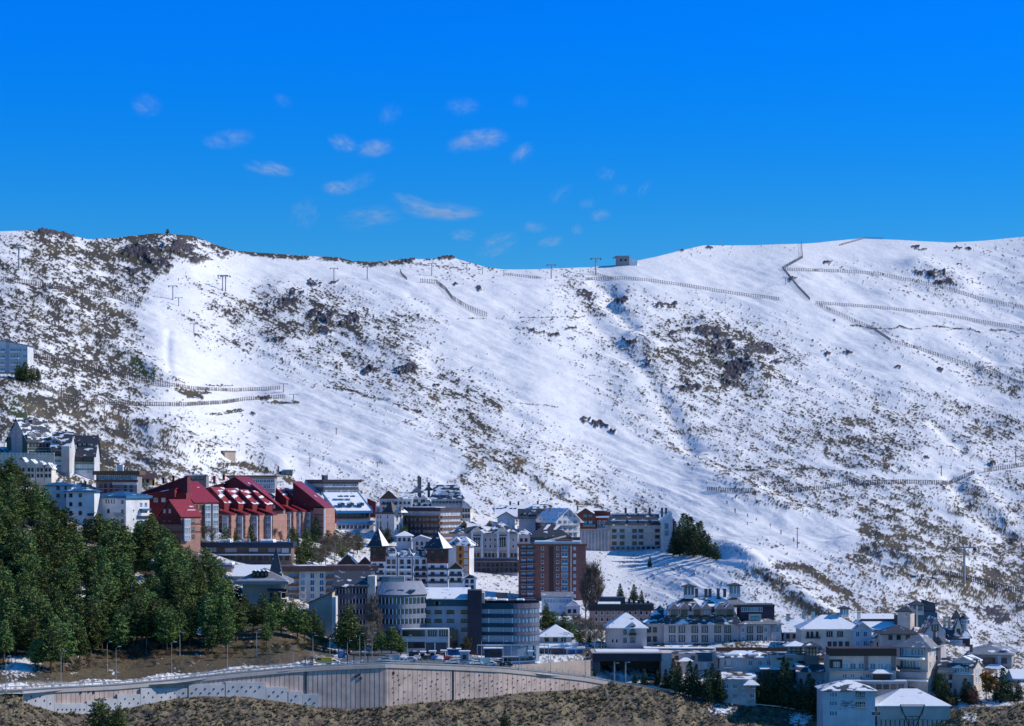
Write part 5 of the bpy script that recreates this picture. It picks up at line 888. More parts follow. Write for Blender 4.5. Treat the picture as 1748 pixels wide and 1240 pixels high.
# cream hotel and neighbours
b = B('snow_roofed_hotel', 'cream hotel with a broad snow streaked hip roof and small glazed lantern', 'hotel', 1368, 1456, 1074, 1116, depth=16, wall='cream_wall', D=float(gD(1420, 1112)))
b.roof('hip', 22*b.s, .7, 'snow_roof', box=(0, b.w+3, 0, 16, b.h)); b.win('f', [1379, 1386, 1395], [1087], .9, 1.7, 'two', 'dark_glass'); b.win('f', [1416, 1434], [1087], 2.0, 1.8, 'three', 'dark_glass'); b.win('f', [1416, 1425, 1435, 1446], [1104], 1.3, 1.7, 'two', 'dark_glass'); b.balc(1375, 1400, [1090], .8, .5, 'dark_wood'); cupola(b, 1441, 1038, 1056, 2.6, 8)
for x, t in ((1345, 1052), (1372, 1048), (1388, 1047), (1430, 1050), (1466, 1049)): b.chimney(x, t, t+12, 1.1, y=10, mat='cream_wall')
q = b.block(1456.5, 1488, 1075, 1116, -1.2, 13, 'grey_white_wall', 'gabled_wing'); b.roof('gy', 12*b.s, .6, 'snowy_slate', box=q, name='wing_roof'); b.win('f', [1464, 1477], [1087, 1103], 1.3, 1.8, 'two', 'blue_glass', y=-1.2)
b = B('snow_roofed_hall', 'hall with a wide double snow roof behind the cream hotel', 'hall', 1470, 1533, 1074, 1086, depth=14, wall='mauve_wall', D=float(gD(1500, 1078))); b.roof('mono', 20*b.s, .7, 'snow_roof'); b.box('roof_step', 0, b.w, 6.8, 7.4, b.h+2.3, b.h+3.1, 'slate')
b = B('small_house', 'house with low snowy roofs peeping over between the pink hotel and the cream hotel', 'house', 1338, 1372, 1078, 1106, depth=10, wall='mauve_wall', D=float(gD(1355, 1095))); b.roof('gx', 4.0, .7, 'snow_roof'); b.win('f', [1345, 1356, 1365], [1090], 1.2, 1.4, 'two', 'dark_glass'); b.chimney(1347, 1056, 1072); b.chimney(1352, 1058, 1072)
b = B('slate_gabled_house', 'house with two dark slate gables right of the grey gabled wing', 'house', 1491, 1530, 1094, 1116, depth=10, wall='beige_wall'); b.roof('gy', 11*b.s, .7, 'patchy_slate', box=(0, b.w*.55, 0, 9, b.h)); b.roof('gy', 9*b.s, .6, 'patchy_slate', box=(b.w*.56+.7, b.w, -1, 9, b.h), name='side_roof'); b.win('f', [1500, 1520], [1104], 1.3, 1.5, 'two', 'dark_glass')
D1 = float(gD(1480, 1172))
b = B('terrace_block', 'beige terrace block with dark pergola band, three framed window bays and snow ledges', 'apartment block', 1416, 1530, 1120, 1180, depth=14, wall='beige_wall', D=D1)
b.box('pergola', 0, b.w, -.6, 9, b.h+.003, b.fz(1107), 'dark_wood'); b.band(1416, 1438, 1126, 1141, 'dark_wood', name='dark_bay'); b.band(1475, 1482, 1118, 1146, 'stone_wall', name='pier'); b.band(1521, 1529, 1118, 1146, 'stone_wall', name='pier')
b.win('f', [1443, 1456, 1470, 1490, 1503, 1516], [1143], 1.9, 2.0, 'two', 'blue_glass'); b.win('f', [1428], [1140], 2.4, 2.0, 'three', 'glass', y=-.13); b.win('f', (1442, 1520, 7), [1158], 1.5, 1.4, 'two', 'blue_glass'); b.box('ledge', 0, b.w, -1.3, -.02, b.fz(1145.5), b.fz(1144.5), 'concrete')
b.box('lower_terrace', b.fx(1440), b.fx(1545), -5, -.04, -6, b.fz(1162), 'grey_wall'); b.part(MB().box(b.fx(1441), b.fx(1544), -4.8, -.1, b.fz(1162)+.003, b.fz(1160)), 'roof_snow', 'snow'); b.win('f', (1450, 1538, 8), [1174], 1.8, 1.4, 'two', 'glass', y=-5); b.roof('hip', 1.0, .4, 'snow_roof', box=(b.fx(1488), b.fx(1520), -3, -.1, b.fz(1148)), name='porch_roof'); b.band(1490, 1518, 1149, 1159, 'dark_wood', out=2.6, name='porch')
# towers and mansion at the right
b = B('square_tower_house', 'beige square tower with slate pyramid roof and sunlit right face, behind the terrace block', 'tower house', 1532, 1554, 1044, 1090, px2=1561, th=22, wall='beige_wall', D=float(gD(1545, 1082))); b.roof('pyr', 9*b.s, .9, 'bare_slate'); b.win('f', [1547], [1052], .8, .9, 'one', 'dark_glass'); b.block(1526, 1534, 1052, 1085, 2, 6, 'dark_grey_wall')
b = B('glazed_turret_house', 'dark house with a glazed turret at the top of the right cluster', 'house', 1556, 1600, 1046, 1075, depth=10, wall='teal_panel', D=float(gD(1575, 1072))); q = b.block(1557, 1577, 1033, 1050, -.5, 5, 'blue_grey_wall', 'turret'); b.roof('pyr', 8*b.s, .8, 'bare_slate', box=q); b.win('f', [1563, 1571], [1042], 1.4, 1.6, 'two', 'teal_glass', y=-.5); q = b.block(1578, 1597, 1032, 1062, 1, 8, 'dark_grey_wall'); b.roof('monol', 1.2, .4, 'bare_slate', box=q, name='wing_roof'); b.box('post', b.fx(1563), b.fx(1566), -1.2, -.6, -4, b.fz(1034), 'cream_wall')
b = B('turreted_mansion', 'slate roofed mansion with a blue grey gable, tall sunlit dormer and round corner turret', 'mansion', 1572, 1656, 1090, 1120, depth=13, wall='plum_panel', D=float(gD(1610, 1098)))
b.roof('mans', 16*b.s, .8, 'patchy_slate', box=(b.fx(1608), b.w, 0, 12, b.h)); q = b.block(1578, 1614, 1080, 1120, -.8, 10, 'blue_grey_wall', 'gabled_wing'); b.roof('gy', 25*b.s, .9, 'patchy_slate', box=q, name='gable_roof', wall='blue_grey_wall'); b.win('f', [1596], [1077], 2.4, 2.2, 'three', 'dark_glass', y=-.8)
for x in (1612, 1620): b.chimney(x, 1055, 1078, .8, y=5, mat='cream_wall')
b.dormer(1636, 1056, 1080, 2.2, y=-.3, depth=5, wall='cream_wall', roof='patchy_slate', rh=3.2); q = (b.fx(1630), b.fx(1643), 3, 6, b.fz(1058)); b.roof('pyr', 17*b.s, .3, 'bare_slate', box=q, name='spire')
r_ = 7.2*b.s; cx_ = b.fx(1648); ring = [(cx_+r_*math.cos(a), 2+r_*math.sin(a)) for a in np.linspace(0, 2*math.pi, 15)[:-1]]; b.part(MB().prism(ring, -4, b.fz(1057)), 'round_turret', 'blue_grey_wall'); b.part(MB().prism([(cx_+(x-cx_)*1.12, 2+(y-2)*1.12) for x, y in ring], b.fz(1057)+.003, b.fz(1055.5)), 'turret_cap', 'slate'); m = MB(); m.add([(x, y, b.fz(1055.4)) for x, y in ring]+[(cx_, 2, b.fz(1047))], [(i, (i+1) % 14, 14) for i in range(14)]+[tuple(range(13, -1, -1))]); b.part(m, 'turret_roof', 'bare_slate')
b.win('f', [1643, 1648, 1653], [1065], .8, 1.2, 'one', 'blue_glass', y=2-r_); b.win('f', (1620, 1640, 4), [1102], 1.2, 1.9, 'door', 'pale_glass'); b.balc(1617, 1646, [1103, 1113], 1.3, .8, 'white_paint', solid=False)
b = B('hip_roofed_villa', 'villa with a wide grey slate hip roof, curved glass front and sunlit right corner', 'villa', 1536, 1584, 1106, 1176, px2=1603, th=28, wall='beige_wall', D=D1-1)
b.roof('hip', 22*b.s, 1.6, 'grey_sheet_roof'); b.band(1538, 1576, 1108, 1121, 'blue_glass', out=.7, name='curved_glazing'); b.win('f', (1541, 1574, 7), [1120], .9, 2.2, 'one', 'blue_glass', y=-.72); b.box('canopy', b.fx(1530), b.fx(1580), -3, -.02, b.fz(1126), b.fz(1123), 'snow'); b.win('f', (1540, 1566, 6), [1143], 1.4, 2.6, 'one', 'blue_glass'); b.balc(1534, 1570, [1144], 1.4, .7, 'navy_metal'); b.win('r', [1588, 1596], [1121, 1143], 1.2, 2.4, 'one', 'pale_glass'); b.band(1534, 1584, 1148, 1158, 'mauve_wall', out=1.2, name='plinth'); b.box('ledge', b.fx(1522), b.w+.5, -2.5, -1.3, b.fz(1163), b.fz(1160.5), 'snow')
b = B('hip_roofed_villa', 'upper slate hip roof just behind the wide grey one, left of the gabled mansion', 'villa', 1508, 1566, 1082, 1110, depth=11, wall='beige_wall', D=D1+18); b.roof('hip', 14*b.s, 1.2, 'bare_slate'); b.win('f', [1520, 1534, 1550], [1092], 1.3, 1.4, 'two', 'dark_glass'); b.snowpatch(1570, 1586, 1089, 1, 5, .6)
b = B('slate_tower_house', 'slim beige house with slate hip roof between the wide grey roof and the mansion balcony', 'house', 1592, 1606, 1096, 1142, px2=1615, th=30, wall='mauve_wall', D=D1+6); b.roof('hip', 9*b.s, 1.0, 'bare_slate'); b.win('f', [1599], [1112, 1128], 1.0, 1.6, 'one', 'dark_glass'); b.chimney(1596, 1080, 1094, .9)
b = B('balconied_house', 'beige house with a long balcony and a gabled right end with tall white windows', 'house', 1603, 1662, 1140, 1186, px2=1676, th=30, wall='beige_wall', D=D1-3); b.roof('gx', 2.2, .5, 'patchy_slate', box=(0, b.w, 0, 8, b.h)); q = b.block(1629, 1660, 1130, 1186, 1.5, 9, 'beige_wall', 'gabled_wing'); b.roof('gy', 7*b.s, .6, 'snowy_slate', box=q, name='gable_roof'); b.win('f', [1634, 1643, 1651], [1149], 1.6, 1.7, 'two', 'blue_glass'); b.win('r', [1667, 1671], [1153, 1167], 1.0, 2.0, 'one', 'pale_glass'); b.balc(1603, 1630, [1150], 1.4, .8, 'concrete'); b.win('f', [1612, 1622], [1162, 1176], 1.2, 1.6, 'two', 'dark_glass'); b.box('ledge', b.fx(1630), b.w, -1, -.02, b.fz(1152), b.fz(1150.8), 'snow'); b.win('f', [1622], [1181], 1.2, 3.4, 'one', 'pale_glass')
b = B('grey_roofed_house', 'grey house at the right edge with a long slate roof and sunlit corner', 'house', 1655, 1727, 1118, 1170, px2=1733, th=14, wall='grey_wall', D=float(gD(1690, 1140))); b.roof('hip', 13*b.s, .9, 'grey_sheet_roof'); b.win('f', [1683, 1694, 1714], [1133, 1148], 1.8, 1.8, 'two', 'dark_glass'); b.band(1703, 1709, 1120, 1140, 'blue_grey_wall', name='pier'); b.roof('hip', 1.4, .6, 'snow_roof', box=(b.fx(1682), b.fx(1714), -3.2, -.1, b.fz(1141)), name='porch_roof'); b.box('porch', b.fx(1684), b.fx(1712), -2.9, -.02, -2, b.fz(1141)-.01, 'mauve_wall'); b.chimney(1658, 1104, 1116, 1.0, y=4); b.snowpatch(1708, 1722, 1112, 1, 4, .4)
b = B('snow_roofed_house', 'low house with a snowy roof cut by the right edge of the picture', 'house', 1732, 1790, 1158, 1180, depth=10, wall='blue_grey_wall', D=float(gD(1745, 1165))); b.roof('gx', 12*b.s, .8, 'snow_roof'); b.win('f', [1740, 1760, 1778], [1168], 1.5, 1.4, 'two', 'blue_glass')
# foreground pair
DF = 738.
b = B('white_corner_house', 'tall pale blue white house with a dark hip roof, nearest the lower right corner', 'house', 1405, 1494, 1179, 1275, depth=15, wall='grey_white_wall', D=DF, found=14)
b.roof('hip', 15*b.s, .7, 'snowy_slate'); b.win('f', [1418, 1422, 1427], [1190, 1205, 1222], .7, 1.4, 'one', 'blue_glass'); b.win('f', [1465, 1472], [1189, 1206], 1.6, 1.3, 'three', 'dark_glass'); b.balc(1461, 1477, [1191, 1208], .8, .9, 'white_paint', solid=False); b.win('f', [1434], [1212], 1.0, .5, 'one', 'dark_glass'); b.win('f', [1491], [1222], 1.3, 1.3, 'one', 'dark_glass')
m = MB(); rr = random.Random(4)
for i in range(16): x = b.fx(1434+rr.random()*20); z = b.fz(1197+rr.random()*14); l = .4+rr.random()*1.2; m.box(x, x+l, -.03, -.004, z, z+.12+rr.random()*.3)
b.part(m, 'wall_inscription', 'grey_wall')
b = B('sports_hall', 'low hall with a white snow roof and a row of slit windows, lower right corner', 'hall', 1497, 1622, 1205, 1275, depth=22, wall='beige_wall', D=DF+1, found=14)
b.roof('hip', 25*b.s, .5, 'snow_roof', box=(0, b.w, 0, 18, b.h)); b.win('f', (1504, 1615, 15), [1243], .7, 2.6, 'one', 'dark_glass'); b.box('string_course', 0, b.w, -.12, -.01, b.fz(1229), b.fz(1228), 'mauve_wall'); b.win('f', [1500], [1222], 1.2, 1.2, 'one', 'dark_glass')
# ------------------------------------------------------------------ road, wall, bank
plainm('asphalt', (.10, .105, .115), .85, var=.2); plainm('road_paint', (.70, .70, .70), .7); plaster('wall_concrete', (.56, .445, .40), .34); plaster('light_concrete', (.52, .53, .56), .2); plaster('parapet_concrete', (.46, .42, .40), .2); plainm('joint', (.17, .13, .12), .9); plainm('rust', (.17, .11, .095), .8)
plaster('tan_concrete', (.50, .40, .33), .15)
def ZR(px): return (HZ-WTOP(px))/F*DW(px)
def ribbon(name, xs, off0, off1, dz0, dz1, mat, kind=None, parent=None, zf=ZR):
    m = MB(); n = len(xs)
    for x in xs:
        for o_, d_ in ((off0, dz0), (off1, dz1)): D = float(DW(x))+o_; m.v.append(((x-CX)/F*float(DW(x))*(D/float(DW(x))), D, float(zf(x))+d_))
    for i in range(n-1): m.f.append((2*i, 2*i+2, 2*i+3, 2*i+1)); m.m.append(0)
    o = m.build(name, mat, parent); 
    if kind: tag(o, kind=kind)
    return o
xs = list(np.arange(-600, 1420, 10.))
ribbon('road', xs, .55, 9.5, -.10, -.10, 'asphalt', 'structure')
for o_ in (1.1, 8.7): ribbon('road_marking', xs, o_, o_+.18, -.094, -.094, 'road_paint', 'structure')
lm = MB()
for x in np.arange(-590, 1400, 42.):
    a = [x, x+18]; k = len(lm.v)
    for q in a:
        for o_ in (4.9, 5.1): D = float(DW(q))+o_; lm.v.append(((q-CX)/F*D, D, float(ZR(q))-.094))
    lm.f.append((k, k+2, k+3, k+1)); lm.m.append(0)
tag(lm.build('lane_marking', 'road_paint'), kind='structure')
# snow verge heaped behind the road
m = MB(); rr = random.Random(5); xv = list(np.arange(-500, 620, 3.)); nv = len(xv); hv = [.9+.5*math.sin(x*.05)+.5*rr.random() for x in xv]
prof = [(10.0, -.2), (10.8, .5), (12.0, 1.0), (13.6, .9), (15.2, .5)]
for i, x in enumerate(xv):
    for o_, hh in prof: D = float(DW(x))+o_+rr.random()*.4; m.v.append(((x-CX)/F*D, D, float(ZR(x))-.15+hh*hv[i]*(1.0 if hh > 0 else 1)))
for i in range(nv-1):
    for k in range(4): a = i*5+k; m.f.append((a, a+5, a+6, a+1)); m.m.append(0)
mt, nt, b_ = newmat('gritty_snow'); f_ = nz(nt, .8, 6); nt.links.new(ramp(nt, f_, [(.40, (.17, .14, .12)), (.50, (.55, .54, .54)), (.62, (.80, .81, .84))]), b_.inputs['Base Color']); b_.inputs['Roughness'].default_value = .7; bump(nt, b_, f_, .8, .4)
tag(m.build('snow_verge', 'gritty_snow', smooth=True), kind='structure')
# car park slab
m = MB(); px_ = list(np.arange(560, 1030, 15.))
for x in px_:
    for o_ in (9.6, 60.): D = float(DW(x))+o_; m.v.append(((x-CX)/F*D, D, float(ZR(x))-.12+(0 if x < 880 else 0)))
for i in range(len(px_)-1): m.f.append((2*i, 2*i+2, 2*i+3, 2*i+1)); m.m.append(0)
tag(m.build('car_park', 'asphalt'), kind='structure')
# great retaining wall
root = empty('retaining_wall', (0, float(DW(500)), 0), 0, 'long brown concrete retaining wall with vertical joints below the road', 'retaining wall')
def W(x, d=0.): D = float(DW(x))-d; return Vector(((x-CX)/F*D, D, 0))
oy = root.location.y
def wallpiece(name, x0, x1, ztop, zbot, d0, d1, mat, step=10.):
    m = MB(); xs_ = list(np.arange(x0, x1, step))+[x1]; n = len(xs_)
    for x in xs_:
        a, c = W(x, d1), W(x, d0); zt = ztop(x) if callable(ztop) else ztop; zb = zbot(x) if callable(zbot) else zbot
        m.v += [(a.x, a.y-oy, zb), (a.x, a.y-oy, zt), (c.x, c.y-oy, zt), (c.x, c.y-oy, zb)]
    for i in range(n-1):
        k = 4*i
        for q in range(4): m.f.append((k+q, k+4+q, k+4+(q+1) % 4, k+(q+1) % 4)[::-1]); m.m.append(0)
    m.f += [(0, 1, 2, 3), (4*n-1, 4*n-2, 4*n-3, 4*n-4)]; m.m += [0, 0]
    return m.build(name, mat, root)
zat = lambda py, x, d=0.: (HZ-py)/F*(float(DW(x))-d)
wallpiece('wall', 40, 1041, lambda x: zat(float(WTOP(x))+5, x), lambda x: zat(float(WBOT(x)), x)-5, -.6, 0, 'wall_concrete')
wallpiece('parapet', 38, 1045, lambda x: zat(float(WTOP(x))-.5, x), lambda x: zat(float(WTOP(x))+5, x), -.55, .45, 'parapet_concrete')
jm = MB()
for x in list(np.arange(97, 1036, 8.1)):
    a = W(x, .02); wd = .06 if rr.random() > .3 else .11; jm.box(a.x-wd/2, a.x+wd/2, a.y-oy-.02, a.y-oy+.05, zat(float(WBOT(x)), x)-3, zat(float(WTOP(x))+5.6, x))
for x in (522, 773): a = W(x, .06); jm.box(a.x-.35, a.x+.35, a.y-oy-.1, a.y-oy+.1, zat(float(WBOT(x)), x)-3, zat(float(WTOP(x))+5.4, x))
tag(jm.build('joints', 'joint', root), kind='stuff')
am = MB()
for x0, x1, tp in ((40, 80, 1181), (80, 93, 1186), (93, 148, 1201), (148, 168, 1197), (168, 200, 1193), (200, 240, 1185), (240, 320, 1175), (322, 384, 1168), (385, 454, 1164.5), (454, 491, 1173), (492, 516, 1180), (516, 544, 1185)):
    wallpiece('buttress_panel', x0+.2, x1-.2, lambda x: zat(tp, x), lambda x: zat(float(WBOT(x)), x)-5, .03, .75, 'light_concrete')
    x = x0+6; k = 0
    while x < x1-3:
        a = W(x, .76); z = zat(tp+ (8 if k % 2 else 15) if tp < 1198 else tp+10, x)
        if z > zat(float(WBOT(x))-1, x): am.box(a.x-.2, a.x+.2, a.y-oy-.14, a.y-oy, z-.22, z+.22)
        x += 7.5; k += 1
for i, x in enumerate(np.arange(672, 1000, 9.3)):
    for j in range(12):
        py = float(WTOP(x))+11+j*8.5+(i % 2)*4+rr.random()*2.5
        if py > float(WBOT(x))-4: continue
        if rr.random() < .35: continue
        a = W(x+rr.uniform(-2, 2), .0); z = zat(py, x); s_ = rr.uniform(.07, .17); am.box(a.x-s_, a.x+s_, a.y-oy-.28, a.y-oy, z-s_, z+s_)
        if rr.random() < .5: am.tube((a.x, a.y-oy-.1, z), (a.x-rr.uniform(.5, 1.3), a.y-oy-.06, z-rr.uniform(.7, 1.5)), .06, .05, 4)  # thin diagonal bar modelled in for the head's cast shadow
for x, py in ((608, 1155), (616, 1158), (613, 1152), (672, 1149), (138, 1182), (152, 1180), (160, 1182)):
    a = W(x, .0); z = zat(py, x); am.box(a.x-.3, a.x+.3, a.y-oy-.3, a.y-oy, z-.4, z+.4)
tag(am.build('anchor_heads_with_shadows', 'rust', root), kind='stuff')  # mesh holds the heads and their modelled shadow bars, all rust coloured
# guard rails
def rail(label, x0, x1, off, h=.85, post=14., dz=-.1, rails=(1,)):
    r = empty('guard_rail', (0, float(DW(x0)), 0), 0, label, 'guard rail'); oy_ = r.location.y; m = MB(); pm = MB(); xs_ = list(np.arange(x0, x1, 6.))+[x1]
    for a, c in zip(xs_[:-1], xs_[1:]):
        for f in ((1,) if h < 1 else (1, .55)):
            p = []
            for x in (a, c):
                D = float(DW(x))+off; z = float(ZR(x))+dz
                p += [((x-CX)/F*D, D-oy_, z+h*f-.3 if h < 1 else z+h*f-.09), ((x-CX)/F*D, D-oy_, z+h*f)]
            q = [(x_, y_+.08, z_) for x_, y_, z_ in p]; m.add(p+q, [(0, 2, 3, 1), (5, 7, 6, 4), (1, 3, 7, 5), (0, 4, 6, 2)])
    for x in np.arange(x0, x1, post): D = float(DW(x))+off; X = (x-CX)/F*D; z = float(ZR(x))+dz; pm.box(X-.07, X+.07, D-oy_+.09, D-oy_+.2, z-.4, z+h)
    m.build('rail', 'rail_metal', r); tag(pm.build('posts', 'grey_metal', r), kind='stuff')
rail('metal guard rail along the outer edge of the road above the big wall', -500, 1400, .75); rail('second guard rail between the road and the snow verge', -500, 700, 9.3)
rail('railing of the parking area behind the road', 720, 1012, 11.5, 1.1, 10.)
# tan ramp wall below the upper car park
r2 = empty('ramp_wall', (0, float(DW(960))+13, 0), 0, 'smooth tan ramp wall between the parked cars and the road', 'retaining wall'); m = MB(); n = 0
for x, tp, bt in ((872, 1136, 1142), (915, 1133.5, 1143), (960, 1130, 1146), (1008, 1127, 1150)):
    D = float(DW(x))+13
    for dd, py in ((0, bt+8), (0, tp), (.5, tp), (.5, bt+8)): m.v.append(((x-CX)/F*D, D+dd-r2.location.y, (HZ-py)/F*D))
for i in range(3):
    for q in range(4): m.f.append((4*i+q, 4*i+4+q, 4*i+4+(q+1) % 4, 4*i+(q+1) % 4)[::-1]); m.m.append(0)
m.f += [(0, 1, 2, 3), (15, 14, 13, 12)]; m.m += [0, 0]; m.build('wall', 'tan_concrete', r2)
m = MB()
for (x, tp), (x2, tp2) in zip(((872, 1136), (915, 1133.5), (960, 1130)), ((915, 1133.5), (960, 1130), (1008, 1127))):
    D, Dq = float(DW(x))+13.2, float(DW(x2))+13.2; a = Vector(((x-CX)/F*D, D-r2.location.y, (HZ-tp)/F*D+1)); c = Vector(((x2-CX)/F*Dq, Dq-r2.location.y, (HZ-tp2)/F*Dq+1)); m.tube(a, c, .06, n=4)
    for k in range(7): p = a.lerp(c, k/6); m.box(p.x-.05, p.x+.05, p.y-.05, p.y+.05, p.z-1, p.z)
m.build('handrail', 'rail_metal', r2)
# ---- foreground bank
def build_bank():
    xs_ = np.concatenate([np.linspace(-500, -40, 40), np.arange(-30, 1780, 1.6), np.linspace(1790, 2400, 50)]); nx = len(xs_)
    top = np.where((xs_ > 39) & (xs_ < 1042), WBOT(xs_)-.5, WTOP(xs_)); top = np.where(xs_ <= 39, WTOP(xs_)+3, top)
    v = np.concatenate([np.linspace(0, 1, 90)*60, 60+np.linspace(.02, 1, 60)*160])[:, None]
    PX = np.broadcast_to(xs_, (len(v), nx)).copy(); PY = top[None]+v; D = DW(PX)-.35-.33*v+0*PX; X = (PX-CX)/F*D; Z = (HZ-PY)/F*D
    fade = sstep(0, 7, v)
    n0 = fbm(X/9, D/9, 3, 61); n1 = fbm(X/1.9, D/1.7, 3, 62); n4 = fbm(X/3.6, D/3.0, 3, 68); Z = Z+fade*(1.1*n0+.5*np.abs(n1)*1.4+1.0*np.clip(n4+.1, 0, 1))
    PYe = HZ-Z/D*F
    big = fbm(PX/55, PYe/22, 3, 63); sn = np.zeros_like(Z)
    for cx, cy, rx, ry, k in ((1232, 1212, 32, 12, .75), (1365, 1228, 30, 16, .8), (1290, 1222, 20, 8, .4), (1655, 1225, 22, 14, .6), (1120, 1182, 60, 5, .35), (640, 1212, 30, 3, .4), (30, 1196, 30, 4, .4), (1700, 1215, 40, 6, .25), (900, 1225, 60, 10, .08), (400, 1225, 90, 14, .12)):
        sn = np.maximum(sn, k*np.exp(-((PX-cx)/rx)**2-((PYe-cy)/ry)**2))
    n2 = perlin(PX/4, PYe/2.2, 64)+.7*perlin(PX/9, PYe/4, 65)
    snow_ = sstep(1.05-1.9*sn, 1.25-1.9*sn, n2)*sstep(.03, .1, sn)
    rock = sstep(.80, .95, n2*.6+1.0*perlin(PX/2.6, PYe/1.8, 69)+.3*big)
    tone = np.clip(.42+.7*big+.75*n4+.4*perlin(PX/5, PYe/3.4, 66), 0, 1); dark = sstep(.05, -.45, n4+.35*n1+.3*perlin(PX/3, PYe/2, 67))
    co = np.stack([X, D, Z], -1).reshape(-1, 3).astype(np.float32); ny = len(v); idx = np.arange(nx*ny).reshape(ny, nx); q = np.stack([idx[1:, :-1], idx[1:, 1:], idx[:-1, 1:], idx[:-1, :-1]], -1).reshape(-1, 4)
    me = bpy.data.meshes.new('bank'); me.vertices.add(len(co)); me.vertices.foreach_set('co', co.ravel()); me.loops.add(q.size); me.loops.foreach_set('vertex_index', q.ravel().astype(np.int32))
    me.polygons.add(len(q)); me.polygons.foreach_set('loop_start', (np.arange(len(q))*4).astype(np.int32)); me.polygons.foreach_set('loop_total', np.full(len(q), 4, np.int32)); me.polygons.foreach_set('use_smooth', np.ones(len(q), bool)); me.update(calc_edges=True)
    at = me.color_attributes.new('cover', 'FLOAT_COLOR', 'POINT'); at.data.foreach_set('color', np.stack([snow_, rock, tone, dark], -1).reshape(-1).astype(np.float32))
    m, nt, b = newmat('scrubby_bank'); a = nt.nodes.new('ShaderNodeAttribute'); a.attribute_name = 'cover'; sp = nt.nodes.new('ShaderNodeSeparateColor'); nt.links.new(a.outputs['Color'], sp.inputs[0])
    g = ramp(nt, sp.outputs[2], [(.1, (.15, .11, .09)), (.4, (.20, .155, .10)), (.62, (.20, .165, .095)), (.9, (.30, .23, .15))]); g = mixc(nt, ramp(nt, nz(nt, 1.6, 4), [(.4, (0, 0, 0)), (.62, (.8, .8, .8))]), g, (.055, .05, .038))
    g = mixc(nt, a.outputs['Alpha'], g, (.05, .043, .04)); g = mixc(nt, sp.outputs[1], g, (.30, .27, .26)); g = mixc(nt, sp.outputs[0], g, (.78, .80, .85)); nt.links.new(g, b.inputs['Base Color']); b.inputs['Roughness'].default_value = .9; bump(nt, b, nz(nt, 1.2, 5), .8, .4)
    me.materials.append(m); tag(obj('roadside_bank', me), kind='structure')
    # tussocks and low cushions of scrub
    r = np.random.RandomState(8); N = 5200; X_, F_ = [], []; ii = r.randint(4, 105, N); jj = r.randint(30, nx-45, N); V3 = np.stack([X, D, Z], -1); vs = []; fs = []; n = 0
    for i, j in zip(ii, jj):
        if sn[i, j] > .5 and r.rand() < .8: continue
        p = V3[i, j]; R_ = r.uniform(.25, .75)*(1.5 if r.rand() < .1 else 1)
        for k in range(9):
            a = r.uniform(0, 6.28); e = r.uniform(.15, 1.3); d = np.array([math.cos(a)*math.cos(e), math.sin(a)*math.cos(e), math.sin(e)])*R_; w = np.array([-math.sin(a), math.cos(a), 0])*R_*.38
            vs += [p+d*.25-w*.6-[0, 0, .1], p+d*.25+w*.6-[0, 0, .1], p+d+w*.45, p+d-w*.45]; fs.append((n, n+1, n+2, n+3)); n += 4
    me = bpy.data.meshes.new('scrub'); me.from_pydata([tuple(v_) for v_ in vs], [], fs); mt, nt, b = newmat('dry_scrub'); nt.links.new(ramp(nt, nz(nt, .55, 3), [(.3, (.09, .07, .055)), (.45, (.16, .13, .075)), (.58, (.17, .165, .07)), (.72, (.27, .19, .10))]), b.inputs['Base Color']); b.inputs['Roughness'].default_value = .9
    me.materials.append(mt); tag(obj('dry_scrub', me), kind='stuff', label='dry olive and brown scrub covering the bank below the wall')
build_bank()
# ---- street lamps
def lamp_mesh(H, arm=1.3):
    r = empty('street_lamp', (0, 0, 0)); m = MB().tube((0, 0, -.3), (0, 0, H-.4), .13, .07, 6); m.tube((0, 0, H-.4), (arm*.6, -.1, H), .06, .05, 5); p = m.build('pole', 'grey_metal', r)
    h = MB().box(arm*.45, arm*1.1, -.22, .08, H-.03, H+.12); h.build('lamp_head', 'white_paint', r); b_ = MB().tube((0, 0, -.3), (0, 0, .9), .2, .16, 6).build('base', 'grey_metal', r); return r
proto = lamp_mesh(9.0); first = True
LAMPS = [(10,1120,1181),(104,1112,1171),(198,1104,1162),(293,1096,1153),(388,1096,1147),(500,1100,1141),(183,1096,1147),(250,1088,1116),(307,1080,1120),(438,1075,1122),(534,1085,1117),(563,1090,1126),(614,1082,1128),(593,1094,1127),(623,1092,1122),(635,1080,1125),(695,1085,1131),(763,1088,1120),(808,1092,1117),(814,1094,1118),(822,1090,1136),(846,1098,1118),(859,1095,1137),(886,1100,1142),(897,1110,1135),(929,1088,1118),(940,1104,1151),(962,1086,1117),(999,1105,1156),(983,1100,1120),(1049,1130,1164),(1068,1128,1166)]
kd = list(proto.children)
for i, (px, tp, bs) in enumerate(LAMPS):
    front = abs(bs-float(WTOP(px))) < 4
    if i == 0: o = proto
    else:
        o = proto.copy(); COL.objects.link(o)
        for c in kd: c2 = c.copy(); COL.objects.link(c2); c2.parent = o
    if front: D = float(DW(px))+.25; o.location = ((px-CX)/F*D, D, float(ZR(px)))
    else: o.location = ground(px, bs)
    LN = globals().setdefault('LN', {'f': [], 'b': []}); LN['f' if front else 'b'].append((px, o))
    o.scale = (1, 1, (bs-tp)/F*o.location.y/9.0)
    tag(o, 'slim grey street lamp on the edge of the road above the wall' if front else 'slim grey street lamp standing back from the road near the car park and verge', 'street lamp', 'street lamps along the road edge' if front else 'street lamps behind the road')
for k_, w_ in (('f', 'slim grey street lamp above the big wall, '), ('b', 'slim grey street lamp behind the road, ')):
    for i, (_, o) in enumerate(sorted(LN[k_], key=lambda q: q[0])): o['label'] = w_+ORD[i]
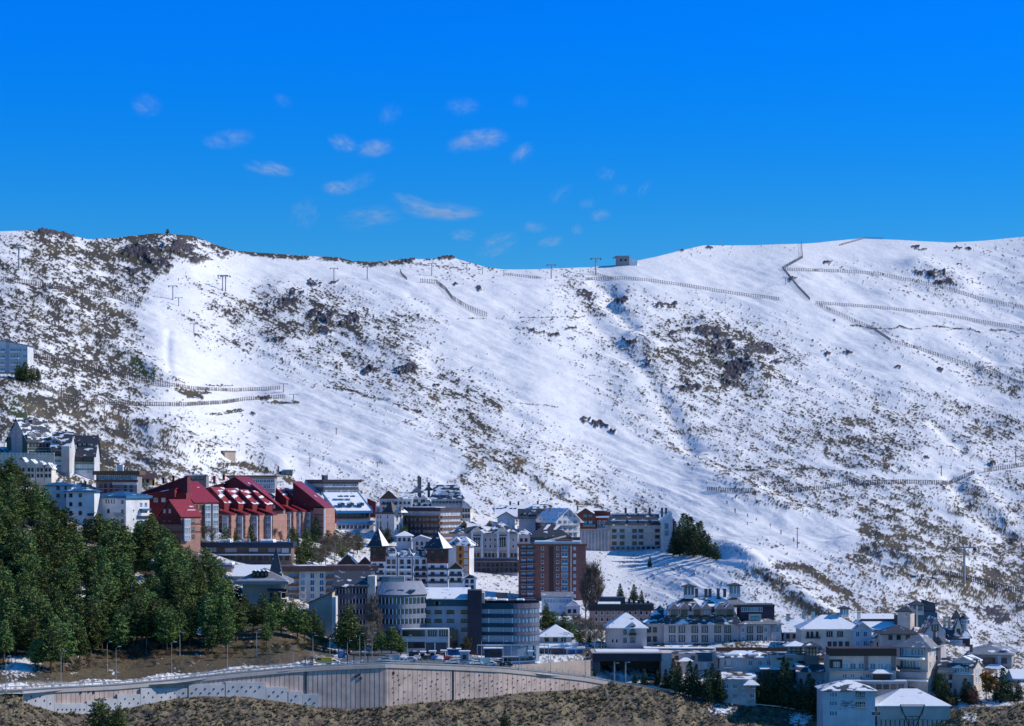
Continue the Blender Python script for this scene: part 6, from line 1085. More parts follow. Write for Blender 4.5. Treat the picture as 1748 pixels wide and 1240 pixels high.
# ------------------------------------------------------------------ trees
def leafm(name, stops, var=.5, sss=.0):
    m, nt, b = newmat(name); oi = nt.nodes.new('ShaderNodeObjectInfo')
    c = ramp(nt, nz(nt, .55, 4), stops); h = nt.nodes.new('ShaderNodeHueSaturation'); mr = nt.nodes.new('ShaderNodeMapRange'); nt.links.new(oi.outputs['Random'], mr.inputs[0]); mr.inputs[3].default_value = 1-var; mr.inputs[4].default_value = 1+var; nt.links.new(mr.outputs[0], h.inputs['Value'])
    m2 = nt.nodes.new('ShaderNodeMath'); m2.operation = 'MULTIPLY_ADD'; nt.links.new(oi.outputs['Random'], m2.inputs[0]); m2.inputs[1].default_value = .05; m2.inputs[2].default_value = .475; nt.links.new(m2.outputs[0], h.inputs['Hue'])
    nt.links.new(c, h.inputs['Color']); nt.links.new(h.outputs[0], b.inputs['Base Color']); b.inputs['Roughness'].default_value = .8; b.inputs['Specular IOR Level'].default_value = .2
leafm('pine_needles', [(.3, (.052, .080, .030)), (.5, (.108, .155, .048)), (.72, (.21, .265, .075))], .45)
leafm('spruce_needles', [(.3, (.032, .060, .032)), (.7, (.075, .125, .055))], .25)
leafm('bare_twigs', [(.3, (.13, .105, .085)), (.7, (.22, .18, .14))], .25); leafm('autumn_leaves', [(.3, (.26, .11, .03)), (.7, (.45, .22, .06))], .15)
leafm('olive_leaves', [(.3, (.06, .065, .028)), (.7, (.13, .125, .05))], .25); leafm('red_twigs', [(.3, (.13, .05, .035)), (.7, (.22, .09, .06))], .2)
plainm('bark', (.11, .08, .065), .9); plainm('pale_bark', (.24, .20, .17), .9)
def tuft(vs, fs, r, p, R_, nq, out, sz):
    """a spray of small needle blades round p, leaning outwards"""
    for k in range(nq):
        d = r.normal(0, 1, 3); d /= np.linalg.norm(d)+1e-6; q = p+d*R_*r.uniform(.3, 1)*np.array([1, 1, .6]); a = r.normal(0, 1, 3)+out*.8; a /= np.linalg.norm(a); b_ = np.cross(a, r.normal(0, 1, 3)); b_ /= np.linalg.norm(b_)+1e-6
        s_ = sz*r.uniform(.6, 1.4); n = len(vs); vs += [q-b_*s_*.32, q+b_*s_*.32, q+a*s_+b_*s_*.12, q+a*s_-b_*s_*.12]; fs.append((n, n+1, n+2, n+3))
def tree(kind, seed):
    """one tree, 10 m tall, as thing > trunk, crown"""
    r = np.random.RandomState(seed); name, leaf, bark = {'pine': ('pine_tree', 'pine_needles', 'bark'), 'spruce': ('spruce_tree', 'spruce_needles', 'bark'), 'bare': ('bare_tree', 'bare_twigs', 'pale_bark'), 'poplar': ('poplar_tree', 'bare_twigs', 'pale_bark'), 'autumn': ('autumn_tree', 'autumn_leaves', 'bark'), 'bush': ('bush', 'olive_leaves', 'bark'), 'redbush': ('bush', 'red_twigs', 'bark'), 'round': ('leafy_tree', 'olive_leaves', 'bark')}[kind]
    root = empty(name, (0, 0, 0)); root['category'] = 'bush' if 'bush' in kind else 'tree'; H = 10.; T = MB(); vs, fs = [], []
    lean = r.uniform(-.03, .03, 2); T.tube((0, 0, -1.0), (lean[0]*5, lean[1]*5, 5), .19, .12, 6); T.tube((lean[0]*5, lean[1]*5, 5), (lean[0]*9.4, lean[1]*9.4, 9.4), .12, .03, 5)
    def limb(z, a, L_, up, w=.05): T.tube((lean[0]*z, lean[1]*z, z), (lean[0]*z+math.cos(a)*L_, lean[1]*z+math.sin(a)*L_, z+up), w, w*.35, 4)
    if kind in ('pine', 'spruce'):
        base = .10 if kind == 'spruce' else r.uniform(.12, .28); Rm = 2.3 if kind == 'spruce' else r.uniform(2.0, 2.9); z = base*H
        lop = r.uniform(0, 6.28); exq = r.uniform(.38, .66)
        while z < H*.985:
            t = (z-base*H)/(H*(1-base)); prof = (1-t)**(.95 if kind == 'spruce' else exq)*(.35+.65*min(1, t*5+.25)); nb = int(6+5*(1-t)); a0 = r.uniform(0, 6.28)
            for k in range(nb):
                a = a0+k*6.283/nb+r.uniform(-.35, .35); L_ = Rm*prof*r.uniform(.62, 1.12)*(1+.16*math.cos(a-lop))
                if kind == 'pine' and r.rand() < .10: continue
                up = (-.22*L_ if kind == 'spruce' else .12*L_+r.uniform(-.3, .4)); limb(z, a, L_*.85, up*.8, .045*(1-t*.6))
                out = np.array([math.cos(a), math.sin(a), .25]); steps = max(1, int(L_/.42))
                for j in range(steps):
                    f = (j+1)/steps; p = np.array([lean[0]*z+math.cos(a)*L_*f, lean[1]*z+math.sin(a)*L_*f, z+up*f+r.uniform(-.08, .12)]); tuft(vs, fs, r, p, .30, 5 if kind == 'spruce' else 6, out, .34)
            z += (.34 if kind == 'spruce' else .42)*r.uniform(.8, 1.2)
        tuft(vs, fs, r, np.array([lean[0]*9.5, lean[1]*9.5, 9.6]), .2, 10, np.array([0, 0, 1.]), .4)
    else:
        narrow = kind == 'poplar'; Rm = {'poplar': 1.3, 'bare': 2.8, 'autumn': 2.4, 'bush': 6., 'redbush': 6.5, 'round': 3.4}[kind]; nl = 60; low = .12 if narrow or 'bush' in kind else .25
        for k in range(nl):
            z = H*(low+(.8-low)*r.rand()**.9); a = r.uniform(0, 6.28); t = (z/H-low)/(1-low); L_ = Rm*(math.sin(math.pi*min(.98, t*.75+.22)))*r.uniform(.55, 1.05); up = L_*(2.2 if narrow else .7); up = min(up, H-z+.2)
            limb(z, a, L_, up, .05)
            for j in range(5):
                f = .35+.65*j/4; p = np.array([math.cos(a)*L_*f, math.sin(a)*L_*f, z+up*f]); 
                if kind in ('bare', 'poplar'):
                    for q in range(5):
                        d = r.normal(0, 1, 3); d[2] = abs(d[2])*(2.2 if narrow else 1)+.3; d /= np.linalg.norm(d); s_ = r.uniform(.5, 1.1); w = np.cross(d, r.normal(0, 1, 3)); w /= np.linalg.norm(w); n = len(vs); vs += [p-w*.035, p+w*.035, p+d*s_+w*.012, p+d*s_-w*.012]; fs.append((n, n+1, n+2, n+3))
                else: tuft(vs, fs, r, p, .55, 7 if kind != 'redbush' else 5, np.array([math.cos(a), math.sin(a), .4]), .42)
    T.build('trunk', bark, root); me = bpy.data.meshes.new('crown'); me.from_pydata([tuple(v) for v in vs], [], fs); me.materials.append(MATS[leaf]); obj('crown', me, root)
    return root
PROTO = {}; KIDSOF = {}
def put(kind, px, base, top, label, group=None, wide=1.0, D=None, seeds=4):
    """plant a tree whose foot is seen at (px, base) and whose top reaches the line top"""
    s_ = random.randint(0, seeds-1); key = (kind, s_)
    p = ground(px, base) if D is None else Vector(P(px, base, D)); sc_ = (base-top)/F*p.y/10.
    if key not in PROTO: o = tree(kind, 100+s_*7+len(kind)); PROTO[key] = o; KIDSOF[key] = list(o.children)
    else:
        o = PROTO[key].copy(); COL.objects.link(o)
        for c in KIDSOF[key]: c2 = c.copy(); COL.objects.link(c2); c2.parent = o
    o.location = p; o.scale = (sc_*wide, sc_*wide, sc_); o.rotation_euler = (0, 0, random.uniform(0, 6.28)); tag(o, label, None, group)
    for k in ('group',):
        if group is None and k in o.keys(): del o[k]
    return o
random.seed(21)
UP = L1([(-200,730),(-40,750),(0,768),(25,778),(40,800),(62,822),(84,850),(108,872),(125,890),(150,884),(185,884),(205,900),(225,905),(255,878),(272,900),(300,916),(325,935),(345,950),(358,968),(375,992),(395,1015),(412,1030),(425,1050)])
LOW = L1([(-200,1152),(0,1154),(20,1134),(60,1150),(95,1153),(112,1148),(150,1130),(200,1122),(260,1118),(330,1118),(370,1122),(410,1114),(425,1085)])
GAPS = [(140,1012,12,16),(150,945,12,14),(48,918,22,8),(232,990,12,12),(38,1136,26,16),(340,1078,8,10),(262,958,5,8)]
n_ = 0
yb = 838.
rows = []
while yb < 1156:
    x = -70+random.uniform(0, 18)
    while x < 428:
        bx, by = x+random.uniform(-7, 7), yb+random.uniform(-7, 7); h = random.choice((random.uniform(40, 60), random.uniform(60, 90), random.uniform(60, 84)))*(1-.18*(by < 930)); x += 20+random.uniform(-3, 6)
        if by-h*.88 < UP(bx) :
            if by-UP(bx) < 44: continue
            h = (by-UP(bx))/.94*random.uniform(.9, 1.08)
        if by > LOW(bx): continue
        if any(abs(bx-g[0]) < g[2]*.6+7 and by-h*.75 < g[1] < by+6 for g in GAPS): continue
        rows.append((bx, by, h))
    yb += 13.5
for bx, by, h in rows:
    zone = 'along l' if by > LOW(bx)-26 else ('along u' if by-h < UP(bx)+24 else 'in')
    wh = 'at the left edge' if bx < 105 else ('below the blue roofed houses' if bx < 205 else ('below the sunlit corner house' if bx < 285 else 'below the small red gable'))
    zone = {'l': 'at the foot of the wood', 'u': 'at the top of the wood', 'i': 'in mid wood'}[zone[6] if zone[:5] == 'along' else 'i']+', '+wh
    put('pine', bx, by, by-h, 'dark green pine '+zone, 'pines '+zone, random.uniform(1.05, 1.4), seeds=6)
# other evergreens
def many(kind, items, label, group, wide=1.0, **k):
    os_ = []
    for it in items: os_.append((it[0], put(kind, it[0], it[1], it[2], label, group, it[3] if len(it) > 3 else wide, **k)))
    for i, (_, o) in enumerate(sorted(os_, key=lambda q: q[0])): o['label'] = label+', '+ORD[i]
many('pine', [(448,1078,1014),(462,1090,1030),(480,1086,1022),(497,1080,1028),(508,1094,1036),(520,1096,1040),(535,1088,1040),(470,1064,1012),(432,1082,1030),(545,1100,1060),(455,1104,1064)], 'dark pine in the group below the church spire', 'pines below the church spire', 1.25, seeds=6)
many('pine', [(596,1116,1034,1.4),(578,1112,1062,1.4),(616,1118,1072,1.3)], 'broad dark tree before the dark curved block', 'broad dark trees before the dark curved block', seeds=6)
many('pine', [(652,1118,1078,1.3),(668,1120,1070,1.5),(684,1118,1084,1.3),(640,1117,1086,1.2)], 'green tree at the foot of the curved hotel', 'green trees at the foot of the curved hotel', seeds=6)
many('spruce', [(1163,942,876,1.35),(1152,936,890,1.3),(1178,946,882,1.4),(1190,948,892,1.45),(1172,934,880,1.2),(1200,952,906,1.5),(1211,954,914,1.5),(1222,957,926,1.6),(1184,952,900,1.5),(1160,950,898,1.5),(1150,948,906,1.4),(1194,942,890,1.3)], 'dark spruce in the clump right of the beige mansard block', 'spruces beside the beige mansard block')
put('spruce', 1109, 969, 950, 'lone little spruce on the open snow, casting a long shadow', wide=1.3)
many('spruce', [(1059,1026,996,1.3),(1082,1028,998,1.4),(1096,1030,1008,1.2)], 'small spruce on the snow above the pink block', 'spruces above the pink block')
many('spruce', [(1148,1180,1124),(1160,1186,1130),(1176,1190,1128),(1190,1194,1134),(1206,1198,1142),(1217,1198,1132),(1228,1200,1144),(1100,1172,1142,1.3),(1122,1174,1146,1.3),(1136,1176,1140,1.2),(1084,1168,1146,1.3)], 'dark spruce in the row above the bank', 'spruces above the bank', 1.15)
many('spruce', [(1296,1205,1148),(1310,1206,1142),(1335,1208,1120,1.1),(1348,1212,1130,1.1),(1322,1206,1150),(1378,1220,1150),(1390,1222,1160),(1366,1216,1158),(1281,1204,1158)], 'tall dark spruce left of the white corner house', 'spruces left of the white corner house', 1.2)
many('pine', [(32,648,620),(43,652,618),(55,655,624),(64,656,630)], 'small dark pine beside the left edge block', 'pines beside the left edge block', 1.3)
many('pine', [(385,950,900,1.1),(428,948,897,1.0),(402,930,902),(418,958,930)], 'dark pine in front of the red stepped houses', 'pines in front of the red stepped houses')
put('spruce', 537, 926, 882, 'pointed spruce before the last red house', wide=1.2)
many('pine', [(506,955,915),(520,962,920),(534,966,925),(548,968,930),(512,970,936),(560,946,906,1.4),(574,950,905),(592,948,908,1.4),(610,946,910),(500,940,900,1.4),(524,944,902),(650,930,900),(662,934,902),(676,918,890),(690,925,898),(584,960,926)], 'grey green tree between the red houses and yellow hotel', 'trees between the red houses and the yellow hotel', 1.3)
many('bare', [(556,966,914,1.1),(572,962,908,1.1),(590,958,905,1.1),(604,952,910),(618,948,915),(545,975,930),(498,960,922)], 'bare tree between the red houses and spired hotel', 'bare trees between the red houses and the spired hotel', seeds=3)
many('bare', [(352,925,895),(362,935,895),(470,924,900),(478,930,905),(500,925,900)], 'thin bare sapling against the red house fronts', 'saplings against the red house fronts', .8, seeds=3)
many('poplar', [(1010,1065,955,1.1),(1020,1062,968),(1000,1060,975)], 'tall bare poplar beside the brick tower block', 'bare poplars beside the brick tower block', seeds=3)
many('poplar', [(636,1112,1010,.9),(646,1114,1040,.9)], 'tall bare poplar before the curved hotel', 'bare poplars before the curved hotel', seeds=3)
many('bare', [(630,1118,1058,1.0),(1000,1108,1050),(1014,1112,1056),(1026,1110,1064),(985,1090,1045),(1246,1196,1150),(1262,1200,1140),(1276,1200,1154)], 'bare branching tree among the buildings near the road', 'bare trees near the road', seeds=3)
many('pine', [(930,1088,1040,1.3),(945,1086,1044,1.3),(962,1088,1046,1.3),(975,1096,1058,1.2),(990,1106,1066,1.2),(932,1070,1030),(1006,1104,1078)], 'green tree behind the snow roofed villa', 'trees behind the snow roofed villa', seeds=6)
many('pine', [(352,985,935),(366,1000,950),(380,1012,970),(392,1030,985),(406,1045,1000),(418,1058,1015),(360,1015,965)], 'dark pine at the ragged right end of the wood', 'pines at the right end of the wood', 1.25, seeds=6)
many('round', [(798,1118,1084,.8),(790,1116,1098,.9)], 'yellow green tree against the plum coloured tower', 'trees against the plum coloured tower', seeds=2)
many('autumn', [(1684,1196,1142,.9),(1696,1198,1148,.9)], 'orange autumn tree before the grey roofed house', 'orange autumn trees', seeds=2)
many('spruce', [(1606,1192,1150),(1618,1200,1160),(1646,1200,1158),(1656,1202,1164),(1664,1200,1170),(1712,1196,1140),(1724,1196,1160),(1738,1196,1162),(1700,1196,1170),(1630,1204,1176)], 'dark evergreen in the right edge gardens', 'evergreens in the gardens at the right', 1.4)
many('bush', [(1625,1208,1190,1.0),(1718,1200,1184,1.2),(1452,1164,1150,1.0),(1470,1166,1152)], 'round olive bush in the gardens at the right', 'garden bushes', seeds=2)
many('redbush', [(1664,1226,1198,.9),(1340,966,960),(1310,990,984),(1698,926,918)], 'rust red bush on open ground', 'rust red bushes', seeds=2)
many('pine', [(1600,1178,1150,1.1),(1470,1176,1156)], 'young evergreen on the terrace steps', 'evergreens on the terrace steps')
def putD(kind, px, base, top, D, label, wide): return put(kind, px, base, top, label, None, wide, D=D, seeds=6)
random.seed(5)
putD('pine', 168, 1262, 1192, 628, 'dark pine with its foot below the picture, left of two under the wall', 1.5)
putD('pine', 202, 1262, 1205, 627, 'smaller dark pine with its foot below the picture, right of two under the wall', 1.5)
putD('spruce', 862, 1256, 1212, 655, 'small spruce poking up at the bottom of the bank', 1.2)
many('bare', [(x, y, y-h, .6) for x, y, h in ((1241,864,10),(1255,880,13),(1276,886,9),(1291,893,9),(1315,903,10),(1333,916,12),(1355,929,12))], 'thin leaning sapling on the ski run above the cupolas', 'saplings on the ski run', seeds=3)
put('pine', 286, 401, 391, 'single round tree on the skyline, left', wide=1.5)
many('bush', [(88,1150,1138),(150,1128,1116),(230,1118,1100),(262,1116,1098),(290,1118,1106),(325,1118,1104),(450,1122,1104),(470,1118,1098),(490,1116,1100),(515,1114,1098),(535,1112,1096),(130,1140,1126),(180,1126,1110),(205,1124,1110)], 'ochre scrub bush just behind the snow verge', 'scrub bushes behind the snow verge', seeds=2)
bs_ = []
for i in range(46):
    x = random.uniform(60, 560); lo = float(WTOP(x))-27; hi = max(float(LOW(min(x, 420))), 1100)-4 if x < 420 else 1098; y = random.uniform(hi, lo); h = random.uniform(7, 15)
    bs_.append((x, y, y-h, random.uniform(.8, 1.3)))
many('bush', [q for i, q in enumerate(bs_) if i % 2 == 0], 'low olive shrub on the brown slope under the wood', 'shrubs on the brown slope', seeds=2)
many('redbush', [q for i, q in enumerate(bs_) if i % 2 == 1], 'rusty brown shrub on the slope under the wood', 'rusty shrubs on the brown slope', seeds=2)
# ------------------------------------------------------------------ snow fences on the pistes
plainm('fence_wood', (.48, .40, .37), .9); plainm('fence_dark', (.20, .15, .13), .9)
def fence(pts, hpx, label, mat='fence_wood', gap=2.2):
    P3 = []
    for (x0, y0), (x1, y1) in zip(pts[:-1], pts[1:]):
        n = max(1, int(math.hypot(x1-x0, y1-y0)/3.))
        for i in range(n): P3.append(ground(x0+(x1-x0)*i/n, y0+(y1-y0)*i/n))
    P3.append(ground(*pts[-1])); r = empty('snow_fence', P3[0], 0, label, 'snow fence'); o_ = P3[0]; m = MB(); pm = MB()
    h = hpx/F*P3[0].y
    acc = 0
    for a, c in zip(P3[:-1], P3[1:]):
        a, c = a-o_, c-o_; d = c-a; L_ = d.length; n = max(1, int(L_/(gap*.5)))
        for i in range(n):
            p = a+d*(i/n); w = gap*.085; m.box(p.x-w, p.x+w, p.y-.04, p.y+.04, p.z-.4, p.z+h*random.uniform(.86, 1.04))
        for f in (.3, .85):
            u = MB.add; q0, q1 = a+Vector((0, .06, h*f)), c+Vector((0, .06, h*f)); m.add([q0, q1, q1+Vector((0, 0, .14)), q0+Vector((0, 0, .14))], [(0, 1, 2, 3)])
        p = a; pm.box(p.x-.16, p.x+.16, p.y-.16, p.y+.16, p.z-.6, p.z+h*1.12)
    m.build('slats', mat, r); tag(pm.build('posts', 'fence_dark', r), kind='stuff')
FE = [([(-30,474),(0,480),(60,488),(120,498),(180,507),(225,517),(243,523)],8,'long wooden snow fence curving across the upper left slope'),
 ([(50,610),(100,620),(150,631),(200,644),(250,655),(292,663)],10,'dark snow fence running down right from the left edge apartment block'),
 ([(292,660),(330,666),(400,669),(480,665)],6,'snow fence on the upper edge of the shelf above the red houses'),
 ([(105,682),(150,690),(230,693),(310,694),(380,690),(420,684),(488,680)],7,'straight snow fence along the lower ledge above the red houses'),
 ([(35,642),(70,660),(105,680)],7,'short brown fence below the dark pines at the left'),
 ([(683,465),(686,471),(695,479)],5,'very short fence crook just under the central crest'),
 ([(718,483),(745,485),(760,496),(772,512),(800,529),(833,542)],7,'S-shaped double snow fence below the central crest'),
 ([(1008,466),(1025,472),(1047,478)],4,'little fence piece beside the lift pylon at the saddle'),
 ([(1000,479),(1060,477),(1100,480),(1180,491),(1250,503),(1332,513)],5,'long snow fence sloping right from the saddle'),
 ([(1368,417),(1370,441),(1336,460),(1362,492),(1383,514)],5,'zigzag snow fence coming down from the right crest'),
 ([(1338,462),(1450,466),(1500,470),(1600,490),(1680,514),(1760,530)],5,'uppermost long fence reaching the right edge'),
 ([(1393,519),(1500,527),(1600,538),(1700,555),(1760,564)],4.5,'middle long fence reaching the right edge'),
 ([(1393,520),(1450,546),(1490,563),(1520,583),(1600,608),(1660,628),(1760,662)],5,'lowest of the three long fences, sweeping down to the right edge'),
 ([(1433,420),(1475,408),(1510,408)],3,'tiny fence on the right crest'),
 ([(1208,838),(1290,841)],6,'short picket fence above the line of saplings'),
 ([(1335,841),(1400,837),(1450,828),(1540,826),(1620,828),(1664,809)],7,'picket fence winding across the lower right slope'),
 ([(1680,807),(1760,795)],7,'picket fence piece at the right edge of the lower slope'),
 ([(1598,980),(1650,990),(1760,1018)],8,'brown stake fence beside the big lift pylon at the lower right'),
 ([(862,470),(890,473),(925,477)],4,'faint fence on the saddle left of the pylons')]
for pts, h, lb in FE: fence(pts, h, lb, 'fence_dark' if 'dark' in lb or 'brown' in lb else 'fence_wood')
# ------------------------------------------------------------------ lift pylons and poles
def pylon(arm=3.2):
    r = empty('lift_pylon', (0, 0, 0)); MB().tube((0, 0, -.8), (0, 0, 10), .42, .30, 8).build('mast', 'grey_metal', r)
    a = MB().box(-arm, arm, -.2, .2, 9.7, 10.1); a.tube((-arm*.5, 0, 9.7), (0, 0, 8.4), .08, n=4); a.tube((arm*.5, 0, 9.7), (0, 0, 8.4), .08, n=4); a.build('crossarm', 'grey_metal', r)
    for s_ in (-1, 1):
        b_ = MB().box(s_*arm*.9-.22, s_*arm*.9+.22, -1.4, 1.4, 9.35, 9.66)
        for k in range(4): b_.tube((s_*arm*.9-.3, -1.1+k*.73, 9.3), (s_*arm*.9+.3, -1.1+k*.73, 9.3), .26, n=8)
        b_.build('pulley_battery', 'black_metal', r)
    m = MB()
    for k in range(16): m.box(-.15, .15, -.52, -.46, .6+k*.55, .66+k*.55)
    m.build('ladder', 'rail_metal', r); return r
pr = pylon(); pk = list(pr.children)
PY_ = [(32,460,422,'at the far left of the slope'),(295,510,488,'left of the smooth piste head'),(305,521,508,'small, beside the hollow'),(380,495,470,'left one of the close pair'),(385,496,471,'right one of the close pair'),(570,478,458,'first on the crest snowfield'),(627,475,455,'second on the crest snowfield'),(737,469,450,'under the central rocks'),(797,464,450,'small, right of the central rocks'),(824,466,456,'tiny, right of the central rocks'),(860,470,462,'faintest, at the dip'),(941,474,452,'left one of the saddle pair'),(1017,468,441,'right one of the saddle pair'),(1341,484,474,'small, beside the zigzag fence'),(331,566,552,'at the top of the blue hollow'),(484,668,655,'on the shelf edge'),(501,686,673,'on the lower shelf edge'),(1646,994,934,'big one at the lower right')]
for i, (px, bs, tp, w) in enumerate(PY_):
    if i == 0: o = pr
    else:
        o = pr.copy(); COL.objects.link(o)
        for c in pk: c2 = c.copy(); COL.objects.link(c2); c2.parent = o
    o.location = ground(px, bs+2); k = (bs-tp+2)/F*o.location.y/10.; o.scale = (max(k, .7), max(k, .7), k); tag(o, 'ski lift pylon '+w, 'lift pylon', 'ski lift pylons')
def mast(px, bs, tp, lb, mat='brown_wood'):
    r = empty('wooden_pole', ground(px, bs), 0, lb, 'pole'); h = (bs-tp)/F*r.location.y; MB().tube((0, 0, -.5), (0, 0, h), .22, .16, 6).build('pole', mat, r); MB().box(-.9, .9, -.08, .08, h-.8, h-.6).build('crossarm', mat, r)
for px, bs, tp, lb in ((178,726,690,'leaning wooden pole on the scrubby slope at the left'),(105,675,655,'thin pole by the corner of the left fence'),(1734,795,762,'slim pole above the picket fence at the right edge'),(1607,813,795,'slim pole on the picket fence'),(1361,936,900,'slim pole below the saplings'),(529,795,780,'slim pole on the nursery slope'),(644,798,788,'dark short post on the nursery slope'),(574,742,730,'dark post in the middle of the piste'),(339,768,756,'small post near the stone hut'),(1210,925,910,'post beside the spruce clump')): mast(px, bs, tp, lb)
# small huts
b = Bld('lift_station', 'grey lift station with a white lean-to on the saddle skyline', 'lift station', 1052, 1074, 438, 451, depth=9, wall='grey_wall', D=float(ground(1065, 454).y)); b.roof('flat', .5, .6, 'grey_metal'); b.part(MB().prism([(b.w+.01, 0), (b.w+6, 0), (b.w+6, 8), (b.w+.01, 8)], -2, [5.2, 2.4, 2.4, 5.2]), 'lean_to', 'white_wall'); b.box('canopy', -2.4, -.01, 1, 7, b.h-1.0, b.h-.3, 'grey_metal'); b.win('f', [1060, 1068], [446], 1.6, 1.6, 'two', 'dark_glass')
b = Bld('stone_hut', 'lone stone hut on the slope above the red houses', 'hut', 372, 384, 771, 779, px2=402, th=45, wall='tan_wall', D=float(ground(385, 782).y)); b.roof('flat', .4, .4, 'stone_wall'); b.win('f', [378], [777], .8, 1.0, 'one', 'dark_glass')
b = Bld('stone_hut', 'tiny ruined hut on the nursery slope above the flat dark block', 'hut', 484, 499, 803, 810, depth=5, wall='stone_wall', D=float(ground(491, 812).y)); b.roof('flat', .4, .4, 'snow_roof'); b.win('f', [491], [808], .8, .9, 'one', 'dark_glass')
# ------------------------------------------------------------------ cars and the car park
def car(kind='car', paint='white_paint'):
    van = kind == 'van'; L_, W_, H_ = (5.2, 2.0, 2.2) if van else (4.3, 1.75, 1.45); r = empty('parked_'+kind, (0, 0, 0))
    if van: prof = [(-2.6, .35), (-2.6, 1.1), (-2.3, 1.25), (-1.7, 2.1), (-1.4, 2.2), (2.5, 2.2), (2.6, 2.0), (2.6, .35)]; gl = [(-2.18, 1.3), (-1.66, 2.02), (-.6, 2.02), (-.6, 1.3)]
    else: prof = [(-2.15, .35), (-2.12, .78), (-1.25, .95), (-.6, 1.4), (.9, 1.45), (1.7, 1.0), (2.12, .92), (2.15, .35)]; gl = [(-1.1, .96), (-.5, 1.34), (.85, 1.38), (1.5, 1.0)]
    def ex(p, y0, y1):
        n = len(p); return MB().add([(x, y0, z) for x, z in p]+[(x, y1, z) for x, z in p], [tuple(range(n)), tuple(range(2*n-1, n-1, -1))]+[(i, i+n, (i+1) % n+n, (i+1) % n) for i in range(n)])
    ex(prof, -W_/2, W_/2).build('body', paint, r); g = ex(gl, -W_/2-.012, -W_/2+.05); g.build('side_window', 'dark_glass', r); ex(gl, W_/2-.05, W_/2+.012).build('side_window', 'dark_glass', r)
    for x in (-1.35, 1.35):
        for y in (-W_/2-.03, W_/2-.17): w = MB().tube((x, y, .33), (x, y+.2, .33), .33, n=14).build('wheel', 'black_metal', r); MB().tube((x, y-.012 if y < 0 else y+.2, .33), (x, y if y < 0 else y+.212, .33), .17, n=10).build('rim', 'rail_metal', w)
    for y in (-W_/2+.12, W_/2-.4): MB().box(-L_/2-.02, -L_/2+.06, y, y+.28, .62, .76).build('headlight', 'pale_glass', r)
    return r
for n_c, c_ in (('car_blue', (.05, .12, .30)), ('car_dark', (.02, .024, .03)), ('car_yellow', (.92, .52, .05)), ('car_silver', (.40, .42, .45)), ('car_red', (.30, .02, .02)), ('car_pale_blue', (.25, .42, .50))): plainm(n_c, c_, .3, .2, .04)
CP = {}
def park(px, py, paint, kind='car', rz=0., where='', D=None):
    key = (kind, paint)
    if key not in CP: o = car(kind, paint); CP[key] = (o, list(o.children), {c.name: list(c.children) for c in o.children})
    else:
        src, ch, sub = CP[key]; o = src.copy(); COL.objects.link(o)
        for c in ch:
            c2 = c.copy(); COL.objects.link(c2); c2.parent = o
            for g in sub[c.name]: g2 = g.copy(); COL.objects.link(g2); g2.parent = c2
    D = D or float(DW(px))+14; o.location = ((px-CX)/F*D, D, float(ZR(px))-.1); o.rotation_euler = (0, 0, rz); col = paint.replace('car_', '').replace('_paint', '').replace('_', ' ')
    tag(o, '%s %s %s' % (col, kind, where), kind, 'vehicles parked behind the road')
R9 = R(80)
for px, dd, pt, kd_, rz, wh in ((552,12,'car_yellow','van',0,'pulled over beyond the second guard rail, left of the blue sign'),(538,13,'car_dark','car',0,'just left of the yellow van'),(567,12,'white_paint','car',0,'just right of the yellow van'),(657,13,'white_paint','car',.1,'nearest the green trees at the curved hotel'),(668,13,'car_silver','van',0,'by the green trees at the curved hotel'),(700,17,'white_paint','car',0,'left of the row of white kiosks'),(772,14,'white_paint','car',.2,'in front of the plum coloured tower'),(783,14,'car_blue','car',.1,'beside the little grey hut'),(812,13,'white_paint','car',.3,'right of the little grey hut'),(822,14,'car_pale_blue','van',.2,'under the dark modern hotel'),(836,12.5,'white_paint','car',0,'nearest the rail under the dark modern hotel'),(850,12.8,'car_dark','car',.1,'left of the pair before the long blue bus'),(864,12.8,'car_dark','car',0,'right of the pair before the long blue bus'),(848,18,'car_silver','car',.4,'behind the dark pair'),
  (912,19,'car_blue','car',R9,'first of the row on the upper car park'),(920,20,'car_silver','car',R9,'second of the row on the upper car park'),(928,19,'car_dark','car',R9,'third of the row on the upper car park'),(937,20,'car_silver','car',R9,'fourth of the row on the upper car park'),(946,19,'white_paint','car',R9,'fifth of the row on the upper car park'),(955,20,'car_blue','car',R9,'sixth of the row on the upper car park'),(966,19,'car_dark','car',R9,'seventh of the row on the upper car park'),(976,20,'car_dark','car',R9,'eighth of the row on the upper car park'),(985,19,'car_silver','car',R9,'ninth of the row on the upper car park'),(1000,18,'car_yellow','car',.3,'at the end of the row on the upper car park'),(1011,22,'car_blue','car',.5,'beyond the yellow car on the upper car park')):
    park(px, 0, pt, kd_, rz, wh, D=float(DW(px))+dd)
cols = ['white_paint', 'car_silver', 'car_dark', 'car_blue', 'white_paint', 'car_red', 'car_silver', 'car_pale_blue', 'car_dark', 'white_paint', 'car_silver', 'car_blue']
for i, px in enumerate((690, 712, 728, 742, 752, 764, 779, 803, 818, 832, 843, 857)):
    park(px, 0, cols[i], 'car', R9+random.uniform(-.1, .1), 'in the back row of the lower car park, '+ORD[i], D=float(DW(px))+25)
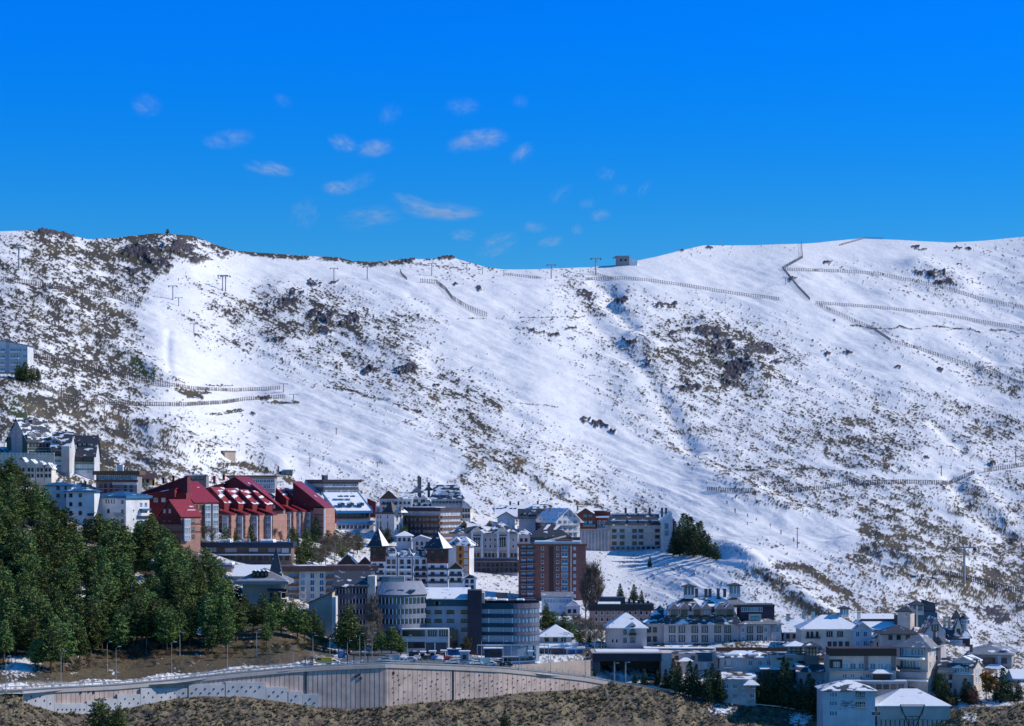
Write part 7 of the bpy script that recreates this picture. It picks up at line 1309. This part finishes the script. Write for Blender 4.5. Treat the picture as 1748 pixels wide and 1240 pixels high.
for nm, px, c_, lb in (('bus', 885, 'blue_grey_wall', 'long blue grey bus under the dark modern hotel'),):
    D = float(DW(px))+20; r = empty('parked_bus', ((px-CX)/F*D, D, float(ZR(px))-.1), .05, lb, 'bus'); MB().box(-5.2, 5.2, -1.25, 1.25, .45, 3.1).build('body', c_, r)
    for k in range(7): MB().box(-4.8+k*1.4, -3.6+k*1.4, -1.27, -1.2, 1.7, 2.7).build('side_window', 'dark_glass', r)
    for x in (-3.4, 3.2): MB().tube((x, -1.3, .5), (x, -1.0, .5), .5, n=14).build('wheel', 'black_metal', r)
def kiosk(px, w, t, bs, D, wall, roof, lb, name='kiosk', cat='kiosk', depth=3, winx=()):
    b = Bld(name, lb, cat, px-w/2, px+w/2, t, bs, depth=depth, wall=wall, D=D, found=.6); b.roof('flat', .25, .35, roof)
    for x in (winx or (px,)): b.win('f', [x], [bs-3], 1.2, 1.3, 'two', 'dark_glass')
Dk = float(DW(730))+31
kiosk(706, 17, 1113, 1127, Dk, 'dark_grey_wall', 'patchy_slate', 'dark kiosk left of the two white ones, before the curved hotel'); kiosk(721, 8, 1114, 1126, Dk+2, 'white_wall', 'snow_roof', 'left white kiosk before the curved hotel'); kiosk(738, 9, 1113, 1125, Dk+2, 'white_wall', 'snow_roof', 'middle white kiosk before the hotel annex'); kiosk(757, 7, 1112, 1125, Dk+2, 'white_wall', 'snow_roof', 'right narrow white kiosk before the hotel annex')
kiosk(793, 15, 1113, 1128, Dk-6, 'blue_grey_wall', 'white_flat', 'little grey hut with a flat white roof by the car park', 'hut', 'hut'); kiosk(775, 20, 1109, 1116, Dk+12, 'blue_panel', 'snow_roof', 'low teal shed with snow on top behind the grey hut', 'shed', 'shed'); kiosk(906, 7, 1113, 1131, float(DW(906))+15.5, 'white_wall', 'snow_roof', 'tall white booth at the car park entrance', 'booth', 'booth', 2)
kiosk(842, 30, 1108, 1120, float(DW(842))+34, 'dark_grey_wall', 'white_flat', 'dark low pavilion under the dark modern hotel', 'pavilion', 'pavilion', 5, (832, 842, 852))
# light frame (goal-like bar) and blue road sign
r = empty('road_sign', ((583-CX)/F*728, 728, float(ZR(583))-.1), 0, 'square dark blue road sign on two posts beyond the road', 'road sign'); MB().box(-1.1, 1.1, -.05, 0, 1.1, 3.4).build('panel', 'blue_panel', r)
m = MB()
for i in range(3): m.box(-.8, .8-.3*i, -.075, -.052, 2.9-.6*i, 3.05-.6*i)
m.build('lettering', 'white_paint', r)
for x in (-.8, .8): MB().box(x-.05, x+.05, .001, .1, -.3, 3.3).build('post', 'grey_metal', r)
for px, tp, bs in ((521,1113,1129),(531,1112,1129),(534,1112,1129),(604,1112,1128),(616,1113,1128),(628,1113,1128),(593,1112,1128)):
    D = float(DW(px))+10.5; r = empty('bollard', ((px-CX)/F*D, D, float(ZR(px))-.1), 0, 'black square post in the line by the road fork', 'bollard', 'black posts by the road fork'); MB().box(-.14, .14, -.14, .14, -.2, 2.6).build('post', 'black_metal', r); MB().box(-.2, .2, -.2, .2, 2.601, 2.72).build('cap', 'black_metal', r)
# white overhead bar frame before the dark modern hotel
r = empty('bar_frame', ((857-CX)/F*770, 770, float(ZR(857))-.1), 0, 'long thin white overhead frame before the dark modern hotel', 'frame'); m = MB().box(-8, 15, -.1, .1, 5.0, 5.35); m.build('beam', 'white_paint', r)
for x in (-7.9, 3, 14.8): MB().box(x-.1, x+.1, -.09, .09, -.3, 4.998).build('post', 'white_paint', r)
# V-braced steel mast before the sports hall
r = empty('steel_mast', ((1557-CX)/F*733, 733, (HZ-1262)/F*733), 0, 'dark V-braced steel mast standing before the sports hall', 'mast'); s_ = 733/F; m = MB()
H_ = lambda py: (1262-py)*s_; X_ = lambda px: (px-1557)*s_
for a, c, w in (((1537,1204),(1560,1262),.22),((1578,1204),(1555,1262),.22),((1537,1204),(1540,1222),.12),((1578,1204),(1574,1222),.12),((1544,1223),(1570,1223),.14),((1550,1240),(1564,1240),.12),((1544,1223),(1562,1240),.1),((1570,1223),(1552,1240),.1),((1534,1228),(1582,1228),.08),((1557,1223),(1557,1234),.12)): m.tube((X_(a[0]), 0, H_(a[1])), (X_(c[0]), 0, H_(c[1])), w, n=4)
m.tube((X_(1552), 0, H_(1262)), (X_(1552), 0, H_(1300)), .3, n=6); m.build('frame', 'black_metal', r); MB().box(X_(1536), X_(1579), -.15, .15, H_(1204.5), H_(1203)).build('crossbeam', 'black_metal', r)
# ------------------------------------------------------------------ people
plainm('skin', (.5, .3, .22), .6); plainm('hair', (.03, .02, .015), .8)
def person(px, py, jacket, trousers, label, turn=0., stride=.22):
    o_ = ground(px, py); r = empty('person', o_, turn, label, 'person'); V = [(0,0,.95),(0,0,1.15),(0,0,1.38),(0,0,1.50),(0,.0,1.60),(0,-.01,1.70),(-.11,0,.90),(-.13,-stride,.50),(-.13,-stride*.8,.08),(-.13,-stride-.14,.04),(.11,0,.90),(.13,stride*.8,.50),(.13,stride,.08),(.13,stride-.14,.04),(-.20,0,1.40),(-.27,.08,1.13),(-.25,-.12,.92),(.20,0,1.40),(.27,-.06,1.13),(.25,-.22,.95)]
    E = [(0,1),(1,2),(2,3),(3,4),(4,5),(0,6),(6,7),(7,8),(8,9),(0,10),(10,11),(11,12),(12,13),(2,14),(14,15),(15,16),(2,17),(17,18),(18,19)]; RD = [.16,.15,.17,.065,.10,.09,.10,.075,.05,.045,.10,.075,.05,.045,.075,.06,.04,.075,.06,.04]
    me = bpy.data.meshes.new('body'); me.from_pydata(V, E, []); o = bpy.data.objects.new('body', me); COL.objects.link(o); o.parent = r; me.materials.append(MATS[trousers]); s_ = o.modifiers.new('skin', 'SKIN'); o.modifiers.new('sub', 'SUBSURF').levels = 1; o.modifiers['sub'].render_levels = 1
    for v, q in zip(me.skin_vertices[0].data, RD): v.radius = (q, q)
    me.skin_vertices[0].data[0].use_root = True
    m = MB(); m.prism([(.24*math.cos(a), .16*math.sin(a)) for a in np.linspace(0, 6.283, 11)[:-1]], .86, 1.46); m.build('jacket', jacket, r); MB().tube((0, -.005, 1.60), (0, -.005, 1.80), .12, .07, 8).build('hat', jacket, r); MB().tube((0, -.09, 1.62), (0, -.125, 1.62), .06, .04, 6).build('face', 'skin', r)
person(1448, 958, 'car_red', 'car_dark', 'person in a red jacket walking on the snow below the spruce clump', .4); person(1571, 996, 'car_red', 'car_dark', 'person in red standing on the snow near the big lift pylon', -.5); person(1264, 950, 'car_dark', 'car_dark', 'person in dark clothes on the path right of the spruce clump', 1.2); person(958, 472, 'car_dark', 'car_dark', 'tiny skier in dark clothes on the saddle right of the first saddle pylon', .2)
person(1276, 897, 'car_blue', 'car_dark', 'skier in blue on the run near the saplings', 1.0)
# ------------------------------------------------------------------ clouds: thin wisps far beyond the crest
def cloud_mat():
    m = bpy.data.materials.new('cloud_vapour'); m.use_nodes = True; nt = m.node_tree; nt.nodes.clear(); o = nt.nodes.new('ShaderNodeOutputMaterial'); v = nt.nodes.new('ShaderNodeVolumePrincipled'); nt.links.new(v.outputs[0], o.inputs['Volume'])
    tc = nt.nodes.new('ShaderNodeTexCoord'); ln = nt.nodes.new('ShaderNodeVectorMath'); ln.operation = 'LENGTH'; nt.links.new(tc.outputs['Object'], ln.inputs[0])
    fo = nt.nodes.new('ShaderNodeMapRange'); fo.inputs[1].default_value = 1.0; fo.inputs[2].default_value = .15; fo.inputs[3].default_value = 0; fo.inputs[4].default_value = 1; fo.interpolation_type = 'SMOOTHSTEP'; nt.links.new(ln.outputs['Value'], fo.inputs[0])
    oi = nt.nodes.new('ShaderNodeObjectInfo'); n = nt.nodes.new('ShaderNodeTexNoise'); n.noise_dimensions = '4D'; n.inputs['Scale'].default_value = 2.6; n.inputs['Detail'].default_value = 8; n.inputs['Roughness'].default_value = .6; n.inputs['Distortion'].default_value = .6
    mp = nt.nodes.new('ShaderNodeMapping'); mp.inputs['Scale'].default_value = (.8, .35, 2.6); nt.links.new(tc.outputs['Object'], mp.inputs[0]); nt.links.new(mp.outputs[0], n.inputs['Vector']); mw = nt.nodes.new('ShaderNodeMath'); mw.operation = 'MULTIPLY'; mw.inputs[1].default_value = 40; nt.links.new(oi.outputs['Random'], mw.inputs[0]); nt.links.new(mw.outputs[0], n.inputs['W'])
    r = nt.nodes.new('ShaderNodeMapRange'); r.inputs[1].default_value = .46; r.inputs[2].default_value = .70; r.interpolation_type = 'SMOOTHSTEP'; nt.links.new(n.outputs['Fac'], r.inputs[0])
    a = nt.nodes.new('ShaderNodeMath'); a.operation = 'MULTIPLY'; nt.links.new(fo.outputs[0], a.inputs[0]); nt.links.new(r.outputs[0], a.inputs[1]); k = nt.nodes.new('ShaderNodeMath'); k.operation = 'MULTIPLY'; nt.links.new(a.outputs[0], k.inputs[0])
    sp = nt.nodes.new('ShaderNodeSeparateColor'); nt.links.new(oi.outputs['Color'], sp.inputs[0]); q = nt.nodes.new('ShaderNodeMath'); q.operation = 'MULTIPLY'; q.inputs[1].default_value = .022; nt.links.new(sp.outputs[0], q.inputs[0]); nt.links.new(q.outputs[0], k.inputs[1]); nt.links.new(k.outputs[0], v.inputs['Density'])
    v.inputs['Color'].default_value = (1, 1, 1, 1); v.inputs['Anisotropy'].default_value = .0; return m
cm_ = cloud_mat(); bmc = bmesh.new(); bmesh.ops.create_icosphere(bmc, subdivisions=3, radius=1.0); cme = bpy.data.meshes.new('cloud'); bmc.to_mesh(cme); bmc.free(); cme.materials.append(cm_)
CL = [(250,180,24,15,.3,-20),(395,237,38,12,.4,-12),(365,245,20,8,.25,0),(585,245,24,11,.6,8),(640,253,34,11,.75,-10),(820,238,46,15,.7,-6),(790,246,30,9,.5,-14),(890,262,24,10,.4,-30),(460,288,42,9,.8,6),(578,322,28,8,.9,-4),(610,312,34,9,.25,-24),(755,361,66,13,.9,3),(700,345,34,10,.5,14),(790,402,22,8,.45,0),(630,372,56,17,.35,-8),(850,418,38,18,.25,-22),(940,413,24,6,.4,-6),(912,388,24,7,.3,4),(1024,368,18,7,.45,0),(1035,297,18,8,.22,10),(985,392,11,6,.4,0),(520,365,28,22,.18,-40),(665,195,24,12,.16,-30),(790,182,32,10,.25,0),(482,172,16,6,.2,0),(888,173,16,5,.2,0),(1002,348,16,6,.25,0),(1060,324,16,6,.2,0),(1100,322,16,8,.12,-40),(955,332,26,10,.12,-30)]
for i, (px, py, w, h, dn_, rot) in enumerate(CL):
    D = 7000.; o = bpy.data.objects.new('cloud', cme); COL.objects.link(o); o.location = P(px, py, D); k = D/F; o.scale = (w*k*1.25, 160, h*k*1.35); o.rotation_euler = (0, R(rot), 0); o.color = (dn_, dn_, dn_, 1)
    tag(o, ('faint' if dn_ < .3 else ('soft' if dn_ < .6 else 'bright'))+' white cloud wisp in the blue sky above the crest', 'cloud', ('faint' if dn_ < .3 else ('soft' if dn_ < .6 else 'bright'))+' cloud wisps')
for w_ in ('faint', 'soft', 'bright'):
    for i, o in enumerate(sorted([o for o in bpy.data.objects if o.get('category') == 'cloud' and o['group'].startswith(w_)], key=lambda o: o.location.x)): o['label'] = w_+' white cloud wisp, '+ORD[i]+' of the '+w_+' ones'
